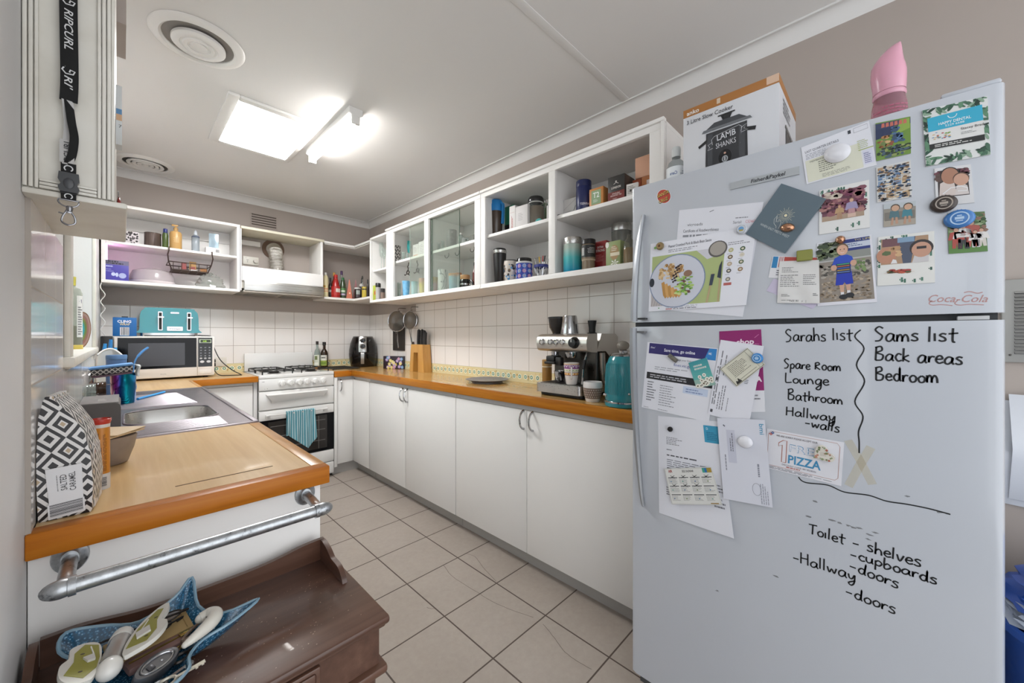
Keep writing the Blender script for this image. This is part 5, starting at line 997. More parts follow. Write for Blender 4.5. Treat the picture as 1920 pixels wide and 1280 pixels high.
# back shelves, upper row
B1, B0 = 1.8384, 1.5774
def bcart(name, label, cat, y0, y1, bx, z, m, deco=None, rz=0, group=None):
    x0, x1, h = bx; t = Thing(name, label, cat, at=((x0+x1)/2, (y0+y1)/2, z), rz=rz, group=group); w, l = (x1-x0)/2, (y1-y0)/2
    b = t.part('carton') if deco else t.own; b.box(-w, -l, 0, w, l, h, m, min(.001, l*.2))
    if deco: deco(Surf(t.part('print'), (-w, -l-.0004, 0), (w, -l-.0004, 0), (w, -l-.0004, h), (-w, -l-.0004, h), (0, -1, 0)))
    return t.done()
def bw(s):
    R = random.Random(2)
    for i in range(30): s.ell(R.uniform(.05, .95), R.uniform(.1, .9), R.uniform(.003, .008), R.choice(('#2c2728', '#453d3f', '#2c2728'))+'/.5', 1+i % 4, R.uniform(.003, .009), 9)
bcart('patterned_box', 'black and white patterned box at left on the upper back shelf', 'box', 3.70, 3.80, (0.01,0.0826,0.0841), B1, '#cfc6c8/.4', bw)
@mf
def brushed_copper(N): n = N.noise(1, 3, N.mapv((120, 120, 2))); N.P(col=N.mix(n, lin('#3c2f2c'), lin('#8a7a72')), rough=.2, metal=.6)
can('copper_bowl', 'dark bronze round tin on the upper back shelf', 'tin', (0.1549,3.72,0.0455,0.0962), B1, [('bowl', [(0, 0), (.95, 0), (1, .03), (1, 1), (.97, 1), (.96, .1), (0, .08)], 'brushed_copper'), ('rim', [(.99, .96), (1.02, .98), (.99, 1)], '#2e2624/.3/.7')])
can('green_bottle', 'small dark green bottle with blue cap left of tan pump bottle', 'bottle', (0.2203,3.71,0.0171,0.1397), B1, [('body', [(0, 0), (.95, 0), (1, .02), (1, .66), (.8, .78), (0, .78)], '#4a5a2a/.3'), ('cap', [(.72, .782), (.75, .8), (.7, .98), (.6, 1), (0, 1)], '#2e3474/.35')])
x, y, r, h = (0.276,3.7,0.035,0.1782)
can('pump_bottle', 'tan pump lotion bottle on the upper back shelf', 'bottle', (x, y, r, h), B1, [('body', [(0, 0), (.95, 0), (1, .02), (1, .62), (.85, .70), (.36, .74), (.34, .80), (0, .80)], '#c39a5e/.35'), ('collar', [(.38, .802), (.4, .86), (.2, .88), (.17, .93), (0, .93)], '#b98f52/.4')], None, lambda t, d, r, h, f: [t.part('pump_head').box(-r*.65, -r*.2, h*.932, r*.4, r*.2, h, '#b98f52/.4', .003), Cyl(t.part('print'), (0, 0, 0), r*1.006, f+.9, f-.9, h*.1, h*.6).lines(.2, .3, .8, .8, 6, '#e0c592/.4')])
can('spray_bottle', 'slim clear spray bottle on the upper back shelf', 'bottle', (0.3892,3.71,0.0239,0.1619), B1, [('body', [(0, 0), (.95, 0), (1, .02), (1, .70), (.6, .78), (0, .78)], '~c9d0d6/.35'), ('collar', [(1.01, .66), (1.02, .70), (.9, .72)], '#46506a/.4'), ('nozzle', [(.42, .782), (.42, .92), (.25, .93), (.22, 1), (0, 1)], '#cfd4da/.35')])
bcart('white_box', 'small flat white box with barcode at right of upper back shelf', 'box', 3.68, 3.74, (0.4463,0.5339,0.0453), B1, '#d6d2d0/.45', lambda s: [s.bars(.68, .25, .92, .75, '#4b4848/.5', 1), s.rect(.05, .25, .5, .75, '#e1dedb/.5')])
bx = (0.4679,0.5268,0.1568)
bcart('sachet_pack', 'shiny pale blue sachet standing on flat white box', 'sachet', 3.70, 3.708, (bx[0], bx[1], bx[2]-.0325), B1+.0325, '#a9bcc8/.2/.4', lambda s: [s.lines(.25, .2, .75, .6, 4, '#7d92a0/.4'), s.poly([(.55, .75), (.95, .55), (.95, .95)], '#e3edf2/.2', 1)], -.2)
# lower row
bcart('glove_box', 'purple disposable glove box at left on the lower back shelf', 'box', 3.665, 3.775, (-0.0903,0.034,0.1317), B0, '#4a43a0/.4', lambda s: [s.rect(0, .78, 1, 1, '#6f6a86/.5'), s.ell(.76, .25, .018, '#a7aed6/.4', 1, .018), s.ell(.42, .3, .010, '#c3c9e6/.4', 1, .012), s.ell(.55, .28, .007, '#c3c9e6/.4', 1, .014), s.lines(.15, .64, .55, .74, 1, '#aeb2dd/.4', 2, .7), s.lines(.08, .4, .5, .58, 2, '#8b8cc6/.4'), s.lines(.05, .8, .95, .98, 2, '#2d2a35/.5', 2, .8)])
x, y, r, h = (0.1568,3.8,0.1239,0.1115)
can('cake_dome', 'low translucent white plastic dome container on the lower back shelf', 'container', (x, 3.81, min(r, .128), h), B0, [('base', [(0, 0), (.9, 0), (1, .12), (1.02, .2), (0, .2)], '#dcd3d4/.3'), ('dome', [(1.0, .205), (.98, .5), (.85, .85), (.6, .98), (0, 1)], '~e2dadc/.45')])
x, y, r, h = (0.4844,3.74,0.0894,0.1123)
t = Thing('cling_bag', 'crumpled clear plastic bag with green contents on the back shelf', 'bag', at=(x, 3.745, B0))
R = random.Random(11)
bg_ = t.part('bag'); rn = [[R.uniform(.8, 1.1) for _ in range(25)] for _ in range(13)]
bg_.gridf(lambda u, v: (lambda a, k: (r*1.0*math.cos(a)*math.cos(v*PI/2)*k, .055*math.sin(a)*math.cos(v*PI/2)*k, h*math.sin(v*PI/2)*k))(u*2*PI, rn[int(v*12)][int(u*24) % 24]), 24, 12, '~c9c9c4/.4/1.5')
gr = t.part('contents'); gr.ell((-.01, 0, .03), r*.65, .035, .02, '#2f5a38/.5', 14, 6); gr.ell((.02, .0, .012), r*.6, .04, .012, '#b5aca4/.5', 14, 6); t.done()
# wire basket hanging under the upper back shelf
t = Thing('wire_basket', 'brown wire basket hanging beneath the upper back shelf', 'basket'); m = '#4b3d36/.4/.5'
a0, a1 = .236, .480; yb, yf = 3.90, 3.685; zt, zb = 1.745, 1.690
fr = t.part('frame')
for z, i in ((zt, 0), (zb, .018)): fr.tube([(a0+i, yf+i, z), (a1-i, yf+i, z), (a1-i, yb-i, z), (a0+i, yb-i, z)], .004, m, 6, True)
for x in (a0, a1): 
    sg = .018 if x == a0 else -.018
    h_ = t.part('hanger'); h_.tube([(x, 3.80, 1.841), (x, 3.648, 1.841), (x, 3.646, 1.818), (x+(-.006 if x == a0 else .006), 3.66, 1.79), (x, yf, zt), (x+sg, yf+.018, zb)], .004, m, 6)
wr = t.part('wires')
for i in range(5): x = a0+.025+i*(a1-a0-.05)/4; wr.tube([(x, yf, zt), (x, yf+.018, zb), (x, yb-.018, zb), (x, yb, zt)], .0022, m, 5)
for i in range(8): y = yf+.03+i*.022; wr.tube([(a0+.018, y, zb), (a1-.018, y, zb)], .002, m, 5)
t.done()
t = Thing('sauce_sachet', 'small red sachet in the wire basket', 'sachet', group='packets in the wire basket'); t.own.box(.315, 3.80, 1.693, .345, 3.806, 1.765, '#a5504c/.4', .001); t.done()
t = Thing('sauce_sachet', 'small yellow brown packet in the wire basket', 'sachet', group='packets in the wire basket'); t.own.box(.36, 3.78, 1.693, .40, 3.788, 1.772, '#b58a45/.4', .001); t.own.box(.365, 3.7795, 1.70, .395, 3.7799, 1.735, '#8b3b33/.4'); t.done()
t = Thing('bottle_stopper', 'brown cork lying at the right of the wire basket', 'cork'); t.own.tube([(.42, 3.74, 1.706), (.462, 3.735, 1.706)], .0135, '#b07f52/.7', 12); t.done()
t = Thing('whisk', 'thin dark utensil lying along the wire basket', 'utensil'); t.own.tube([(.262, 3.73, 1.698), (.40, 3.725, 1.698)], [.003, .0055], '#3a322f/.4', 8); t.own.tube([(.355, 3.727, 1.7), (.40, 3.725, 1.7)], .006, '#cfcac6/.4', 8); t.done()
# on top of the right cupboards
t = Thing('timber_batten', 'thin raw timber batten lying on top of the right cupboards', 'batten')
a, b_ = (1.2794,2.1559)[0], (0.822,2.1595)[0]; t.own.box(1.64, b_, 2.0704, 1.685, a, 2.112, 'strip_y', .002); t.done()

# ---------------------------------------------------------------- fridge
FX = 1.204; FY0, FY1 = -.170, .614
@mf
def fridge_white(N): N.P(col=N.mix(N.noise(2, 3), lin('#babec5'), lin('#c0c4cb')), rough=.18, coat=.35, nor=N.bump(N.noise(320, 2), .03, .0005))
t = Thing('fridge', 'large white fridge with silver handles covered in notes and magnets', 'fridge')
t.part('body').box(FX+.062, FY0+.006, .04, 1.835, FY1-.006, 1.675, '#c9cbcc/.35', .004)
for y in (FY0+.06, FY1-.06): t.part('foot').box(FX+.10, y-.02, 0, FX+.14, y+.02, .0395, '#2b2b2b/.6')
def rdoor(nm, z0, z1):
    d = t.part(nm); P = [(FX+.055, FY0), (FX+.012, FY0), (FX+.004, FY0+.004), (FX, FY0+.014), (FX, FY1-.018), (FX+.005, FY1-.005), (FX+.016, FY1), (FX+.055, FY1)]
    d.prism(P, 'z', z0, z1, 'fridge_white', True); return d
fd = rdoor('freezer_door', 1.248, 1.700); ld = rdoor('fridge_door', .075, 1.2335)
gk = t.part('door_seal'); gk.box(FX+.018, FY0+.008, 1.2337, FX+.061, FY1-.008, 1.2478, '#3c3e40/.7'); gk.box(FX+.0555, FY0+.012, .08, FX+.0615, FY1-.012, 1.69, '#9b9c9e/.6')
t.part('base_grille').box(FX+.05, FY0+.01, .012, FX+.06, FY1-.01, .072, '#4a4b4d/.6')
hc = t.part('hinge_cover'); hc.box(FX+.004, FY0+.004, 1.7005, FX+.13, FY0+.085, 1.712, 'fridge_white', .005); hg = t.part('hinge'); hg.box(FX+.003, FY0+.02, 1.2345, FX+.0175, FY0+.062, 1.2425, '#c3c4c5/.4', .001)
# silver blade handles
@mf
def satin(N): N.P(col=lin('#9b9ea2'), metal=.55, rough=N.math('MULTIPLY_ADD', N.noise(40, 2), .08, .28))
def blade(d, pts, ws):
    h = t.part('handle', d, 'curved silver handle'); P = smooth_path([(FX-x, y, z) for y, z, x in pts], 5); n = len(P)
    vs = []; fs = []
    for i, p in enumerate(P):
        u = i/(n-1)*(len(ws)-1); a = int(min(u, len(ws)-2)); w = ws[a]+(ws[a+1]-ws[a])*(u-a)
        vs += [p+Vector((.006, -w/2, 0)), p+Vector((-.002, -w/2*.9, 0)), p+Vector((-.006, -w*.1, 0)), p+Vector((-.002, w/2*.9, 0)), p+Vector((.006, w/2, 0))]
    for i in range(n-1):
        for j in range(5): fs.append((5*i+j, 5*i+(j+1) % 5, 5*i+5+(j+1) % 5, 5*i+5+j))
    h.add(vs, fs+[(0, 1, 2, 3, 4), tuple(5*n-5+j for j in range(5))], 'satin', False)
blade(fd, [(.567, 1.60, .007), (.575, 1.52, .018), (.583, 1.42, .026), (.588, 1.32, .030), (.589, 1.252, .030)], (.010, .016, .019, .022, .022))
blade(ld, [(.591, 1.229, .030), (.591, 1.15, .030), (.588, 1.0, .028), (.582, .85, .022), (.572, .70, .014), (.567, .645, .007)], (.022, .023, .021, .018, .013, .010))
st = t.part('handle_stub', fd); st.box(FX-.02, .555, 1.257, FX+.001, .582, 1.262, '#2f3031/.5'); st = t.part('handle_stub', ld); st.box(FX-.02, .557, 1.213, FX+.001, .583, 1.219, '#6b6c6e/.4')
q = ((0.3111,1.6154),(0.1544,1.6126),(0.1544,1.6329),(0.3111,1.6335))
bg = t.part('name_badge', fd); e = [(FX-.004, y, z) for y, z in q]; s = Surf(bg, *e, (-1, 0, 0)); s.base('#adb1b4/.4/.2', .0038); s.text('Fisher&Paykel', .57, .26, .0095, '#1b1d20/.3', 2, .078, 'c', .012, .18)
# ---- handwriting in black marker on the door
GL = {'a': (1.15, [[(.85, .9), (.45, 1), (.1, .6), (.15, .12), (.5, .05), (.85, .5), (.88, .95), (.85, .3), (1.05, .0)]]), 'r': (.8, [[(.1, .95), (.13, .0), (.15, .5), (.4, .9), (.75, .85)]]), 'h': (1.05, [[(.12, 2), (.1, 0), (.12, .55), (.45, .95), (.75, .7), (.82, 0)]]),
 's': (.95, [[(.75, .9), (.4, 1), (.15, .75), (.6, .42), (.65, .1), (.3, 0), (.02, .14)]]), 'l': (.5, [[(.17, 2), (.12, 0)]]), 'i': (.5, [[(.15, 1), (.17, 0)]]), 't': (.95, [[(.42, 1.8), (.38, .1), (.62, 0)], [(0, 1.05), (.9, 1.15)]]), 'p': (1.05, [[(.12, .95), (.1, -.9)], [(.12, .75), (.5, 1.02), (.85, .6), (.55, .05), (.12, .2)]]),
 'e': (.95, [[(.1, .5), (.75, .6), (.6, .98), (.25, .9), (.08, .4), (.4, 0), (.88, .18)]]), 'o': (1.0, [[(.5, 1), (.12, .6), (.3, .05), (.75, .15), (.85, .7), (.5, 1)]]), 'm': (1.5, [[(.1, .95), (.1, 0), (.12, .5), (.4, .95), (.62, .6), (.62, 0), (.66, .5), (.95, .95), (1.2, .6), (1.25, 0)]]), 'n': (1.1, [[(.1, .95), (.1, 0), (.12, .5), (.45, .95), (.75, .6), (.85, 0)]]),
 'u': (1.1, [[(.1, .95), (.12, .25), (.4, 0), (.75, .3), (.8, .95), (.8, .2), (.95, 0)]]), 'g': (1.05, [[(.85, .9), (.45, 1), (.1, .6), (.2, .1), (.55, .1), (.83, .6), (.85, .95), (.8, -.5), (.5, -.95), (.15, -.7), (.9, .1)]]), 'w': (1.4, [[(.08, .95), (.3, .05), (.62, .7), (.9, .05), (1.2, .95)]]), 'y': (1.1, [[(.1, .95), (.2, .3), (.5, .2), (.8, .9)], [(.85, .95), (.75, -.4), (.4, -.95), (.1, -.6), (.9, .0)]]),
 'k': (1.0, [[(.12, 2), (.1, 0)], [(.75, 1.0), (.15, .5), (.85, 0)]]), 'd': (1.1, [[(.8, .85), (.4, 1), (.1, .5), (.35, .02), (.75, .3), (.85, 2), (.83, .3), (1.0, 0)]]), 'b': (1.05, [[(.12, 2), (.1, .1), (.5, 0), (.85, .5), (.5, .95), (.12, .6)]]), 'c': (.9, [[(.8, .85), (.4, 1), (.1, .5), (.4, 0), (.85, .15)]]), 'v': (1.0, [[(.08, .95), (.4, 0), (.85, .98)]]), 'f': (.8, [[(.7, 1.8), (.35, 1.9), (.3, 0)], [(0, 1), (.7, 1)]]),
 'S': (1.3, [[(1.05, 1.75), (.6, 2), (.2, 1.6), (.5, 1.15), (.95, .7), (.7, .1), (.15, 0)]]), 'R': (1.2, [[(.12, 1.4), (.1, 0)], [(.05, 1.35), (.6, 1.5), (.8, 1.1), (.15, .7), (.95, 0)]]), 'L': (1.1, [[(.15, 1.9), (.1, .2), (.4, 0), (1.0, .1)]]), 'B': (1.3, [[(.15, 1.95), (.12, 0)], [(.0, 1.85), (.7, 2.05), (.85, 1.5), (.2, 1.1), (1.0, .8), (.85, .1), (.1, 0)]]), 'H': (1.3, [[(.1, 1.9), (.05, 0)], [(1.0, 1.95), (.98, 0)], [(.05, .95), (1.0, 1.05)]]), 'T': (1.2, [[(.0, 1.7), (1.2, 1.8)], [(.6, 1.75), (.55, 0)]]),
 '-': (1.1, [[(.1, .5), (.85, .52)]]), ' ': (.75, [])}
def hand(txt, p0, p1, xh, w=.0031):
    m = t.part('handwriting', ld); y0, z0 = p0; y1, z1 = p1; W_ = sum(GL[c][0] for c in txt); R = random.Random(len(txt)); x = 0
    ry, rz = (y1-y0)/W_, (z1-z0)/W_; L = math.hypot(y1-y0, z1-z0); uy, uz = -(z1-z0)/L*(-1 if y1 < y0 else 1), abs(y1-y0)/L
    uy = (z1-z0)/L if y1 < y0 else -(z1-z0)/L
    for c in txt:
        a, ss = GL[c]; j = R.uniform(-.08, .08); k = R.uniform(.92, 1.08)
        for st_ in ss:
            P = [(y0+ry*(x+px)+uy*xh*(py*k+j), z0+rz*(x+px)+uz*xh*(py*k+j)) for px, py in st_]
            m.rib(smooth_path([(FX-.0004, y, z) for y, z in P], 4), w, (-1, 0, 0), '#17181a/.45')
        x += a
hand('Sarahs list', (0.1845,1.1872), (0.0513,1.1928), 0.0158); hand('Sams list', (0.0176,1.1906), (-0.1098,1.1904), 0.0167, .0034)
hand('Back areas', (0.0159,1.1467), (-0.1169,1.1425), 0.0156, .0034); hand('Bedroom', (0.015,1.1016), (-0.0834,1.1026), 0.0158, .0034)
hand('Spare Room', (0.1879,1.1185), (0.0732,1.1174), 0.0127); hand('Lounge', (0.1845,1.0813), (0.0949,1.0823), 0.0127); hand('Bathroom', (0.1788,1.039), (0.0694,1.0387), 0.0127); hand('Hallway', (0.1822,0.9971), (0.082,0.9961), 0.0127); hand('-walls', (0.1446,0.9756), (0.0752,0.9703), 0.0125)
hand('Toilet - shelves', (0.1361,0.708), (-0.059,0.7036), 0.0136); hand('-cupboards', (0.0589,0.679), (-0.0819,0.6762), 0.0125); hand('-doors', (0.0608,0.6504), (-0.0244,0.6417), 0.0134); hand('-Hallway', (0.1687,0.6264), (0.0457,0.628), 0.0143); hand('-doors', (0.0674,0.5866), (-0.0202,0.5829), 0.0134)
sq = t.part('handwriting', ld)
for L_ in ([(0.0393,1.2165),(0.0495,1.2004),(0.0338,1.1731),(0.0467,1.1341),(0.0329,1.0964),(0.0495,1.0487),(0.0356,1.0156),(0.043,0.9797),(0.0421,0.9549),(0.0421,0.9287)], [(0.1566,0.8433),(0.1425,0.8334),(0.0989,0.8385),(0.0684,0.8303),(0.0266,0.8348),(-0.0033,0.8302),(-0.0358,0.833),(-0.0675,0.8336),(-0.0982,0.8311)]):
    sq.rib(smooth_path([(FX-.0004, y, z) for y, z in L_], 6), .0028, (-1, 0, 0), '#1b1c1e/.45')
tp = t.part('tape_residue', ld, 'faint cream tape cross')
for L_ in ([(0.0617,0.9549),(0.0411,0.9127),(0.0194,0.8613)], [(0.0221,0.9465),(0.0411,0.9003),(0.0608,0.8464)]): tp.rib([(FX-.0003, y, z) for y, z in L_], .016, (-1, 0, 0), '~f6f2e8/.22/1.02')
sm = t.part('smudges', ld); sm.kind = 'stuff'; R = random.Random(6)
for (y, z) in [(0.0909,0.7553),(0.0761,0.7539),(0.0617,0.7525),(0.0541,0.7513),(0.0411,0.7534),(0.0248,0.7444),(0.0159,0.7525),(0.0275,0.7335),(0.1361,0.7495),(0.3456,0.4661),(0.1214,0.7914),(-0.035,0.8503),(-0.0819,0.8303),(0.2041,0.5698)]: sm.add([(FX-.0003, y+R.uniform(-.004, .004)+.005*math.cos(a), z+.0022*math.sin(a)) for a in [k*PI/4 for k in range(8)]], [tuple(range(8))], '~b5b6b8/.4/1.02')
t.done()
# ---- sheets of paper, photographs and magnets
def sheet(nm, lb, cat, q, lift, m, deco=None, curl=None, th=.0005, group=None, n=1):
    T_ = Thing(nm, lb, cat, group=group); b = T_.own; s = Surf(b, *[(FX-lift, y, z) for y, z in q], (-1, 0, 0), .0002, curl); s.base(m, th, n if not curl else 10)
    if deco: deco(s)
    return T_.done()
def speck(s, a, b, c, d, cols, n, r0, r1, k=1, seed=1, el=1.6):
    R = random.Random(seed)
    for i in range(n): s.ell(a+(c-a)*R.random(), b+(d-b)*R.random(), R.uniform(r0, r1)*el, R.choice(cols)+'/.45', k+(i % 4)*.25, R.uniform(r0, r1), 7)
def person(s, x, y, h, top, low, skin='#c99b82', hair='#4a3526', k=3):       # tiny printed figure
    w = h*.5*s.h/s.w
    s.poly([(x-w*.30, y), (x-w*.26, y+h*.5), (x+w*.26, y+h*.5), (x+w*.30, y), (x+w*.06, y), (x, y+h*.3), (x-w*.06, y)], low, k)
    s.poly([(x-w*.55, y+h*.42), (x-w*.4, y+h*.78), (x-w*.15, y+h*.82), (x+w*.15, y+h*.82), (x+w*.4, y+h*.78), (x+w*.55, y+h*.42), (x+w*.36, y+h*.40), (x+w*.28, y+h*.46), (x-w*.28, y+h*.46), (x-w*.36, y+h*.40)], top, k+.2)
    s.ell(x, y+h*.92, h*.095*s.h, hair, k+.3, h*.115*s.h, 12); s.ell(x, y+h*.90, h*.08*s.h, skin, k+.4, h*.095*s.h, 12)
def magnet(nm, lb, c, lift, r, prof, cat='magnet', sx=1, group=None, deco=None, rot=0):
    T_ = Thing(nm, lb, cat, group=group); y, z = c; ps = []
    for i, (pn, pr, m) in enumerate(prof):
        b = T_.own if len(prof) == 1 else T_.part(pn); b.lathe([(a*r, h) for a, h in pr], m, n=30)
        vv = []
        for v in b.v: yy, zz = v.x*sx*math.cos(rot)-v.y*math.sin(rot), v.x*sx*math.sin(rot)+v.y*math.cos(rot); vv.append(Vector((FX-lift-v.z, y-yy, z+zz)))
        b.v = vv; ps.append(b)
    if deco: s = Surf(ps[-1], *[(FX-lift-max(h for _, h in prof[-1][1])-.0002, y+a*r, z+b_*r) for a, b_ in ((1, -1), (-1, -1), (-1, 1), (1, 1))], (-1, 0, 0)); deco(s)
    return T_.done()
wh = '#dfe0e6/.6'; ink = '#77787f/.6'
WV = lambda a, b: (lambda u, v: a*.2*math.sin(u*PI)*math.sin(v*PI)+b*.5*(1-v)*u*u)
def cert(s): s.text('vicroads', .13, .835, .009, '#55585f/.5', 1, .040); s.text('Certificate of Roadworthiness', .08, .775, .0095, '#4a4d55/.5', 1, .092); s.text('Serial:', .70, .83, .008, '#55585f/.5', 1, .020); s.text('C524602', .84, .83, .008, '#c46a78/.5', 1, .025); s.lines(.08, .72, .60, .76, 1, '#8a8c93/.5', 1, .5, 2); s.lines(.72, .87, .95, .89, 1, '#8a8c93/.5'); s.lines(.08, .55, .35, .70, 4, ink, 1, .4, 3); s.lines(.45, .57, .65, .68, 3, ink, 1, .4, 4); s.lines(.70, .62, .90, .68, 2, ink, 1, .4, 5); s.line([(.40, .955), (.45, .97)], .0018, '#5c5e63/.4')
sheet('certificate', 'white roadworthiness certificate sheet behind the recipe page', 'paper', ((0.479,1.2825),(0.2806,1.2552),(0.2316,1.5618),(0.4528,1.5909)), .0012, '#dadbe2/.6', cert, WV(.002, .0), n=8)
def food(s):
    R = random.Random(12); a, b, c, d = .025, .07, .755, .80
    s.rect(a, b, c, d, '#a9b67c/.5', 1, 1); s.poly([(a, b), (a, .28), (.14, .42), (.34, .07)], '#b9b3b2/.5', 2)
    for i in range(9): s.line([(a+.005+i*.03, b), (a+.04+i*.03, .30-i*.02)], .0013, '#8f8889/.5', 2.3)
    s.poly([(.49, d), (.60, .66), (c, .72), (c, d)], '#c9c8cf/.5', 2); s.ell(.69, .78, .024, '#5d5a58/.5', 2.3, .024); s.ell(.69, .785, .020, '#a39d94/.5', 2.6, .020)
    s.ell(.30, .41, .083, '#7f8da8/.4', 3, .083, 36); s.ell(.30, .41, .080, '#c8cbd6/.4', 3.2, .080, 36)
    for i in range(70):
        u, v = R.uniform(.12, .36), R.uniform(.45, .66)
        if ((u-.3)*s.w)**2+((v-.41)*s.h)**2 < .066**2: s.ell(u, v, R.uniform(.003, .007), R.choice(('#c9a878', '#b08a58', '#d8bd92', '#9b7445', '#dcc9a6'))+'/.5', 4+i*.02, R.uniform(.003, .006), 8)
    for i in range(6): s.poly([(.14+i*.035, .40-i*.028), (.17+i*.035, .42-i*.03), (.22+i*.03, .22), (.19+i*.03, .17), (.165+i*.03, .22)], ('#b98a4a/.5', '#cfa062/.5')[i % 2], 5+i*.1)
    for i in range(60):
        u, v = R.uniform(.30, .47), R.uniform(.2, .46)
        if ((u-.3)*s.w)**2+((v-.41)*s.h)**2 < .072**2: s.ell(u, v, R.uniform(.003, .008), R.choice(('#86b04e', '#a7c46c', '#5f8f3a', '#c3d28d', '#6d4a44'))+'/.5', 6+i*.02, R.uniform(.002, .004), 8)
    for i in range(14): s.ell(.27+.02*math.sin(i*2.1)+.004*i, .40+.018*i, R.uniform(.002, .005), '#33272a/.4', 8, R.uniform(.002, .004), 8)
    s.ell(.42, .5, .012, '#8d6f5a/.5', 8, .010)
    s.poly([(.62, .07), (.64, .07), (.66, .30), (.675, .46), (.66, .46), (.645, .30)], '#b5a07c/.4', 4); s.poly([(.64, .30), (.67, .30), (.685, .45), (.65, .45)], '#3c4656/.3', 4.3); s.poly([(.73, .07), (.745, .07), (.745, .40), (.73, .40)], '#b5a07c/.4', 4); s.poly([(.71, .40), (.745, .38), (.742, .62), (.72, .55)], '#343c4a/.3', 4.3)
    s.ell(.03, .42, .008, '#2b2f3a/.4', 4, .014)
    s.text('Peanut Crumbed Pork & Black Bean Sauce', .20, .90, .0088, '#4b4c55/.5', 2, .118, 'l', .004); s.lines(.20, .825, .50, .875, 2, '#8b8c94/.5', 1, .4, 2); s.lines(.78, .80, .98, .85, 2, '#8b8c94/.5', 1, .4, 4)
    for i, (u, v, c_) in enumerate(((.81, .74, '#b5b37a'), (.91, .74, '#3f5a3a'), (.81, .65, '#6d5a44'), (.91, .66, '#d6d0c3'), (.81, .56, '#b9a58c'), (.91, .57, '#5a6a4a'), (.81, .47, '#4b4b4d'), (.91, .475, '#9a7c5e'), (.81, .36, '#7d7a76'))):
        s.ell(u, v, .0062, c_+'/.5', 2, .0062, 12); s.ell(u, v, .0035, '#cfc6b4/.5', 3, .003, 10); s.lines(u-.03, v-.055, u+.03, v-.04, 1, '#9a9ba3/.5')
    s.rect(.775, .28, .845, .315, '#b5625c/.5', 2, 1); s.lines(.20, .025, .72, .06, 3, '#9b9ca4/.5', 1, .4, 8); s.rect(.20, .012, .27, .024, '#b5625c/.5', 2, 1); s.lines(.28, .012, .62, .024, 1, '#4b4c55/.5', 1, .7, 9); s.ell(.12, .04, .002, '#3f8a4a/.5', 2)
sheet('recipe_page', 'recipe page with big photo of a plate of crumbed pork and salad', 'paper', ((0.5499,1.2824),(0.2716,1.2872),(0.2476,1.4999),(0.5428,1.5016)), .0036, '#e0e1e8/.6', food, WV(.0025, .003))
def card(s):
    s.text('WHEN EAST MEETS WEST', .5, .24, .0062, '#bcc3c2/.4', 1, .078, 'c'); u, v = .51, .55; s.ell(u, v, .0035, '#e0d8b4/.4', 2)
    for i in range(24): a = i*PI/12; r0, r1 = .006, (.020 if i % 2 else .015); s.line([(u+r0*math.cos(a)/s.w, v+r0*math.sin(a)/s.h), (u+r1*math.cos(a)/s.w, v+r1*math.sin(a)/s.h)], .0006, '#c9c7ae/.4', 1)
    s.line([(.36, .50), (.35, .42), (.40, .36), (.48, .33), (.50, .30)], .0008, '#c9ccc6/.4'); s.line([(.36, .50), (.40, .42), (.45, .40), (.44, .46), (.48, .44), (.52, .42), (.54, .36), (.55, .31)], .0008, '#c9ccc6/.4'); s.line([(.38, .47), (.42, .39)], .0008, '#c9ccc6/.4')
sheet('greeting_card', 'slate blue card with sun and hand drawing, tilted on the freezer door', 'card', ((0.2729,1.483),(0.1834,1.4149),(0.1009,1.5354),(0.1914,1.5985)), .0062, '#5a6a74/.5', card)
sheet('business_card', 'white card with blue and red stripes behind the till receipt', 'card', ((0.2207,1.3574),(0.1203,1.3419),(0.1183,1.3965),(0.2112,1.4135)), .0012, '#dcdce0/.5', lambda s: [s.rect(.02, .46, .14, .98, '#2f7fb5/.5', 1, 1), s.rect(.28, .62, 1, .98, '#b5483f/.5', 1, 1)]+[s.rect(.17+.035*i, .5, .185+.035*i, .98, '#b5483f/.5', 1, 1) for i in range(3)]+[s.lines(.15, .1, .6, .4, 3, ink)])
sheet('lilac_card', 'lilac card tilted behind the till receipt', 'card', ((0.2255,1.323),(0.1276,1.2695),(0.1049,1.2984),(0.2088,1.354)), .0010, '#c5bdd3/.5')
def rec(s): s.lines(.1, .06, .9, .08, 1, '#5a5a5c/.5'); s.text('TAX INVOICE', .5, .025, .005, '#4a4a4c/.5', 1, .035, 'c'); s.lines(.05, .38, .6, .68, 7, '#6c6c6e/.5', 1, .35, 5); s.lines(.62, .42, .95, .68, 6, '#6c6c6e/.5', 1, .35, 6); s.lines(.08, .72, .5, .86, 4, '#6c6c6e/.5', 1, .35, 7); s.lines(.1, .15, .35, .22, 2, '#6c6c6e/.5', 1, .4); s.lines(.85, .17, .97, .24, 2, '#6c6c6e/.5', 1, .5, 3)
sheet('till_receipt', 'crumpled white till receipt under the olive green magnet', 'receipt', ((0.2012,1.2887),(0.1136,1.282),(0.1152,1.3894),(0.196,1.3973)), .0030, '#d9d8d6/.6', rec, lambda u, v: .0035*math.sin(u*5+v*3)**2*(1-v)+.002*u)
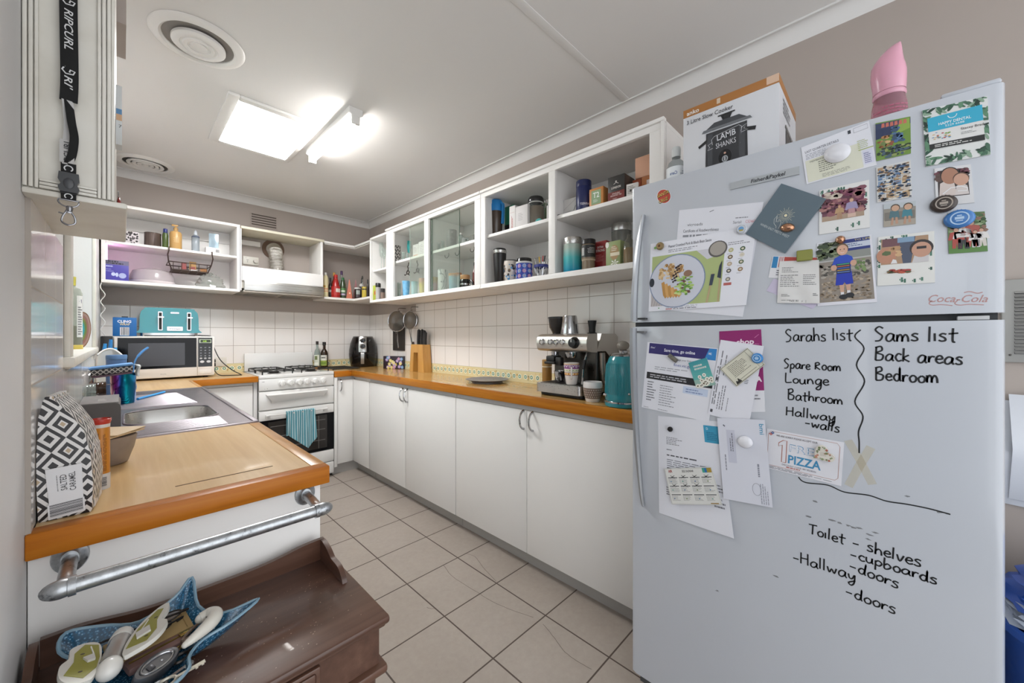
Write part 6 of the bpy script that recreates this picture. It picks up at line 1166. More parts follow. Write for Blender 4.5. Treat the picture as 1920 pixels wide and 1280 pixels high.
def boy(s):
    a, b, c, d = .03, .05, .965, .985
    s.rect(a, b, c, d, '#8f867c/.5', 1, 1); s.rect(a, .70, c, d, '#8a8d88/.5', 1.2, 1); speck(s, a+.02, .74, .45, .97, ('#3f4d36', '#5d6b48', '#2c3528', '#7c8767'), 60, .003, .006, 1.4, 1)
    speck(s, a+.03, b+.02, c-.03, .42, ('#a2917c', '#8d7c68', '#b5a692', '#786a59'), 170, .0012, .003, 1.4, 2); speck(s, a+.03, .44, c-.03, .64, ('#6f6a62', '#8d877c', '#a8a196', '#4d4a45'), 110, .002, .004, 1.4, 3); speck(s, .70, .5, .85, .66, ('#5f7a45', '#7d9360'), 16, .002, .007, 2.6, 4, .6)
    s.rect(.45, .85, c, .93, '#c3cbd9/.5', 2.2, 1); s.rect(.45, .93, c, .985, '#2c3a7c/.5', 2.2, 1); s.rect(.45, .81, c, .85, '#2c3a7c/.5', 2.2, 1); s.text('TO LIFE', .70, .945, .0045, '#d3c77a/.5', 3, .03); s.lines(.5, .865, .9, .92, 2, '#5d6a94/.5', 3); s.rect(a, .68, c, .70, '#b5b5b2/.5', 1.8, 1)
    s.poly([(.36, .50), (.33, .30), (.46, .30), (.49, .34), (.52, .30), (.64, .31), (.62, .50)], '#2237a8/.5', 3); 
    for x, y in ((.44, .0), (.55, .02)): s.poly([(x-.045, .31), (x+.045, .31), (x+.03, .16+y), (x-.02, .16+y)], '#c79f88/.5', 2.8); s.poly([(x-.025, .19+y), (x+.035, .19+y), (x+.03, .14+y), (x-.02, .14+y)], '#dcdce0/.5', 3); s.ell(x+.02, .115+y, .008, '#1e2024/.4', 3.2, .006)
    s.poly([(.27, .60), (.33, .72), (.43, .755), (.56, .755), (.64, .72), (.69, .60), (.61, .58), (.61, .48), (.36, .48), (.36, .58)], '#2a4cb5/.5', 3.4); s.rect(.355, .475, .605, .63, '#23284a/.5', 3.6, 1)
    for i in range(5): s.rect(.37, .49+.03*i, .59, .505+.03*i, ('#5a78b5', '#a88a3f', '#3f5fa8', '#b5653f', '#49a06d')[i]+'/.5', 3.8, 1)
    s.ell(.31, .575, .006, '#c79f88/.5', 3.8, .007); s.ell(.66, .62, .006, '#c79f88/.5', 3.8, .007); s.ell(.475, .855, .012, '#6e5a45/.5', 3.6, .013); s.ell(.475, .835, .0105, '#d0a68e/.5', 3.8, .0125); s.ell(.44, .845, .0012, '#4a3a30/.5', 4); s.ell(.51, .845, .0012, '#4a3a30/.5', 4); s.line([(.44, .80), (.475, .79), (.51, .80)], .0012, '#e6d2c8/.5', 4)
sheet('school_photo', 'photo of a child in blue sports uniform holding a board', 'photo', ((0.1183,1.2757),(0.0115,1.2794),(0.0212,1.4345),(0.1193,1.431)), .0020, '#dcdce4/.4', boy)
def lett(s):
    s.text('LAST QUARTER DETAILS', .05, .80, .0058, '#6b6d75/.5', 1, .065, 'l', .01); s.lines(.05, .62, .52, .77, 4, '#8c8e96/.5', 1, .35, 3); s.rect(.03, .03, .83, .60, '#d8d8c6/.5', 1, 1); s.text('MEMBERSHIP', .10, .52, .0045, '#6a6b60/.5', 2, .035); s.lines(.22, .20, .52, .50, 6, '#77786c/.5', 2, .4, 5); s.lines(.25, .06, .7, .16, 3, '#77786c/.5', 2, .3, 6); s.rect(.85, .08, .98, .4, '#d5d6e6/.5', 1, 1); s.lines(.86, .1, .97, .35, 6, '#7a7ca0/.5', 2); s.rect(.70, .88, .74, .96, '#3b3d45/.5', 2, 1); s.line([(.78, .86), (.97, .86), (.97, .96), (.78, .96), (.78, .86)], .0006, '#77787f/.5', 2); s.rect(.80, .42, 1, .44, '#a5b36a/.5', 2, 1); s.lines(.80, .46, .97, .66, 5, '#b3bd8d/.5', 2)
sheet('membership_letter', 'white and cream membership letter under the large white oval magnet', 'paper', ((0.1396,1.5832),(0.0123,1.5916),(0.0252,1.6971),(0.1511,1.6792)), .0014, '#dedfe6/.6', lett, WV(.0012, 0))
def leafy(s, a, b, c, d, cols, n, seed, k=1):
    R = random.Random(seed)
    for i in range(n):
        side = R.choice('tblr'); u = R.uniform(a, c); v = R.uniform(b, d)
        if side == 't': v = R.uniform(d-.1, d-.01)
        if side == 'b': v = R.uniform(b+.01, b+.13)
        if side == 'l': u = R.uniform(a+.01, a+.06)
        if side == 'r': u = R.uniform(c-.06, c-.01)
        an = R.uniform(0, PI); L = R.uniform(.005, .012); w = L*.3; col = R.choice(cols)+'/.5'
        P = [(L*math.cos(q), w*math.sin(q)) for q in [j*PI/5 for j in range(10)]]
        s.poly([(min(c-.003, max(a+.003, u+(x*math.cos(an)-y*math.sin(an))/s.w)), min(d-.003, max(b+.003, v+(x*math.sin(an)+y*math.cos(an))/s.h))) for x, y in P], col, k+i*.03)
def dental(s):
    leafy(s, 0, 0, 1, 1, ('#2f5240', '#456a55', '#5f8a6c', '#20382d', '#8aa58f'), 95, 4); P = [(.08, .30), (.93, .27), (.915, .865), (.07, .86)]
    i = Surf(s.mb, s.P(.08, .28, 6), s.P(.93, .26, 6), s.P(.915, .87, 6), s.P(.07, .83, 6), (-1, 0, 0), .0002); i.rect(0, 0, 1, 1, '#dddddb/.4', 0, 1); i.rect(0, .56, 1, 1, '#35a9c9/.4', 1, 1); i.rect(0, .0, 1, .16, '#232423/.4', 1, 1)
    i.text('HAPPY DENTAL', .5, .70, .0055, '#e6eef0/.4', 2, .044, 'c', .015); i.text('5229 6688', .5, .615, .0042, '#e6eef0/.4', 2, .026, 'c'); i.ring(.47, .93, .006, .0011, '#e6eef0/.4', 2, a0=PI, a1=2*PI); i.text('Stacey Brady', .60, .42, .0046, '#4c4c4c/.4', 2, .033, 'l', .01); i.lines(.60, .28, .92, .36, 2, '#9a9a9a/.4', 2); speck(i, .05, .28, .4, .5, ('#b55a5a', '#5a8ab5', '#7aa85a', '#c9a04a'), 26, .0006, .0014, 2, 5); i.lines(.1, .03, .92, .13, 2, '#cfcfcb/.4', 2, .5)
sheet('photo_frame_magnet', 'leaf patterned magnetic frame holding a blue dental appointment card', 'magnet', ((-0.0636,1.5637),(-0.1505,1.561),(-0.1465,1.6785),(-0.0582,1.686)), .0026, '#dcdedc/.35', dental, None, .002)
def comic(s):
    s.rect(0, 0, 1, 1, '#6d8f3c/.4', 1, 1); s.poly([(.0, .55), (.45, .62), (.62, .97), (0, .97)], '#2b3656/.4', 2); s.rect(.0, .82, 1, .97, '#34405f/.4', 2.2, 1); s.poly([(.6, .6), (.98, .7), (.98, .97), (.7, .97)], '#8aa84a/.4', 2.4)
    for i in range(6): s.poly([(.17+.125*i, .84), (.27+.125*i, .85), (.26+.125*i, .955), (.18+.125*i, .95)], '#bf6a5a/.4', 3)
    speck(s, .06, .04, .94, .3, ('#23303a', '#4a5f6d', '#8d9a5a', '#2b3a2a'), 50, .0015, .004, 3, 6); speck(s, .1, .3, .5, .6, ('#a8764a', '#8d4f3a', '#c9a878', '#6d7f4a'), 26, .002, .004, 3.5, 7); speck(s, .5, .38, .8, .8, ('#4a6a94', '#5d7fa8', '#39506d'), 22, .002, .005, 3.6, 8)
sheet('comic_magnet', 'square green and blue comic cover magnet', 'magnet', ((0.0132,1.6002),(-0.0415,1.5997),(-0.0407,1.6804),(0.0145,1.6868)), .0022, '#c9c9c9/.35', comic, None, .0018)
def strip(s):
    R = random.Random(9)
    for i in range(4):
        for j in range(5): s.rect(.04+.235*i, .03+.19*j, .245+.235*i, .20+.19*j, R.choice(('#b59a78', '#a88a68', '#7d94b0', '#c3b8ac', '#9aa7b5'))+'/.4', 1, 1)
    speck(s, .04, .03, .96, .97, ('#2d3a4d', '#d9d3c8', '#8d6f52', '#5a7599', '#20242b', '#c9b08d'), 190, .001, .0028, 2, 3)
sheet('comic_magnet', 'square magnet of many small comic panels', 'magnet', ((0.0115,1.5056),(-0.0428,1.5043),(-0.0412,1.5858),(0.0132,1.5856)), .0022, '#cfcfcd/.35', strip, None, .0018)
def sofa(s):
    s.rect(0, 0, 1, 1, '#8f8a80/.4', 1, 1); s.rect(0, .78, 1, 1, '#b5bcc0/.4', 1.3, 1); s.rect(0, 0, 1, .28, '#a49c90/.4', 1.3, 1); s.rect(.03, .25, .97, .62, '#77726a/.4', 1.5, 1)
    for x, c_ in ((.34, '#4d6f77'), (.74, '#3f7f8d')): s.poly([(x-.17, .35), (x-.13, .66), (x+.13, .66), (x+.17, .35)], c_+'/.4', 2); s.poly([(x-.12, .05), (x-.08, .38), (x-.02, .38), (x-.04, .05)], '#b58f78/.4', 2.3); s.poly([(x+.04, .08), (x+.03, .38), (x+.10, .38), (x+.12, .1)], '#b58f78/.4', 2.3); s.ell(x+.03, .80, .0075, '#4a3a2c/.4', 2.5, .008, 12); s.ell(x+.03, .775, .0062, '#c59f85/.4', 2.7, .0068, 12)
sheet('family_photo', 'small photo of two children sitting on a sofa', 'photo', ((0.001,1.4476),(-0.0487,1.4451),(-0.0487,1.4948),(0.001,1.4988)), .0018, '#b5b3ae/.3', sofa, None, .0012)
def cactus_border(s, seed): 
    R = random.Random(seed)
    for i in range(15):
        u, v = (R.uniform(.03, .93), R.choice((R.uniform(.02, .08), R.uniform(.86, .93)))) if i % 3 else (R.choice((.03, .94)), R.uniform(.05, .9)); h = R.uniform(.006, .011)/s.h; w = .0016/s.w; c_ = R.choice(('#3f6d5a', '#4d7a68', '#355a4d'))+'/.5'
        s.poly([(u-w, v), (u+w, v), (u+w, min(.985, v+h)), (u-w, min(.985, v+h))], c_, 1); s.poly([(u-2.4*w, v+h*.4), (u-1.4*w, v+h*.3), (u-1.4*w, min(.985, v+h*.7)), (u-2.4*w, min(.985, v+h*.7))], c_, 1)
def mauve(s):
    cactus_border(s, 3); s.rect(.06, .27, .90, .90, '#6d4350/.4', 2, 1); s.rect(.06, .27, .90, .38, '#a8927d/.4', 2.4, 1); speck(s, .08, .40, .88, .88, ('#8d5a62', '#593341', '#a87a74', '#6b2f4a', '#7d4a58'), 120, .003, .006, 2.5, 4)
    speck(s, .08, .78, .4, .88, ('#cbbfb0', '#b5a699'), 14, .003, .006, 3.2, 5); person(s, .42, .28, .30, '#b5936d/.4', '#a8866a/.4', '#c79a80', '#8d6a45', 4); person(s, .66, .28, .40, '#9a8fb0/.4', '#b58a8d/.4', '#cda48c', '#8a6a50', 4); s.rect(.58, .28, .74, .36, '#cdb0a0/.4', 5, 1)
sheet('photo_frame_magnet', 'cactus bordered frame with faded mauve photo of child and dog', 'photo', ((0.1152,1.452),(0.0239,1.4517),(0.0252,1.5618),(0.1144,1.5603)), .0022, '#dcdcda/.35', mauve, None, .0016)
def polar(s):
    s.rect(.08, .22, .90, .92, '#3d3332/.4', 1, 1); speck(s, .1, .65, .88, .90, ('#5a4640', '#2c2626', '#6d3f4a'), 30, .003, .005, 1.3, 2)
    s.poly([(.10, .24), (.14, .58), (.34, .66), (.52, .58), (.58, .24)], '#d0c3bd/.4', 2); s.poly([(.52, .24), (.58, .48), (.74, .54), (.86, .46), (.89, .24)], '#cfc6c3/.4', 2.3); s.ell(.42, .78, .014, '#2e2422/.4', 2.2, .017); s.ell(.42, .755, .0125, '#a87a63/.4', 2.5, .017); s.ell(.71, .66, .0115, '#5a4034/.4', 2.6, .013); s.ell(.71, .635, .0105, '#c59a84/.4', 2.8, .0125)
    s.line([(.2, .30), (.42, .44), (.70, .46), (.86, .40), (.84, .33), (.6, .34)], .0016, '#e6e6e8/.3', 4)
sheet('instant_photo', 'instant photo of an adult and child in white shirts', 'photo', ((-0.0782,1.4757),(-0.1302,1.4708),(-0.1253,1.5499),(-0.0756,1.5561)), .0018, '#d6d6d8/.35', polar, None, .0012)
def garden(s):
    s.rect(.0, 0, 1, 1, '#5f7a4d/.4', 1, 1); speck(s, .04, .5, .96, .97, ('#4d6a3f', '#7d946a', '#385232', '#8a6a5a', '#a8b08d'), 70, .002, .004, 1.4, 3); s.rect(0, 0, 1, .2, '#56803f/.4', 1.4, 1)
    for x, y, h, c_, d_ in ((.22, .12, .5, '#a8483f', '#a8483f'), (.4, .1, .62, '#d6d3d0', '#2c2c30'), (.62, .14, .66, '#a8554a', '#a8554a'), (.72, .12, .42, '#dcd9d6', '#d0cdd0'), (.88, .14, .44, '#dcd9d6', '#cfc9c0')): person(s, x, y, h, c_+'/.4', d_+'/.4', '#c79f88', '#5a3f2c', 3)
sheet('family_photo', 'garden photo of a family in red and white under blue cap magnet', 'photo', ((-0.096,1.3725),(-0.1471,1.3701),(-0.1431,1.4501),(-0.0935,1.4569)), .0018, '#c9cbc6/.3', garden, None, .0012)
def heroes(s):
    cactus_border(s, 8); s.rect(.06, .42, .90, .94, '#a8896d/.4', 2, 1); s.rect(.08, .78, .40, .94, '#6d4a50/.4', 2.3, 1); s.poly([(.38, .94), (.46, .42), (.60, .42), (.68, .94)], '#4a5266/.4', 2.4); s.rect(.36, .84, .66, .94, '#7d9ab5/.4', 2.6, 1); speck(s, .1, .6, .4, .75, ('#b58f6a', '#c9a57d', '#8d6a4d'), 20, .002, .005, 2.5, 4)
    s.poly([(.62, .42), (.66, .56), (.80, .60), (.90, .54), (.90, .42)], '#c6c3c4/.4', 3); s.ell(.78, .70, .018, '#2e2626/.4', 3.2, .018); s.ell(.78, .665, .015, '#c0937c/.4', 3.4, .0165); s.rect(.70, .68, .865, .73, '#2a2628/.4', 3.8, 1); s.ell(.16, .60, .0165, '#b5836a/.4', 3.2, .018); s.poly([(.08, .66), (.14, .70), (.24, .68), (.24, .62), (.16, .60), (.08, .62)], '#5a6a45/.4', 3.6); s.poly([(.24, .43), (.28, .52), (.34, .50), (.36, .43)], '#dcdada/.4', 3.4)
    speck(s, .18, .24, .56, .30, ('#b5563f', '#8d6a4a', '#a83f3a', '#4a5a3f'), 40, .001, .003, 3, 5, 2); s.rect(.12, .235, .66, .25, '#d9cfc8/.4', 2.5, 1)
sheet('photo_frame_magnet', 'cactus bordered frame with photo of two children in face masks', 'photo', ((0.0115,1.3159),(-0.0767,1.315),(-0.0756,1.4243),(0.01,1.4263)), .0022, '#dcdcd8/.35', heroes, None, .0016)
# sticker and script
q = ((0.5348,1.6186),(0.4682,1.6028),(0.4682,1.6727),(0.5348,1.6911))
def sc(s): s.ell(.5, .5, .0232, '#dfe0e0/.3', .5, .0232, 40); s.ell(.5, .5, .0218, '#b4483a/.35', 1, .0218, 40); s.text('SANTA', .50, .53, .0112, '#171510/.4', 2, .043, 'c', .035, .25, .42); s.text('SANTA', .485, .545, .0105, '#d2c768/.4', 3, .040, 'c', .0, .25, .42); s.text('CRUZ', .53, .26, .0112, '#171510/.4', 2, .036, 'c', .035, .25, .42); s.text('CRUZ', .515, .275, .0105, '#d2c768/.4', 3, .033, 'c', .0, .25, .42)
T_ = Thing('round_sticker', 'round red and yellow lettered sticker at top left of freezer door', 'sticker'); s = Surf(T_.own, *[(FX-.0002, y, z) for y, z in q], (-1, 0, 0), .0001); sc(s); T_.done()
q = ((-0.0652,1.2654),(-0.1431,1.261),(-0.1431,1.2887),(-0.0652,1.2951))
T_ = Thing('script_sticker', 'faded pink flowing script sticker at lower right of freezer door', 'sticker'); s = Surf(T_.own, *[(FX-.0002, y, z) for y, z in q], (-1, 0, 0), .0001)
pk = '#b98d8a/.4'
s.text('Coca-Cola', .03, .30, .0165, pk, 1, .080, 'l', .004, .38)
s.mb.rib(smooth_path([s.P(*q, 1) for q in ((.10, .42), (.04, .22), (.10, .08), (.25, .12), (.46, .05))], 5), .0016, s.n, pk); s.mb.rib(smooth_path([s.P(*q, 1) for q in ((.55, .42), (.50, .20), (.58, .08), (.75, .14), (.99, .10))], 5), .0016, s.n, pk); s.mb.rib(smooth_path([s.P(*q, 1) for q in ((.66, .98), (.76, 1.06), (.88, .94), (.97, 1.02))], 5), .0018, s.n, pk); T_.done()
# round magnets
oval = [('m', [(0, .011), (.5, .0105), (.85, .007), (1, .002), (.98, 0)], '#dddde2/.2')]
magnet('oval_magnet', 'larger glossy white oval magnet on the membership letter', (0.081,1.6408), .0030, .0225, oval, sx=1.12, rot=-.25)
magnet('oval_magnet', 'glossy white egg shaped magnet on the long envelope', (0.2729,0.912), .0088, .0165, oval, sx=1.12, rot=.1)
def crown(c1, c2): return [('cap', [(1.0, .0), (1.02, .001), (.9, .006), (.78, .0075), (0, .0075)], c1)]
def capdeco(c1, c2, n=22):
    def f(s):
        for i in range(n): a = 2*PI*i/n; s.poly([(.5+.5*.98*math.cos(a-.07), .5+.5*.98*math.sin(a-.07)), (.5+.5*1.06*math.cos(a), .5+.5*1.06*math.sin(a)), (.5+.5*.98*math.cos(a+.07), .5+.5*.98*math.sin(a+.07)), (.5+.5*.80*math.cos(a), .5+.5*.80*math.sin(a))], c1, -20)
        s.ring(.5, .5, s.w*.33, s.w*.06, c2, 1); s.rect(.32, .44, .66, .58, c2, 1, 1); s.rect(.40, .62, .58, .68, c2, 1, 1); s.rect(.36, .34, .62, .39, c2, 1, 1)
    return f
GM = 'bottle cap magnets'
magnet('bottle_cap_magnet', 'dark brown bottle cap magnet on the corner of instant photo', (-0.0887,1.4777), .0036, .0175, crown('#3a302c/.3', 0), deco=capdeco('#3a302c/.3', '#a0958a/.3'), sx=1.1)
magnet('bottle_cap_magnet', 'blue bottle cap magnet on the garden photo', (-0.1098,1.4418), .0036, .0185, crown('#3f76b5/.3', 0), deco=capdeco('#3f76b5/.3', '#a9c4de/.3'), sx=1.15)
magnet('bottle_cap_magnet', 'blue bottle cap magnet on the cream menu card', (0.2439,1.1427), .0115, .0135, crown('#2f7fc0/.3', 0), deco=capdeco('#2f7fc0/.3', '#b5d0e6/.3'))
magnet('bottle_cap_magnet', 'white bottle cap magnet with blue and yellow badge by slate card', (0.2819,1.4965), .0055, .0135, crown('#c9cdd4/.3', 0), deco=lambda s: [s.ell(.5, .52, s.w*.24, '#6a9cc9/.4', 1), s.rect(.33, .3, .67, .45, '#b5a045/.4', 2, 1)]+[s.poly([(.5+.44*math.cos(a-.06), .5+.44*math.sin(a-.06)), (.5+.44*math.cos(a+.06), .5+.44*math.sin(a+.06)), (.5+.34*math.cos(a), .5+.34*math.sin(a))], '#3b4350/.4', 1) for a in [i*PI/9 for i in range(18)]])
magnet('bottle_cap_magnet', 'brown bottle cap magnet with green leaf at recipe page corner', (0.5103,1.4884), .0065, .0125, crown('#7a6845/.3', 0), deco=lambda s: [s.ell(.5, .5, s.w*.36, '#9a8055/.4', 1), s.rect(.36, .35, .64, .65, '#5d3a25/.4', 2, 1), s.ell(-.0, .3, s.w*.17, '#6f9455/.4', .5)])
knot = [('k', [(0, .012), (.45, .0115), (.8, .0085), (1, .003), (.95, 0)], '#b98a6d/.22/.9')]
def knots(s):
    for i in range(7): s.line([(.16+.1*i, .25+.03*(i % 2)), (.30+.08*i, .75)], s.w*.05, '#dcb59a/.2/.9', -8)
    for i in range(5): s.line([(.2, .3+.1*i), (.8, .38+.1*i)], s.w*.04, '#8d5f45/.25/.9', -7)
magnet('knot_magnet', 'copper knot magnet on the slate blue card', (0.1781,1.4803), .0068, .0115, knot, sx=1.35, deco=knots, group='copper knot magnets', rot=-.2)
magnet('knot_magnet', 'copper knot magnet at top of the school photo', (0.0752,1.4318), .0026, .0095, knot, sx=1.0, deco=knots, group='copper knot magnets')
T_ = Thing('square_magnet', 'olive green square magnet on the till receipt', 'magnet'); (y0, z0), (y1, z1) = (0.1593,1.3895), (0.1266,1.4176)
T_.own.box(FX-.014, y1, z0, FX-.0072, y0, z1, '#7d7f35/.3', .003); T_.own.box(FX-.0145, y1+.002, z0+.002, FX-.0138, y0-.002, z1-.002, '#85873a/.2'); T_.done()
# ---- lower door papers
pur = '#2f2a68/.5'
def fines(s):
    s.rect(.035, .835, .985, .99, pur, 1, 1); s.poly([(.84, .835), (.985, .835), (.985, .99), (.89, .99)], '#2f7fc0/.5', 2); s.text('Save time, go online', .49, .885, .0098, '#e6e8f2/.4', 3, .092, 'c', .015); s.text('/fines/', .055, .915, .006, '#e6e8f2/.4', 3, .016, 'l', 0, .3); s.text('VIC', .885, .905, .006, '#e6eef6/.4', 3, .009, 'l', .03)
    s.text('Manage your fines online', .60, .775, .006, '#55565f/.5', 2, .070, 'c'); s.text('fines.vic.gov.au', .60, .69, .0092, '#4d5da0/.5', 2, .070, 'c'); s.lines(.15, .60, .75, .66, 2, '#9a9ba3/.5', 1, .35, 5)
    s.rect(.035, .455, .985, .555, '#232428/.5', 1, 1); s.lines(.09, .475, .7, .535, 2, '#b9bac0/.5', 2, .45, 6); s.rect(.60, .33, .94, .43, '#bfcbe0/.5', 1, 1); s.lines(.64, .34, .92, .41, 2, '#7f8fb5/.5', 2)
    s.lines(.06, .12, .20, .43, 8, '#5f6068/.5', 1, .4, 7); s.lines(.26, .08, .56, .40, 9, '#8d8e96/.5', 1, .32, 8); s.lines(.03, .015, .16, .03, 1, ink); s.lines(.26, .02, .5, .035, 1, ink)
sheet('fines_letter', 'white letter with dark purple banner reading Save time, go online', 'paper', ((0.5748,0.9673),(0.3679,0.9501),(0.3428,1.1666),(0.5545,1.183)), .0012, '#dcdde4/.6', fines, WV(.0012, .0))
def shop(s): s.rect(0, .26, 1, 1, '#8a1f66/.5', 1, 1); s.text('shop', .62, .825, .016, '#e8dbe4/.4', 2, .045, 'c', .03, .1); s.text('A', .90, .37, .014, '#e8dbe4/.4', 2, .014, 'c', .05); s.line([(.84, .90), (.94, .94)], .0016, '#c06aa0/.4', 2); s.line([(.84, .83), (.94, .82)], .0016, '#c06aa0/.4', 2); s.lines(.72, .14, .95, .22, 2, ink)
sheet('leaflet', 'magenta shop leaflet behind the white form', 'paper', ((0.3358,0.9843),(0.2279,0.9991),(0.2371,1.2205),(0.3403,1.2158)), .0010, '#dadbe1/.6', shop)
def form(s): s.lines(.03, .15, .13, .92, 2, ink, 1, .5, 3, True); s.lines(.16, .10, .34, .45, 3, ink, 1, .35, 4, True); s.lines(.18, .55, .32, .88, 2, ink, 1, .35, 5, True); s.rect(.04, .47, .10, .51, '#4a4b52/.5', 1, 1); s.rect(.04, .04, .10, .08, '#4a4b52/.5', 1, 1); s.lines(.40, .10, .44, .30, 1, ink, 1, .4, 6, True); s.lines(.72, .50, .82, .56, 3, ink, 1, .4, 6); s.lines(.75, .015, .98, .03, 1, ink)
sheet('folded_form', 'white form with sideways print pinned under the cream menu card', 'paper', ((0.37,0.9741),(0.2658,0.9563),(0.2304,1.1752),(0.3361,1.1917)), .0032, '#dcdde5/.6', form, WV(.002, .0))
def gift(s):
    for i in range(8): s.rect(0, .30+.0875*i, 1, .3875+.0875*i, '#%02x%02x%02x/.4' % (96-5*i, 172-4*i, 166-2*i), 1, 1)
    s.rect(0, 0, 1, .30, '#8fb0a5/.4', 1, 1); R = random.Random(2)
    for i in range(16): u, v = R.uniform(.08, .92), R.uniform(.05, .26); s.ell(u, v, .0062, '#e0ded2/.4', 2+i*.1, .0062, 10); s.ell(u, v, .0018, '#5a4f3a/.4', 4+i*.1)
    for u, v in ((.35, .38), (.6, .42)): s.ell(u, v, .0055, '#e6e4da/.4', 4, .0055, 10); s.ell(u, v, .0018, '#6b5f45/.4', 5)
    s.lines(.2, .64, .9, .86, 2, '#c9cfca/.4', 2, .6, 4)
sheet('daisy_magnet', 'small teal card magnet with white daisies, tilted on the fines letter', 'magnet', ((0.402,1.0471),(0.3485,1.0614),(0.3733,1.1392),(0.4247,1.1214)), .0045, '#c9d0cc/.4', gift, None, .0015)
T_ = Thing('clip_magnet', 'dull metal bar magnet clipped at an angle on the fines letter', 'magnet'); y, z = (0.4699,1.1339); T_.own.T = Matrix.Translation((FX-.007, y, z)) @ Matrix.Rotation(.66, 4, 'X'); T_.own.box(-.004, -.016, -.0065, .003, .016, .0065, '#77756e/.4/.7', .0015); T_.own.box(-.0052, -.013, -.002, -.004, .004, .004, '#8d8b84/.35/.8'); T_.done()
def menu(s): s.line([(.02, .03), (.98, .03), (.98, .97), (.02, .97), (.02, .03)], .0012, '#3a3833/.5', 1); s.line([(.86, .06), (.86, .94)], .0006, '#5a5850/.5', 1); s.lines(.16, .30, .74, .88, 9, '#6b6860/.5', 1, .35, 4); s.line([(.10, .14), (.8, .14)], .0009, '#5a5850/.5', 1); s.poly([(.05, .05), (.10, .20), (.14, .13), (.19, .26), (.24, .05)], '#2b2a27/.5', 2)
sheet('menu_card', 'cream menu card with dark border, tilted under the blue cap magnet', 'card', ((0.2937,1.0612),(0.2267,1.1267),(0.2677,1.1702),(0.3361,1.1084)), .0085, '#d2d0bf/.5', menu, None, .0018)
def council(s):
    s.lines(.16, .86, .30, .875, 1, ink); s.lines(.14, .72, .42, .80, 5, ink, 1, .4, 3); s.lines(.14, .66, .28, .68, 1, ink); s.lines(.14, .605, .86, .625, 1, '#4f5057/.5', 1, .6, 4); s.lines(.14, .50, .92, .58, 4, ink, 1, .35, 5); s.rect(.14, .475, .32, .49, '#6a6b70/.5', 1, 1); s.lines(.80, .36, .98, .44, 3, ink); s.lines(.80, .22, .98, .32, 3, ink); s.lines(.12, .21, .22, .30, 4, '#6a6b70/.5'); s.rect(.76, .80, 1.0, .955, '#3a93b5/.5', 1, 1); s.text('D', .80, .915, .007, '#dfeaf0/.4', 2); s.lines(.80, .82, .98, .90, 5, '#2b6d8a/.5', 2)
sheet('official_letter', 'long white letter at the bottom left of the fridge door behind calendar', 'paper', ((0.5163,0.6363),(0.3017,0.6343),(0.3428,0.9556),(0.5198,0.947)), .0008, '#d9dae1/.6', council, lambda u, v: .0004*math.sin(u*PI)+.003*(1-v)*u)
magnet('button_magnet', 'small round black magnet on the official letter', (0.4793,0.9113), .0035, .0078, [('m', [(0, .005), (.9, .005), (1, .004), (1, 0)], '#1d1c1d/.4')])
def cal(s):
    s.line([(.012, .015), (.988, .015), (.988, .985), (.012, .985), (.012, .015)], .0007, '#8a8a86/.5', 1); s.text('AIR', .08, .885, .0085, '#a83f3a/.5', 2, .013, 'l', .02); s.text('2022 CALENDAR', .50, .885, .0068, '#4d4e52/.5', 2, .036, 'c', .01); 
    for i, c_ in enumerate(('#3f9a84', '#2f6fa8', '#9a8a3f', '#a88a35')): s.rect(.80+.045*i, .86, .845+.045*i, .985, c_+'/.5', 1, 1)
    for r in range(3):
        for c in range(4):
            u, v = .045+.235*c, .575-.235*r; s.rect(u, v+.155, u+.20, v+.175, '#45464a/.5', 1, 1); s.lines(u, v, u+.20, v+.14, 5, '#9b9b98/.5', 1, .4, r*4+c); s.ell(u+.05+.02*c, v+.06, .0016, ('#3f7fa8', '#3f9a84', '#2f5f9a', '#6a8a3f')[(r+c) % 4]+'/.5', 2)
            if r*4+c < 7: s.line([(u+.05, v+.155), (u+.15, v+.225)], .0013, '#2a2a2c/.5', 3); s.line([(u+.06, v+.23), (u+.14, v+.15)], .0013, '#2a2a2c/.5', 3)
    s.rect(.80, .03, .95, .055, '#9a7a3f/.5', 2, 1)
sheet('calendar', 'white year calendar with black crosses on the first months', 'calendar', ((0.473,0.6793),(0.3305,0.7207),(0.3588,0.8225),(0.4966,0.7847)), .0088, '#d6d6d2/.5', cal, None, .001)
def env(s):
    w = '#c3c5d3/.4'; s.rect(.18, .46, .36, .86, w, 1, 1); s.lines(.23, .60, .32, .84, 2, '#6d6f7a/.5', 2, .4, 3, True); s.text('bmi', .88, .95, .011, '#4d95b8/.5', 2, .028, 'l', .01, 0, -PI/2); s.lines(.76, .33, .82, .56, 1, '#8a8c98/.5', 1, .6, 4, True); s.lines(.10, .36, .14, .60, 1, '#8a8c98/.5', 1, .6, 5, True); s.lines(.78, .02, .95, .28, 4, '#9a9ca8/.5', 1, .4, 6, True); s.ring(.72, .18, .010, .0009, '#7d7f8b/.5', 1, .016); s.line([(.12, .92), (.16, .90)], .003, '#5a5c66/.5', 1)
sheet('envelope', 'long white window envelope hanging under the egg shaped magnet', 'envelope', ((0.3275,0.7399),(0.21,0.7506),(0.2279,0.9791),(0.3442,0.9668)), .0072, '#d3d5df/.55', env, WV(.0015, .0))
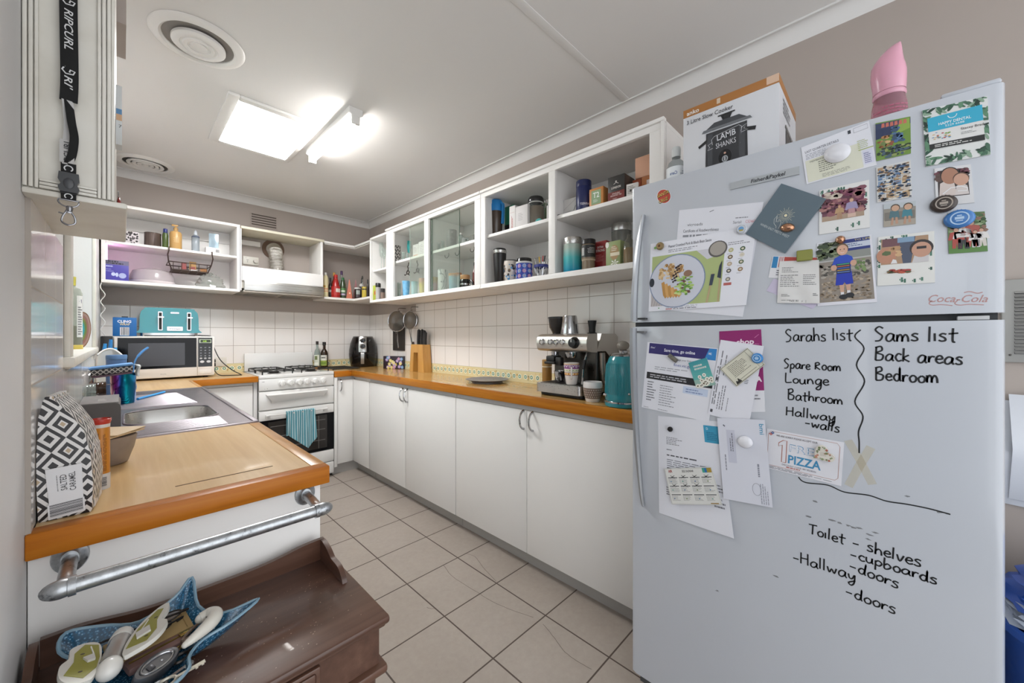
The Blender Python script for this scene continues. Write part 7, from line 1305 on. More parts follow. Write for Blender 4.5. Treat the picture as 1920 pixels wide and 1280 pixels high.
def pizza(s):
    rd, bl = '#a86a5a/.5', '#3f8ab5/.5'
    s.line([(.06, .10), (.03, .16), (.03, .88), (.06, .95), (.92, .95), (.955, .88), (.955, .16), (.92, .10), (.06, .10)], .0010, '#b58a7d/.5', 1); s.text('WE ARE SORRY! PLEASE ACCEPT OUR', .14, .85, .0048, '#5a5558/.5', 2, .085, 'l', .01)
    s.line([(.18, .70), (.24, .78), (.29, .78), (.29, .24)], .0016, rd, 2); s.line([(.18, .70), (.18, .62), (.23, .66), (.23, .24), (.29, .24)], .0016, rd, 2); s.text('FREE', .33, .54, .020, bl, 2, .066, 'l'); s.text('FREE', .333, .545, .0185, '#dfe2ea/.5', 3, .063, 'l', -.012); s.text('PIZZA', .32, .25, .022, bl, 2, .066, 'l', .02); s.text('DISCOUNT CODE: 48118228206', .24, .165, .0042, '#5f5c66/.5', 2, .07); s.lines(.30, .12, .60, .155, 1, '#b56a62/.5', 2, .7); s.lines(.06, .02, .95, .085, 3, '#6a6870/.5', 2, .4, 3)
    c = Matrix; P = lambda u, v, x, y: (u+(x*.707-y*.707)/s.w, v+(x*.707+y*.707)/s.h)
    for k, c_ in ((0, '#b5514a/.5'), (1, '#2f5f94/.5')): a = .0052*(k*2-1)*.55; s.poly([P(.075, .90, -.0028+a, -.0028), P(.075, .90, .0028+a, -.0028), P(.075, .90, .0028+a, .0028), P(.075, .90, -.0028+a, .0028)], c_, 2); s.ell(P(.075, .90, a, 0)[0], P(.075, .90, a, 0)[1], .0009, '#e6e6ea/.5', 3)
sheet('pizza_voucher', 'white voucher offering 1 free pizza', 'voucher', ((0.2292,0.8508),(0.0737,0.8428),(0.0684,0.9486),(0.2243,0.956)), .0012, '#dcdce2/.5', pizza, WV(.001, 0))
T_ = Thing('heart_magnet', 'floral white heart shaped magnet on pizza voucher', 'magnet'); y, z = (0.107,0.9136); H_ = []
for i in range(40): a = 2*PI*i/40; H_.append((16*math.sin(a)**3/17, (13*math.cos(a)-5*math.cos(2*a)-2*math.cos(3*a)-math.cos(4*a))/17))
sh = .0215; rr_ = -.95; RR = lambda x, y_: (y-(x*math.cos(rr_)-y_*math.sin(rr_))*sh*1.12, z+(x*math.sin(rr_)+y_*math.cos(rr_))*sh)
T_.own.prism([RR(a, b) for a, b in H_], 'x', FX-.0105, FX-.0035, '#d9d4c9/.35')
s = Surf(T_.own, (FX-.0106, y+sh, z-sh), (FX-.0106, y-sh, z-sh), (FX-.0106, y-sh, z+sh), (FX-.0106, y+sh, z+sh), (-1, 0, 0)); s.lines(.38, .40, .66, .62, 4, '#a39c92/.5', 1, .3, 4)
R = random.Random(3)
for i in range(26): a, b = H_[(i*3) % 40]; k = R.uniform(.62, .86); p = RR(a*k, b*k); s.ell((y+sh-p[0])/(2*sh), (p[1]-z+sh)/(2*sh), R.uniform(.0012, .0028), R.choice(('#a8604f', '#8d9a72', '#b5806d', '#6f7a55', '#c79a7d'))+'/.5', 2+i*.1, None, 9)
T_.done()
# ---- on top of the fridge
TZ = 1.6755
t = Thing('slow_cooker_box', 'white slow cooker box with orange top band on the fridge', 'box')
x0, x1, y0, y1, z1 = 1.30, 1.58, .213, .4765, 1.947
b = t.part('carton'); b.box(x0, y0, TZ, x1, y1, z1-.026, '#d5d6da/.4', .001); b.box(x0-.0004, y0-.0004, z1-.0262, x1, y1, z1, '#a9713a/.4', .001)
b.box(x0-.001, y0+.0, z1-.022, x0-.0003, y0+.03, z1, '#d9b9a0/.3'); b.box(x0-.001, (y0+y1)/2+.02, z1-.02, x0-.0003, (y0+y1)/2+.03, z1-.004, '#d3bfa8/.3')
p = t.part('front_print'); s = Surf(p, (x0-.0012, y1, TZ), (x0-.0012, y0, TZ), (x0-.0012, y0, z1), (x0-.0012, y1, z1), (-1, 0, 0))
s.text('anko', .045, .92, .0135, '#ece6de/.4', 2, .038, 'l', .02); s.text('3 Litre Slow Cooker', .045, .81, .0135, '#3a3a3e/.4', 2, .135, 'l', .006)
k, k2 = '#38393c/.3', '#5a5c60/.3'
s.poly([(.27, .10), (.70, .10), (.71, .14), (.70, .62), (.27, .62), (.26, .14)], k, 1); s.poly([(.22, .635), (.75, .635), (.73, .665), (.24, .665)], '#6f7276/.25', 2); s.poly([(.27, .665), (.70, .665), (.62, .72), (.36, .72)], '#4a4c50/.25', 2); s.poly([(.45, .72), (.53, .72), (.55, .77), (.43, .77)], '#2a2b2d/.3', 2); s.rect(.40, .77, .58, .785, '#2a2b2d/.3', 3)
s.poly([(.18, .50), (.27, .55), (.27, .51), (.19, .47)], '#2a2b2d/.3', 2); s.poly([(.70, .55), (.79, .53), (.78, .49), (.70, .51)], '#2a2b2d/.3', 2)
for u in (.33, .50, .63): s.rect(u-.02, .085, u+.02, .10, '#2a2b2d/.3', 2)
s.rect(.285, .12, .34, .60, '#4b4d51/.25', 2); s.rect(.62, .12, .68, .60, '#4b4d51/.25', 2)
s.text('LAMB', .49, .505, .019, '#d3d4d8/.4', 3, .052, 'c', .01, 0, .06); s.text('SHANKS', .485, .415, .017, '#d3d4d8/.4', 3, .056, 'c', 0, 0, .04)
s.line([(.34, .47), (.33, .53), (.36, .56), (.62, .60), (.65, .57), (.64, .52)], .0011, '#d3d4d8/.4', 3); s.line([(.34, .50), (.29, .48), (.31, .45), (.285, .42), (.345, .43)], .0011, '#d3d4d8/.4', 3); s.line([(.64, .56), (.70, .59), (.67, .545), (.71, .52), (.64, .51)], .0011, '#d3d4d8/.4', 3)
s.ell(.475, .29, .018, '#1f2022/.25', 3, .024, 28); s.ell(.475, .27, .0085, '#aeb1b5/.3', 4, .010, 20); s.ell(.475, .27, .006, '#5a5c60/.3', 5, .0075, 16); s.rect(.47, .25, .48, .292, '#d3d4d8/.3', 6); s.ell(.475, .335, .0032, '#c9a08d/.3', 5)
s = Surf(t.part('side_print'), (x0, y0-.001, TZ), (x1, y0-.001, TZ), (x1, y0-.001, z1), (x0, y0-.001, z1), (0, -1, 0)); s.poly([(.35, .12), (.85, .12), (.85, .5), (.35, .55)], k, 1); s.poly([(.30, .56), (.9, .52), (.88, .56), (.34, .60)], '#6f7276/.25', 2); s.lines(.2, .66, .7, .84, 4, '#7a7a7e/.4', 1)
t.done()
t = Thing('hand_sanitiser', 'clear pump free sanitiser bottle with white label left of slow cooker box', 'bottle', at=(1.345, .517, TZ))
r, h = .0315, .185
t.part('bottle').lathe([(0, 0), (r, 0), (r, .008), (r, .105), (.85*r, .125), (.42*r, .138), (.42*r, .145), (0, .145)], '~d5dadb/.18', n=28)
t.part('cap').lathe([(.46*r, .1455), (.46*r, .176), (.42*r, .18), (0, .18)], '#cfd2d1/.35', n=20)
L = t.part('paper_label'); f = math.atan2(-.517, -1.345); C_ = Cyl(L, (0, 0, 0), r+.0006, f+1.35, f-1.35, .004, .106); C_.rect(0, 0, 1, 1, '#dfe2e4/.45', 0, 20); C_.rect(.46, .12, .86, .62, '#2a4f9c/.45', 1, 8); C_.text('Care', .46, .72, .011, '#2f4f8f/.4', 2, .024, 'l', .015)
C_.rect(.50, .50, .54, .58, '#e6eaf2/.4', 2, 2); C_.text('Instant', .50, .37, .007, '#e6eaf2/.4', 2, .022, 'l', .01); C_.text('Hand', .50, .27, .007, '#e6eaf2/.4', 2, .016, 'l', .01); C_.text('Sanitiser', .50, .17, .007, '#e6eaf2/.4', 2, .026, 'l', .01); C_.lines(.08, .15, .38, .85, 9, '#8b90a0/.5', 1, .35, 4)
t.done()
@mf
def pink(N): N.P(col=N.mix(N.noise(3, 2), lin('#d79aae'), lin('#dda3b5')), rough=.22, coat=.3)
t = Thing('drink_bottle', 'pink bottle with curved fin shaped lid on top of the fridge', 'bottle', at=(1.345, -.0085, TZ))
r = .0335
b = t.part('bottle'); b.lathe([(0, 0), (1.06*r, 0), (1.08*r, .01), (1.04*r, .06), (.98*r, .10), (.86*r, .122), (0, .122)], '~dcaebb/.30', n=32)
p = t.part('print'); C_ = Cyl(p, (0, 0, 0), r*1.075, PI+1.2, PI-1.2, .03, .10); C_.lines(.05, .1, .95, .9, 7, '#b5607c/.5', 1, .3, 3)
n_ = t.part('neck_ring'); n_.lathe([(.87*r, .122), (.93*r, .125), (.93*r, .131), (.88*r, .134)], 'pink', n=32)
l = t.part('lid'); SEC = [(.135, 0, .90), (.150, 0, .93), (.165, .001, .97), (.180, .0015, .99), (.193, .002, .96), (.205, .003, .90), (.218, .001, .78), (.231, -.003, .62), (.243, -.0085, .42), (.251, -.014, .22), (.2545, -.0185, .05)]
vs = []; fs = []; n = 32
for z, dy, k in SEC:
    for i in range(n): a = 2*PI*i/n; vs.append((r*k*math.cos(a)*(.6+.4*k), dy+r*k*math.sin(a), z))
for j in range(len(SEC)-1):
    for i in range(n): fs.append((j*n+i, j*n+(i+1) % n, (j+1)*n+(i+1) % n, (j+1)*n+i))
l.add(vs, fs+[list(range(n))[::-1], list(range((len(SEC)-1)*n, len(SEC)*n))], 'pink', True); t.done()

# ---------------------------------------------------------------- shallow cabinet on the left wall, lanyard
t = Thing('key_cabinet', 'shallow white moulded wall cabinet in the left foreground', 'cabinet')
cx1 = -.012; z0, z1 = 1.421, 1.98
b = t.part('carcass'); b.box(XL, .906, z0, cx1, 1.205, z1, 'old_white')
f = t.part('moulding')
for i, (a, c) in enumerate(((0, .0045), (.0055, .0045), (.011, .004))):
    f.box(XL+.001+a, .9005-.0012*(2-i), z0+.001, XL+.001+a+c, .9055, z1, 'old_white', .0012); f.box(cx1-a-c, .9005-.0012*(2-i), z0+.001, cx1-a, .9055, z1, 'old_white', .0012)
    f.box(XL+.0165, .9005-.0012*(2-i), z0+.001+a, cx1-.0155, .9055, z0+.001+a+c, 'old_white', .0012)
d = t.part('door'); d.box(cx1+.0002, .90, z0+.001, cx1+.004, 1.205, z1, 'old_white', .001)
l = t.part('bottom_ledge'); l.box(XL, .898, 1.411, .0065, 1.218, z0-.0005, 'old_white', .003); t.done()
t = Thing('lanyard', 'black lettered lanyard with silver clip hanging on the key cabinet', 'lanyard')
X, Y = -.0567, .893
up = t.part('strap'); up.strap(smooth_path([(X, Y, 1.80), (X, Y, 1.70), (X+.001, Y, 1.60), (X+.0, Y, 1.56)], 5), .0185, (1, 0, 0), '#060606/.8')
up.strap(smooth_path([(X, Y, 1.561), (X+.003, Y-.003, 1.53), (X+.006, Y-.005, 1.505), (X+.004, Y-.004, 1.48), (X, Y-.001, 1.465)], 5), .010, [(1, .55, 0)]*21, '#060606/.8'); up.strap(smooth_path([(X-.001, Y-.001, 1.561), (X+.001, Y+.002, 1.53), (X+.0, Y+.002, 1.50), (X-.003, Y+.001, 1.478), (X-.0005, Y, 1.463)], 5), .012, (1, .2, 0), '#b9b7b5/.6')
up.strap([(X-.0015, Y-.0016, 1.50), (X-.0015, Y-.0016, 1.465)], .0150, (1, 0, 0), '#b3b1ae/.6'); up.strap([(X, Y, 1.4655), (X, Y, 1.449)], .0155, (1, 0, 0), '#060606/.8')
lo = t.part('strap'); lo.strap([(X, Y, 1.421), (X, Y, 1.409)], .0155, (1, 0, 0), '#060606/.8'); lo.strap([(X, Y-.001, 1.4205), (X, Y-.001, 1.4185)], .017, (1, 0, 0), '#1c1b1c/.6')
S_ = lambda m, xa, za, zb, w=.0185: Surf(m, (xa-w/2, Y-.0012, za), (xa-w/2, Y-.0012, zb), (xa+w/2, Y-.0012, zb), (xa+w/2, Y-.0012, za), (0, -1, 0))
pr = t.part('print'); W1 = '#cfcfcf/.5'
def down(z_, txt, h, w, xo=0):            # lettering running down the strap
    s = Surf(pr, (X+.0093+xo, Y-.0013, z_), (X+.0093+xo, Y-.0013, z_-.1), (X-.0092+xo, Y-.0013, z_-.1) if False else (X+.0093+xo, Y-.0013, z_-.1), (X+.0093+xo, Y-.0013, z_), (0, -1, 0)) if False else Surf(pr, (X-.0092+xo, Y-.0013, z_), (X-.0092+xo, Y-.0013, z_-.1), (X+.0093+xo, Y-.0013, z_-.1), (X+.0093+xo, Y-.0013, z_), (0, -1, 0))
    s.text(txt, 0, .28, h, W1, 2, w, 'l', .01, .25); return s
def wave(s, u): s.line([(u-.03, .25), (u+.01, .15), (u+.06, .35), (u+.05, .75), (u, .85), (u-.01, .6), (u+.03, .55)], .0018, W1, 2)
s = down(1.700, 'RIPCURL', .0092, .062); s2 = down(1.715, '-', .002, .001); wave(s2, .02); s3 = down(1.598, "RI'", .0085, .02); s4 = down(1.612, '-', .002, .001); wave(s4, .05)
s5 = Surf(pr, (X+.0065, Y-.0026, 1.467), (X+.0065, Y-.0026, 1.505), (X-.0085, Y-.0026, 1.505), (X-.0085, Y-.0026, 1.467), (0, -1, 0)); s5.text('PCURL', .02, .3, .007, '#2a292a/.5', 1, .032, 'l', .01)
s6 = S_(pr, X, 1.465, 1.449, .0155); s6.ring(.5, .5, .0042, .0014, W1, 1, None, 18, .6, 5.6); s7 = S_(pr, X, 1.420, 1.409, .0155); s7.ring(.5, .5, .0038, .0013, W1, 1, None, 18, .6, 5.6)
bk = t.part('buckle'); bk.prism([(X-.0095, 1.450), (X+.0105, 1.450), (X+.0112, 1.438), (X+.0085, 1.433), (X+.0112, 1.427), (X+.0095, 1.4205), (X-.0085, 1.4205), (X-.0105, 1.427), (X-.0075, 1.433), (X-.0105, 1.439)], 'y', Y-.0045, Y+.0025, '#2a2b2d/.35'); bk.ell((X+.0005, Y-.0045, 1.4335), .006, .0012, .0085, '#3a3b3e/.3', 14, 6)
rg = t.part('split_ring'); rg.tube([(X+.0105*math.cos(a), Y, 1.407+.0085*math.sin(a)) for a in [PI*1.02+i*PI*.96/12 for i in range(13)]], .0011, '#8f8f92/.2/1', 8); rg.tube([(X-.0105, Y, 1.4065), (X-.0105, Y, 1.409), (X+.0105, Y, 1.409), (X+.0105, Y, 1.4065)], .0011, '#8f8f92/.2/1', 8)
ck = t.part('clip'); ck.lathe([(0, .0), (.003, .001), (.004, .006), (.003, .009), (0, .01)], '#8f8f92/.2/1', (X+.001, Y, 1.391), 14)
ck.tube(smooth_path([(X-.002, Y, 1.392), (X-.006, Y, 1.383), (X-.0065, Y, 1.375), (X, Y, 1.371), (X+.0065, Y, 1.375), (X+.006, Y, 1.384), (X+.002, Y, 1.392)], 5), .0013, '#8f8f92/.2/1', 8); ck.tube([(X-.004, Y, 1.387), (X-.010, Y, 1.3885)], .0011, '#8f8f92/.2/1', 8); ck.box(X-.0035, Y-.0012, 1.389, X+.0035, Y+.0012, 1.394, '#8f8f92/.2/1', .0008); t.done()
t = Thing('cabinet_hook', 'small hook on the key cabinet from which the lanyard hangs', 'hook'); t.own.tube(smooth_path([(X, .9055, 1.80), (X, .892, 1.7995), (X, .887, 1.801), (X, .886, 1.808)], 4), .0016, '#8f8f92/.25/1', 8); t.done()
t = Thing('hanging_tag', 'white and orange plastic tag hanging on the key cabinet front', 'tag')
zz = (0.1631,1.2921)[1]
P = [(1.0, 1.632), (1.0, 1.575), (1.015, 1.556), (1.045, 1.556), (1.058, 1.575), (1.058, 1.638), (1.045, 1.664), (1.012, 1.664)]
t.part('tag').prism(P, 'x', cx1+.0045, .0005, '#cdd0d0/.35'); s = Surf(t.part('print'), (.0007, 1.0, 1.556), (.0007, 1.058, 1.556), (.0007, 1.058, 1.664), (.0007, 1.0, 1.664), (1, 0, 0)); s.rect(.05, .66, .95, .72, '#5a87b0/.4'); s.rect(.05, .5, .95, .66, '#c9a27d/.4'); s.text('T8', .3, .2, .018, '#3a3a3c/.4', 2)
s = Surf(t.ps[-1], (cx1+.005, .9998, 1.575), (.0004, .9998, 1.575), (.0004, .9998, 1.632), (cx1+.005, .9998, 1.632), (0, -1, 0)); s.rect(0, .55, 1, .72, '#5a87b0/.4'); s.rect(0, .35, 1, .55, '#c9a27d/.4'); s.text('7', .45, .12, .006, '#3a3a3c/.4', 2); t.done()
t = Thing('key_fob', 'red and brown key fob at bottom of the key cabinet front', 'key ring')
t.part('fob').ell((cx1+.0085, 1.05, 1.448), .004, .016, .019, '#8f2f2c/.25', 20, 10); t.part('tab').box(cx1+.0045, 1.058, 1.4275, cx1+.009, 1.075, 1.445, '#a8845f/.4', .001); r = t.part('ring'); r.tube([(cx1+.0075, 1.05+.006*math.cos(a), 1.472+.006*math.sin(a)) for a in [i*PI/8 for i in range(16)]], .0011, 'chrome', 6, True); t.done()
# ---------------------------------------------------------------- pipe rail on the end panel
t = Thing('towel_rail', 'galvanised pipe rail mounted on the white end panel', 'rail')
yr, zr = .846, .838
t.part('pipe').tube([(-.064, yr, zr), (.298, yr, zr)], .0113, 'galvanised', 20)
for (fx, fz), sg in (((-0.0658,0.828), -1), ((0.3109,0.8231), 1)):
    fx = -.058 if sg < 0 else .292
    e = t.part('elbow'); e.tube(smooth_path([(fx, .944, zr+.004), (fx, .90, zr+.003), (fx, .868, zr), (fx, .846, zr)], 4), [.0095]*10+[.0115]*3, 'galvanised', 16); e.tube([(fx-sg*.012, yr, zr), (fx-sg*.004, yr, zr)], .0138, 'galvanised', 20); e.ell((fx+sg*.004, yr, zr), .020, .0132, .0132, 'galvanised', 18, 10)
    fl = t.part('flange'); fl.lathe([(0, .011), (.010, .010), (.013, .006), (.020, .0035), (.0215, 0), (0, 0)], 'galvanised', n=28, sy=1.25); fl.v = [Vector((fx+v.x, .9448-v.z, zr+.006+v.y)) for v in fl.v]
    sc_ = t.part('screw'); sc_.ell((fx, .9405, zr+.025), .003, .0015, .003, '#5a5a5c/.3/1', 10, 5)
t.done()
# ---------------------------------------------------------------- dark side table
TT = .70
t = Thing('side_table', 'dark brown wooden side table with low gallery rail and drawer', 'table')
tx0, tx1, ty0, ty1 = -.098, .3385, .636, .921
tp = t.part('tabletop'); tp.box(tx0, ty0, TT-.014, tx1, ty1, TT, 'mahogany', .005); tp.box(tx0+.006, ty0+.006, TT-.020, tx1-.006, ty1, TT-.0135, 'mahogany', .003)
@mf
def worn(N): N.P(col=lin('#b59a86'), rough=.5)
R = random.Random(21); wn = t.part('scratches')
for i in range(150): x, y = R.uniform(.06, tx1-.02), R.uniform(ty0+.02, ty1-.05); L = R.uniform(.0006, .003); wn.add([(x, y, TT+.0002), (x+L, y+L*R.uniform(-.3, .6), TT+.0002), (x+L*.8, y+L*.5+.0006, TT+.0002)], [(0, 1, 2)], 'worn')
cs = t.part('case'); cs.box(tx0+.012, ty0+.016, .612, tx1-.014, ty1-.004, TT-.0205, 'mahogany_y')
ml = t.part('base_moulding'); ml.box(tx0+.002, ty0+.004, .596, tx1-.002, ty1, .6115, 'mahogany', .005)
dw = t.part('drawer'); dw.box(.0, ty0+.006, .617, .222, ty0+.0155, TT-.024, 'mahogany', .003); dw.box(.008, ty0+.003, .622, .214, ty0+.0065, TT-.030, 'mahogany', .003); kn = t.part('knob', dw); kn.lathe([(.005, 0), (.005, .008), (.011, .012), (.009, .018), (0, .02)], 'mahogany', n=18); kn.v = [Vector((.111+v.x, ty0+.003-v.z, .648+v.y)) for v in kn.v]
def gal(u): return .040*(1 if u < .10 else max(.0, 1)) 
bk = t.part('gallery_rail'); zt = [(tx0+.012, .044), (.0-.05, .044), (-.02, .040), (.02, .033), (.07, .0305), (.13, .0305), (.19, .0315), (.235, .036), (.27, .042), (.30, .0445), (tx1-.0175, .0445)]
zp = smooth_path([(a, b_, 0) for a, b_ in zt], 3); bk.prism([(p.x, TT+p.y) for p in zp]+[(tx1-.0175, TT), (tx0+.012, TT)], 'y', ty1-.014, ty1-.004, 'mahogany')
for xg in (tx0+.002, tx1-.0265):
    g = t.part('gallery_rail'); yz = smooth_path([(ty1-.015, .0445, 0), (ty1-.03, .044, 0), (ty1-.055, .037, 0), (ty1-.075, .0275, 0), (ty1-.10, .026, 0), (ty1-.118, .022, 0), (ty1-.132, .010, 0), (ty1-.138, .0, 0)], 4)
    g.prism([(p.x, TT+p.y) for p in yz]+[(ty1-.015, TT)], 'x', xg, xg+.0095, 'mahogany_y')
for x in (tx0+.03, tx1-.03):
    for y in (ty0+.035, ty1-.03): l = t.part('leg'); l.lathe([(0, 0), (.011, 0), (.013, .02), (.010, .06), (.015, .12), (.010, .16), (.012, .3), (.016, .42), (.011, .45), (.017, .50), (.017, .5955), (0, .5955)], 'mahogany', (x, y, 0), 18)
st = t.part('lower_shelf'); st.box(tx0+.02, ty0+.03, .155, tx1-.02, ty1-.02, .17, 'mahogany', .003); t.done()
# blue leaf shaped dish
@mf
def dish_blue(N):
    d = N.n('TexVoronoi', {'Vector': N.obj(), 'Scale': 300}).outputs['Distance']; c = N.ramp(d, (.12, '#a9cfe0'), (.3, '#2f6b92'), (.6, '#17364f'))
    N.P(col=N.mix(N.math('MULTIPLY', N.noise(24, 3), .45), c, lin('#3f86ad')), rough=.12, coat=.6, nor=N.bump(d, -.3, .002))
t = Thing('leaf_dish', 'blue glass leaf shaped dish full of keys and glasses on the side table', 'dish')
OUT = [(.168, .786, .742), (.120, .800, .735), (.092, .838, .742), (.088, .885, .772), (.064, .868, .757), (.02, .862, .741), (-.022, .872, .752), (-.058, .870, .762), (-.062, .842, .752), (-.040, .815, .735), (-.060, .775, .735), (-.066, .735, .745), (-.035, .700, .735), (-.012, .662, .74), (.020, .668, .735), (.048, .672, .742), (.066, .700, .735), (.070, .732, .733), (.088, .752, .735), (.125, .762, .737)]
oc = Vector((.028, .775, TT+.006)); rim_ = smooth_path(OUT, 4, True); N_ = len(rim_); rows = []
for k in range(9):
    s_ = 1-k/8*.999; zz_ = lambda p, s_: oc.z+(p.z-oc.z)*max(0, (s_-.45)/.55)**1.6
    rows.append([(oc.x+(p.x-oc.x)*s_, oc.y+(p.y-oc.y)*s_, zz_(p, s_)) for p in rim_])
d = t.part('bowl'); d.add([v for r_ in rows for v in r_], [(j*N_+i, j*N_+(i+1) % N_, (j+1)*N_+(i+1) % N_, (j+1)*N_+i) for j in range(8) for i in range(N_)], 'dish_blue', True)
d.add([(x, y, z-.0035) for r_ in rows for x, y, z in r_], [(j*N_+(i+1) % N_, j*N_+i, (j+1)*N_+i, (j+1)*N_+(i+1) % N_) for j in range(8) for i in range(N_)], 'dish_blue', True)
rm = t.part('rim'); rm.tube([(p.x, p.y, p.z-.0017) for p in rim_], .0024, '#7f9fb2/.1', 6, True); ft = t.part('foot'); ft.lathe([(.03, .0), (.036, .0), (.034, .0025), (.03, .0025)], 'dish_blue', (oc.x, oc.y, TT), 28); t.done()
DZ = .712
t = Thing('card_wallet', 'tan leather card wallet lying in the blue dish', 'wallet'); w = t.own; w.T = RT((.031, .826, .7275), math.radians(8), rx=.10); w.box(-.048, -.028, -.002, .048, .028, .003, '#b59a6a/.6', .0015); w.box(-.048, -.028, .0032, .048, .020, .006, '#ab905f/.6', .0012); w.box(.040, -.024, .006, .041, .024, .0064, '#8f7648/.6'); t.done()
t = Thing('spectacles', 'dark framed spectacles lying on the tan wallet', 'glasses'); m = '#1d1918/.25'; zz = .742
fr = t.part('frame')
for cx_, cy_, tl in ((.046, .835, .1), (.032, .812, .1)): fr.tube([(cx_+.024*math.cos(a), cy_+.008*math.sin(a)+.006*math.cos(a), zz+.003*math.sin(a)) for a in [i*PI/10 for i in range(20)]], .0014, m, 6, True)
tm = t.part('temple'); tm.tube(smooth_path([(.072, .842, zz), (.075, .835, zz+.002), (.02, .832, zz+.004), (-.03, .834, zz+.002), (-.044, .828, zz-.004)], 5), .0017, m, 6); tm = t.part('temple'); tm.tube(smooth_path([(.062, .815, zz), (.068, .818, zz+.002), (.02, .800, zz+.003), (-.025, .806, zz), (-.038, .800, zz-.006)], 5), .0017, m, 6)
for cx_, cy_ in ((.046, .835), (.032, .812)): ln = t.part('lens'); ln.add([(cx_+.023*math.cos(a), cy_+.0075*math.sin(a)+.006*math.cos(a), zz+.003*math.sin(a)) for a in [i*PI/10 for i in range(20)]], [tuple(range(20))], '~cfc6c2/.35')
t.done()
t = Thing('butterfly_ornament', 'white and olive butterfly clip with silver barrel body on the pile in the dish', 'ornament')
bz = .752; A = RT((-.006, .783, bz), math.radians(-12))
bd = t.part('body'); bd.T = A; bd.tube([(0, -.026, 0), (0, .022, 0)], .0125, '#b5b2ae/.25/.6', 18); 
hd = t.part('head'); hd.T = A; hd.tube([(0, .0225, 0), (0, .036, 0)], [.0135, .0125], '#dddad4/.3', 18); hd.ell((0, .036, 0), .0125, .006, .0125, '#dddad4/.3', 16, 8)
tl = t.part('tail'); tl.T = A; tl.ell((.002, -.036, .001), .0135, .016, .0135, '#dddad4/.25', 18, 10)
def wing(pts, olive, T_, dots, sq):
    w_ = t.part('wing'); w_.T = T_; P = smooth_path([(a, b_, 0) for a, b_ in pts], 4, True); w_.prism([(p.x, p.y) for p in P], 'z', -.003, .003, '#d9d6cd/.35')
    o_ = t.part('wing_panel'); o_.T = T_; oc_ = [sum(q[i] for q in olive)/len(olive) for i in (0, 1)]; o_.prism([(oc_[0]+(a-oc_[0])*1.22, oc_[1]+(b_-oc_[1])*1.18) for a, b_ in olive], 'z', .0031, .0036, '#94903c/.45')
    for a, b_ in dots: o_.prism(circ(a, b_, .0022, 10, .0013), 'z', .0037, .004, '#3a2d22/.4')
    if sq: o_.prism([(a, b_) for a, b_ in sq], 'z', .0037, .0065, '#d3d0ca/.3')
    o_.tube([(olive[0][0]*.7+olive[2][0]*.3, olive[0][1]*.7+olive[2][1]*.3, .004), (olive[1][0]*.5+olive[2][0]*.5, olive[1][1]*.5+olive[2][1]*.5, .004)], .0008, '#e3e0d8/.4', 5)
wing([(.012, -.030), (.010, .0), (.018, .035), (.034, .062), (.046, .066), (.048, .045), (.044, .026), (.052, .015), (.050, -.006), (.040, -.022), (.024, -.030)], [(.016, -.012), (.020, .022), (.034, .050), (.040, .048), (.037, .026), (.040, .006), (.034, -.012)], A @ RT((.002, 0, .004), 0, ry=-.15), ((.036, .034), (.032, -.006)), [(.022, -.006), (.036, .001), (.032, .016), (.018, .009)])
wing([(-.012, .0), (-.018, .028), (-.032, .036), (-.046, .028), (-.044, .008), (-.050, -.006), (-.046, -.030), (-.034, -.046), (-.016, -.048), (-.012, -.028)], [(-.016, -.004), (-.020, .020), (-.032, .026), (-.038, .012), (-.036, -.004), (-.040, -.024), (-.024, -.036), (-.016, -.022)], A @ RT((-.001, -.006, .001), .1, ry=.2), ((-.032, .010), (-.028, -.028)), [(-.024, -.012), (-.030, -.002), (-.020, .002), (-.017, -.010)])
t.done()
t = Thing('swan_hook', 'glossy white curved ceramic hook lying at the right of the dish', 'hook'); P = smooth_path([(.066, .741, .744), (.082, .750, .746), (.098, .762, .748), (.106, .777, .749), (.100, .789, .748), (.089, .789, .746)], 6); n = len(P)
t.own.tube(P, [.0045+.0062*math.sin(min(1, i/(n-1)*1.15)*PI*.78) for i in range(n)], '#d6d2c8/.12', 16); q = P[0]; t.own.ell(q, .0047, .0047, .0047, '#d6d2c8/.12', 12, 8); q = P[-1]; t.own.ell(q, .0075, .006, .0075, '#d6d2c8/.12', 12, 8); t.own.ell((.0935, .7645, .7585), .0012, .0012, .0012, '#4a4038/.4', 8, 4); t.done()
t = Thing('key_ring', 'brown leather looped key ring beside the white hook', 'key ring'); t.own.tube([(.083+.020*math.cos(a)*.9+.004*math.sin(a), .779+.011*math.sin(a)+.012*math.cos(a), .739+.002*math.cos(a)) for a in [i*PI/12 for i in range(24)]], .0024, '#7d6a5c/.35/.3', 8, True); t.done()
t = Thing('oval_tin', 'ribbed silver oval tin lying in the dish', 'tin'); w = t.part('case'); w.T = RT((.034, .737, .733), math.radians(32), rx=.35); w.lathe([(0, -.008), (.026, -.008), (.028, -.005), (.028, .005), (.026, .008), (.022, .0085), (.020, .0065), (0, .0065)], '#7d7d80/.3/.8', n=32, sy=.52)
rg = t.part('raised_rim'); rg.T = w.T; rg.tube([(.019*math.cos(a), .0095*math.sin(a), .0075) for a in [i*PI/14 for i in range(28)]], .0014, '#a9a9ab/.2/.9', 6, True); rg.box(-.012, -.004, .0066, -.004, .004, .0078, '#5c5c60/.3/.7', .0005); rg.ell((.006, 0, .007), .002, .002, .001, '#bdbdbf/.2/.9', 8, 4); t.done()
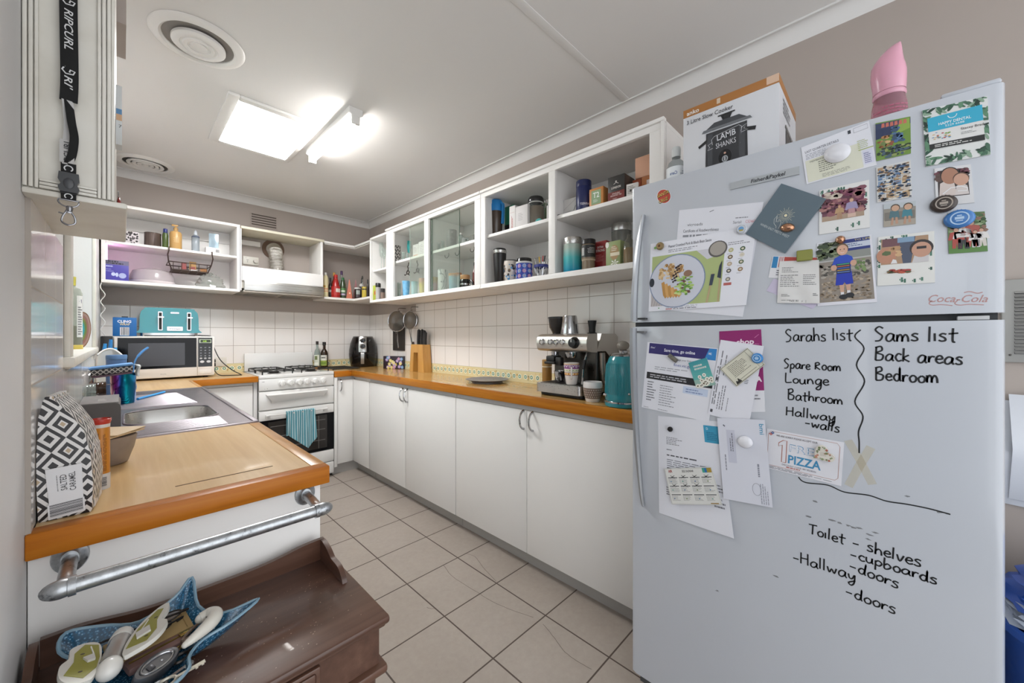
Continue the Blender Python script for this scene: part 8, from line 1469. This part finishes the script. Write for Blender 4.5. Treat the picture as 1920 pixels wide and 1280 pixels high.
t = Thing('zip_pouch', 'dusty pink leather pouch with brass zip under the spectacles', 'pouch'); w = t.own; w.T = RT((.042, .788, .7225), math.radians(14)); w.box(-.040, -.014, -.006, .030, .014, .006, '#8a6a64/.5', .004); w.box(-.036, -.0015, .0058, .026, .0015, .0072, '#a08a4a/.3/.9'); w.box(.022, -.005, .0065, .034, .005, .009, '#b59f5c/.25/.9', .001); t.done()
for k, (x, y, rz, lb) in enumerate(((.072, .757, .5, 'dark metal key at right of the oval tin'), (.045, .712, .35, 'silver key below the oval tin'), (.055, .703, .1, 'pale key lying lowest in the dish'))):
    t = Thing('key', lb, 'key', group='keys in the blue dish'); m = ('#4a4440/.3/.8', '#9a9a9c/.25/.9', '#c9c4b5/.3/.6')[k]; w = t.own; w.T = RT((x, y, .722+.003*k), rz, ry=-.06); w.tube([(.010*math.cos(a)-.012, .008*math.sin(a), 0) for a in [i*PI/8 for i in range(16)]], .0022, m, 6, True); w.box(-.003, -.0025, -.001, .030, .0025, .001, m); w.box(.018, -.0055, -.001, .021, -.0025, .001, m); w.box(.025, -.005, -.001, .028, -.0025, .001, m); t.done()
t = Thing('brass_chain', 'short brass chain beside the keys in the dish', 'chain'); 
for i in range(7): a = .6+.1*i; t.own.tube([(.060+.006*i+.0042*math.cos(q)*math.cos(a), .762+.002*i+.0042*math.cos(q)*math.sin(a), .730+.0028*math.sin(q)) for q in [j*PI/5 for j in range(10)]], .0011, '#a08a52/.3/.9', 5, True)
t.done()
# ---------------------------------------------------------------- near end of the left worktop
@mf
def diamonds(N):
    x, y, z = N.xyz(); a = N.math('DIVIDE', N.math('ADD', x, y), .036); b_ = N.math('DIVIDE', z, .044)
    tri = lambda c: N.math('ABSOLUTE', N.math('SUBTRACT', N.math('FRACT', c), .5))
    d = N.math('ADD', tri(a), tri(b_)); f_ = N.math('FRACT', N.math('MULTIPLY', d, 3.0)); k = N.math('GREATER_THAN', f_, .5)
    gold = N.math('LESS_THAN', d, .10)
    c = N.mix(k, lin('#d8d5d2'), lin('#232022')); N.P(col=N.mix(N.math('MULTIPLY', gold, .8), c, lin('#a88a5c')), rough=.38, nor=N.bump(N.noise(60, 3), .25, .002))
t = Thing('coffee_bag', 'black and white diamond patterned bag lettered SALTED CARAMEL', 'bag')
SEC = [(0, -.0925, -.0375, .974, 1.083), (.004, -.094, -.036, .972, 1.085), (.05, -.0955, -.034, .970, 1.087), (.10, -.0955, -.038, .973, 1.088), (.14, -.0955, -.046, .978, 1.09), (.168, -.0945, -.060, .983, 1.093), (.186, -.092, -.072, .986, 1.096), (.194, -.0905, -.0785, .988, 1.097), (.197, -.0885, -.0825, .990, 1.097)]
R = random.Random(3); b = t.part('bag'); nn = 24; vs = []
def per(a0, b0, c0, d0, j):
    o = []
    for e, (p, q) in enumerate((((a0, c0), (b0, c0)), ((b0, c0), (b0+.009, d0-.014)), ((b0+.009, d0-.014), (a0+.0016*j, d0-.014)), ((a0+.0016*j, d0-.014), (a0, c0)))):
        for i in range(6): u = i/6; bulge = -.0035*math.sin(u*PI)*(1 if e == 1 else 0)*math.sin(min(1, j/6)*PI); o.append((p[0]+(q[0]-p[0])*u-bulge+R.uniform(-.0006, .0006), p[1]+(q[1]-p[1])*u+R.uniform(-.0006, .0006)))
    return o
for j, (z, a0, b0, c0, d0) in enumerate(SEC): vs += [(x, y, .9004+z) for x, y in per(a0, b0, c0, d0, j)]
b.add(vs, [(j*nn+i, j*nn+(i+1) % nn, (j+1)*nn+(i+1) % nn, (j+1)*nn+i) for j in range(len(SEC)-1) for i in range(nn)]+[tuple(range(nn))[::-1], tuple(range((len(SEC)-1)*nn, len(SEC)*nn))], 'diamonds', False)
fl = t.part('folded_top'); fl.T = RT((-.0845, .99, 0), -.10); fl.box(-.005, 0, 1.0935, .005, .094, 1.101, 'diamonds', .002); fl.box(.0052, .003, 1.064, .0072, .092, 1.097, 'diamonds', .0008)
lb = t.part('paper_label'); s = Surf(lb, (-.082, .9688, .925), (-.045, .9692, .928), (-.047, .9688, .987), (-.0865, .9690, .985), (0, -1, .02)); s.base('#d9d8d9/.5', .0006, 1); s.text('SALTED', .55, .35, .0072, '#3a383a/.5', 2, .026, 'l', .005, 0, PI/2); s.text('CARAMEL', .80, .30, .0072, '#3a383a/.5', 2, .031, 'l', .005, 0, PI/2); s.lines(.26, .35, .31, .8, 1, '#8a888a/.5', 2, .5, 2, True)
s = Surf(lb, (-.083, .9690, .9025), (-.043, .9690, .906), (-.044, .9686, .930), (-.084, .9686, .927), (0, -1, .02)); s.base('#d9d8d9/.5', .0006, 1); s.bars(.05, .15, .95, .95, '#2a282a/.5', 1, vert=True)
s = Surf(t.part('side_panel'), (-.0325, .983, .905), (-.0262, 1.060, .905), (-.0285, 1.062, 1.005), (-.0338, .988, 1.005), (1, -.08, 0)); s.base('#d3c9c2/.5', .0008, 1); s.lines(.08, .1, .92, .9, 15, '#6f6866/.5', 1, .3, 4); s.lines(.1, .88, .9, .96, 1, '#a86a5a/.5', 2, .7); t.done()
x, y, r, h = (-0.0288,1.0978,0.0128,0.1374)
t = Thing('seasoning_tube', 'orange cardboard tube with red lid beside the coffee bag', 'tube', at=(x, y+.012, .9))
b = t.part('tube'); b.lathe([(0, 0), (r, 0), (r, h-.01), (0, h-.01)], '#c47d25/.4', n=30); C_ = Cyl(b, (0, 0, 0), r+.0002, -PI*.5-1.5, -PI*.5+1.5, 0, h-.01); C_.rect(0, 0, 1, .24, '#cfccca/.4', 1, 20); C_.bars(.38, .05, .72, .19, '#3a3838/.5', 2, vert=True); C_.lines(.35, .28, .55, .92, 4, '#6b3f14/.5', 1, .45, 3, True); C_.lines(.58, .28, .72, .92, 3, '#6b3f14/.5', 1, .4, 6, True)
b.lathe([(r*1.01, h-.016), (r*1.03, h-.010), (r*1.03, h-.008)], '#cfc9c2/.4', n=30); t.part('lid').lathe([(r*1.03, h-.0095), (r*1.16, h-.004), (r*1.18, h), (r*1.08, h+.001), (r*1.0, h-.004), (0, h-.004)], '#b5382c/.25', n=30); t.done()
@mf
def stone(N): N.P(col=N.mix(N.noise(40, 5), lin('#7d7067'), lin('#978a80')), rough=.55)
t = Thing('bowl', 'stone brown bowl on the near left worktop behind the orange tube', 'bowl', at=(-.026, 1.312, .9)); t.own.lathe([(0, .002), (.032, 0), (.038, .004), (.048, .035), (.0535, .066), (.051, .067), (.045, .035), (.034, .008), (0, .007)], 'stone', n=36); t.done()
for k in range(2):
    t = Thing('card_sheet', ('lower tan card resting across the stone brown bowl', 'upper tan embossed card on top of the bowl')[k], 'card', group='tan cards on the bowl'); w = t.own; w.T = RT((-.026+.003*k, 1.296, .9735+.0042*k), math.radians(52+7*k), rx=.02); w.box(-.047, -.047, 0, .047, .047, .0028, '#c9b08c/.5', .0008)
    if k: w.box(-.03, -.012, .0029, -.004, .004, .0031, '#d9c6a8/.5')
    t.done()
t = Thing('soap_caddy', 'dark grey rounded soap caddy at the left of the sink', 'caddy')
b = t.part('body'); b.prism(rrect(-.094, .9022, -.002, .992, .012, 4), 'y', 1.70, 1.935, '#535051/.4', True); b.prism(rrect(-.0945, .90, -.0015, .9975, .016, 4), 'y', 1.698, 1.7, '#535051/.4', True)
tp = t.part('lid'); tp.box(-.090, 1.71, .9925, -.006, 1.93, .9985, '#7d7977/.4', .002); s = Surf(tp, (-.09, 1.71, .9988), (-.006, 1.71, .9988), (-.006, 1.93, .9988), (-.09, 1.93, .9988), (0, 0, 1)); s.lines(.45, .2, .72, .48, 2, '#a9a5a2/.4', 2, .7); t.done()
@mf
def iridescent(N):
    lw = N.n('LayerWeight', {0: .5}).outputs['Facing']; x = N.xyz()[0]; c = N.ramp(N.math('MULTIPLY_ADD', x, 9., .52), (.12, '#c9b46a'), (.28, '#b53fb0'), (.42, '#2f55b5'), (.6, '#12a0a8'), (.95, '#3a6fc0'))
    N.P(col=c, metal=1., rough=.16)
t = Thing('tumbler', 'iridescent teal and purple metal tumbler on the sink drainer', 'tumbler', at=(.0055, 2.418, .9066)); t.own.lathe([(0, 0), (.036, 0), (.0385, .004), (.0415, .128), (.0425, .132), (.0405, .132), (.036, .01), (0, .008)], 'iridescent', n=36); t.done()
@mf
def lattice(N):
    x, y, z = N.xyz(); f_ = lambda c: N.math('LESS_THAN', N.math('ABSOLUTE', N.math('SUBTRACT', N.math('FRACT', c), .5)), .14); a = N.math('MULTIPLY', x, 58.); b_ = N.math('MULTIPLY', z, 58.)
    N.P(col=N.mix(N.math('MAXIMUM', f_(N.math('ADD', a, b_)), f_(N.math('SUBTRACT', a, b_))), lin('#141314'), lin('#a9a39c')), rough=.35)
t = Thing('scrubbing_pad', 'thick scrubbing pad with blue cloth top lying over the iridescent tumbler', 'sponge', at=(-.028, 2.40, 1.052))
M_ = RT((0, 0, 0), 0, ry=-.11); b = t.part('mesh_side'); b.T = M_; b.box(-.064, -.052, -.010, .064, .052, .016, 'lattice', .007); c = t.part('cloth_top'); c.T = M_; c.box(-.066, -.054, .0165, .066, .054, .026, '#5f88b5/.9', .004); l = t.part('scourer_base'); l.T = M_; l.box(-.058, -.05, -.0185, .060, .05, -.0105, '#6d5560/.9', .003); t.done()
t = Thing('cloth', 'small white cloth hanging off the right of scrubbing pad', 'cloth', at=(.043, 2.392, 1.052)); t.own.gridf(lambda u, v: (.006*math.sin(v*5)+.012*v+.006*math.sin(u*9), (u-.5)*.05, .026-.05*v*v-.008*abs(u-.5)), 12, 8, '#c9ccc9/.8', (.0015, 0, .001)); t.done()
# dish rack with glasses
t = Thing('dish_rack', 'chrome wire dish rack along the left wall by the window', 'rack'); m = 'chrome'; x0, x1, y0, y1 = -.094, -.020, 1.98, 2.66
fr = t.part('frame')
for z in (.918, .972): fr.tube([(x0, y0, z), (x1, y0, z), (x1, y1, z), (x0, y1, z)], .003, m, 6, True)
for x in (x0, x1):
    for y in (y0, y1): fr.tube([(x, y, .904), (x, y, .972)], .003, m, 6)
wi = t.part('wires')
for i in range(18): y = y0+.03+i*.036; wi.tube([(x0, y, .972), (x0, y, .918), (x1, y, .918), (x1, y, .972)], .0018, m, 5)
for i in range(6): y = y0+.25+i*.062; wi.tube(smooth_path([(x0+.005, y, .972), (x0+.004, y, 1.04), (x0+.004, y+.012, 1.052), (x0+.004, y+.024, 1.04), (x0+.005, y+.024, .972)], 3), .002, m, 5)
t.done()
def lying(name, lb, x, y, z, r, L, col, gp): 
    t = Thing(name, lb, 'glass', group=gp); w = t.own; w.T = RT((x, y, z), 0, ry=PI/2); w.lathe([(0, .0), (r*.8, 0), (r*.86, .004), (r, L), (r*.94, L), (r*.8, .008), (0, .008)], col, n=26)
    for i in range(3): w.lathe([(r*(.90+.03*i), L*(.3+.25*i)-.002), (r*(.93+.03*i), L*(.3+.25*i)), (r*(.90+.03*i), L*(.3+.25*i)+.002)], col, n=26)
    t.done()
lying('drinking_glass', 'dark amber ribbed glass lying sideways on the dish rack', -.088, 2.15, 1.002, .0265, .046, '#3a2416/.08', 'glasses drying on the rack')
lying('drinking_glass', 'clear glass lying sideways on the dish rack nearest the window', -.0945, 2.025, 1.004, .029, .030, '~e3e8e5/.12/1.5', 'glasses drying on the rack')
t = Thing('canister', 'dull blue canister with lid behind the scrubbing pad', 'canister', at=(-.018, 2.815, .9064)); t.part('body').lathe([(0, 0), (.037, 0), (.038, .004), (.038, .178), (0, .178)], '#4a6a94/.4', n=28); t.part('lid').lathe([(.039, .1785), (.0395, .196), (.037, .201), (0, .201)], '#54759c/.4', n=28); t.done()
t = Thing('dish_brush', 'blue long handled dish brush leaning behind the blue canister', 'brush'); t.part('handle').tube(smooth_path([(.040, 2.78, .99), (.048, 2.80, 1.07), (.072, 2.83, 1.115), (.10, 2.86, 1.142)], 5), [.0035]*8+[.006]*8, '#3f74a8/.3', 8); t.part('brush_head').ell((.038, 2.775, .942), .017, .02, .034, '#3f74a8/.6', 14, 8); t.done()
t = Thing('straw', 'bright blue silicone tube lying across the sink drainer', 'straw'); t.own.tube(smooth_path([(.052, 2.48, .9115), (.09, 2.56, .911), (.125, 2.625, .912), (.155, 2.672, .914)], 5), .0055, '#3f97d9/.35', 12); t.done()
# translucent cutlery stand with knives near the corner
t = Thing('cutlery_stand', 'clear curved plastic stand holding blue knives beside the microwave', 'stand', at=(-.042, 3.12, .9004))
b = t.part('tray'); b.gridf(lambda u, v: (-.05+.105*u, -.05+.02*math.sin(u*PI), .245*v*(1-.18*(2*u-1)**2*v-.10*u)), 16, 10, '~dcdfdd/.5', (0, .003, 0)); b.gridf(lambda u, v: (-.05+.105*u, .05, .22*v*(1-.18*(2*u-1)**2*v)), 12, 8, '~dcdfdd/.4', (0, .003, 0)); b.box(-.05, -.046, 0, .055, .05, .004, '#d3d6d4/.4'); rm = t.part('rim'); rm.tube([(-.05+.105*u, -.05+.02*math.sin(u*PI), .245*(1-.18*(2*u-1)**2-.10*u)) for u in [i/16 for i in range(17)]], .004, '#dcdedc/.3', 8); t.done()
for k, (x, y, h, c, lb) in enumerate(((-.075, 3.14, .262, '#2f86c4', 'blue handled knife at left in the clear stand'), (-.052, 3.15, .285, '#2a78b5', 'tall blue handled knife in the clear stand'), (-.034, 3.10, .24, '#3b93cc', 'blue handled knife low in the clear stand'))):
    t = Thing('knife', lb, 'knife', group='blue knives in the clear stand'); t.part('blade').box(x-.0008, y-.012, .906, x+.0008, y+.012, .9+h*.6, '#26262a/.3/.5', 0); t.part('handle').tube([(x, y, .9+h*.6), (x+.006, y, .9+h*.8), (x+.010, y, .9+h)], [.009, .010, .007], c+'/.3', 10); t.done()
t = Thing('knife_case', 'black upright knife case against the microwave side', 'knife block'); w = t.own; w.T = RT((-.062, 3.52, .9003), 0, rx=-.0); w.box(-.030, -.05, 0, .022, .05, .305, '#171617/.4', .006); t.done()
# window sill things
t = Thing('sill_bottle', 'large clear bottle half full of olive green liquid on the window sill', 'bottle', at=(-.150, 2.45, 1.1482)); r = .034
t.part('bottle').lathe([(0, 0), (r, 0), (r, .005), (r, .235), (.8*r, .255), (.4*r, .262), (.4*r, .268), (0, .268)], '~d0d3cb/.25', n=30); t.part('liquid').lathe([(0, .006), (r*.94, .006), (r*.94, .098), (0, .098)], '#6d6a24/.15', n=28); t.part('base').lathe([(r*1.03, 0), (r*1.03, .016), (r*1.0, .018)], '#c2ae55/.4', n=28); t.part('cap').lathe([(.44*r, .2685), (.46*r, .305), (0, .306)], '#b5ad4a/.4', n=18)
f = math.atan2(-2.45, .150); L = t.part('paper_label'); C_ = Cyl(L, (0, 0, 0), r+.0006, f+.25, f+1.3, .05, .225); C_.rect(.25, 0, 1, 1, '#d6d6d2/.5', 0, 12); C_.lines(.35, .05, .9, .75, 12, '#5a5a5c/.5', 1, .4, 3); C_.poly([(.45, .86), (.75, .92), (.8, .82)], '#2f3f6d/.5', 1); t.done()
t = Thing('agate_plate', 'half round agate plate banded in blue, green and brown on the window sill', 'ornament')
ax, ay, az = -.137, 2.63, 1.1482
lay = [(1.0, '#7d5a3a'), (.95, '#a8877d'), (.82, '#9a6f68'), (.68, '#8a8450'), (.58, '#6f8f5a'), (.48, '#3f9aa0'), (.38, '#4aa8b8'), (.28, '#2f55a8'), (.15, '#26428c')]
HP = [(.0, .0), (.016, .005), (.028, .027), (.036, .062), (.038, .093), (.035, .128), (.028, .154), (.016, .166), (.0, .168), (.0, .167)]
for i, (k, c) in enumerate(lay):
    b = t.part('band') if i else t.part('plate'); b.prism([(ax+x*k, az+.084+(z-.084)*k) for x, z in [tuple(p)[:2] for p in smooth_path([(a, b_, 0) for a, b_ in HP], 3)]], 'y', ay-.004*0-.0006*i, ay+.008, c+'/.12')
t.done()
# ---------------------------------------------------------------- beyond the fridge
t = Thing('waste_bin', 'blue plastic bin on the floor beyond the fridge', 'bin', at=(1.60, -.415, 0)); t.part('tub').lathe([(0, .004), (.17, 0), (.175, .01), (.205, .47), (.21, .478), (.218, .48), (.218, .497), (.205, .497), (.17, .02), (0, .015)], '#1f4fa3/.35', n=40); t.done()
t = Thing('plastic_bag', 'crumpled blue and white plastic bag heaped in the blue bin', 'bag', at=(1.60, -.415, .4975)); R = random.Random(5)
kk = [[R.uniform(.86, 1.06) for _ in range(33)] for _ in range(17)]
for nm, zo, h, c, a0 in (('white_bag', .0, .06, '#c3cbd9/.4', 1.), ('blue_bag', .035, .115, '#2a56b0/.3', .93)):
    t.part(nm).gridf(lambda u, v: (lambda a, k: (.204*a0*k*math.cos(a)*math.cos(v*PI/2)**.6, .204*a0*k*math.sin(a)*math.cos(v*PI/2)**.6, zo+h*math.sin(v*PI/2)*k))(u*2*PI, kk[int(v*16)][int(u*32) % 32]), 32, 16, c)
t.done()
t = Thing('wall_papers', 'folded white papers pinned to the wall beyond the fridge', 'paper')
for k in range(2): t.own.gridf(lambda u, v: (1.858-.012*k-.05*(1-abs(2*v-1))*(1-u)-.01*math.sin(u*3), -.245-.16*u-.02*k, .70+.02*k+.31*v), 8, 10, '#d5d8de/.6', (.001, 0, 0))
t.done()
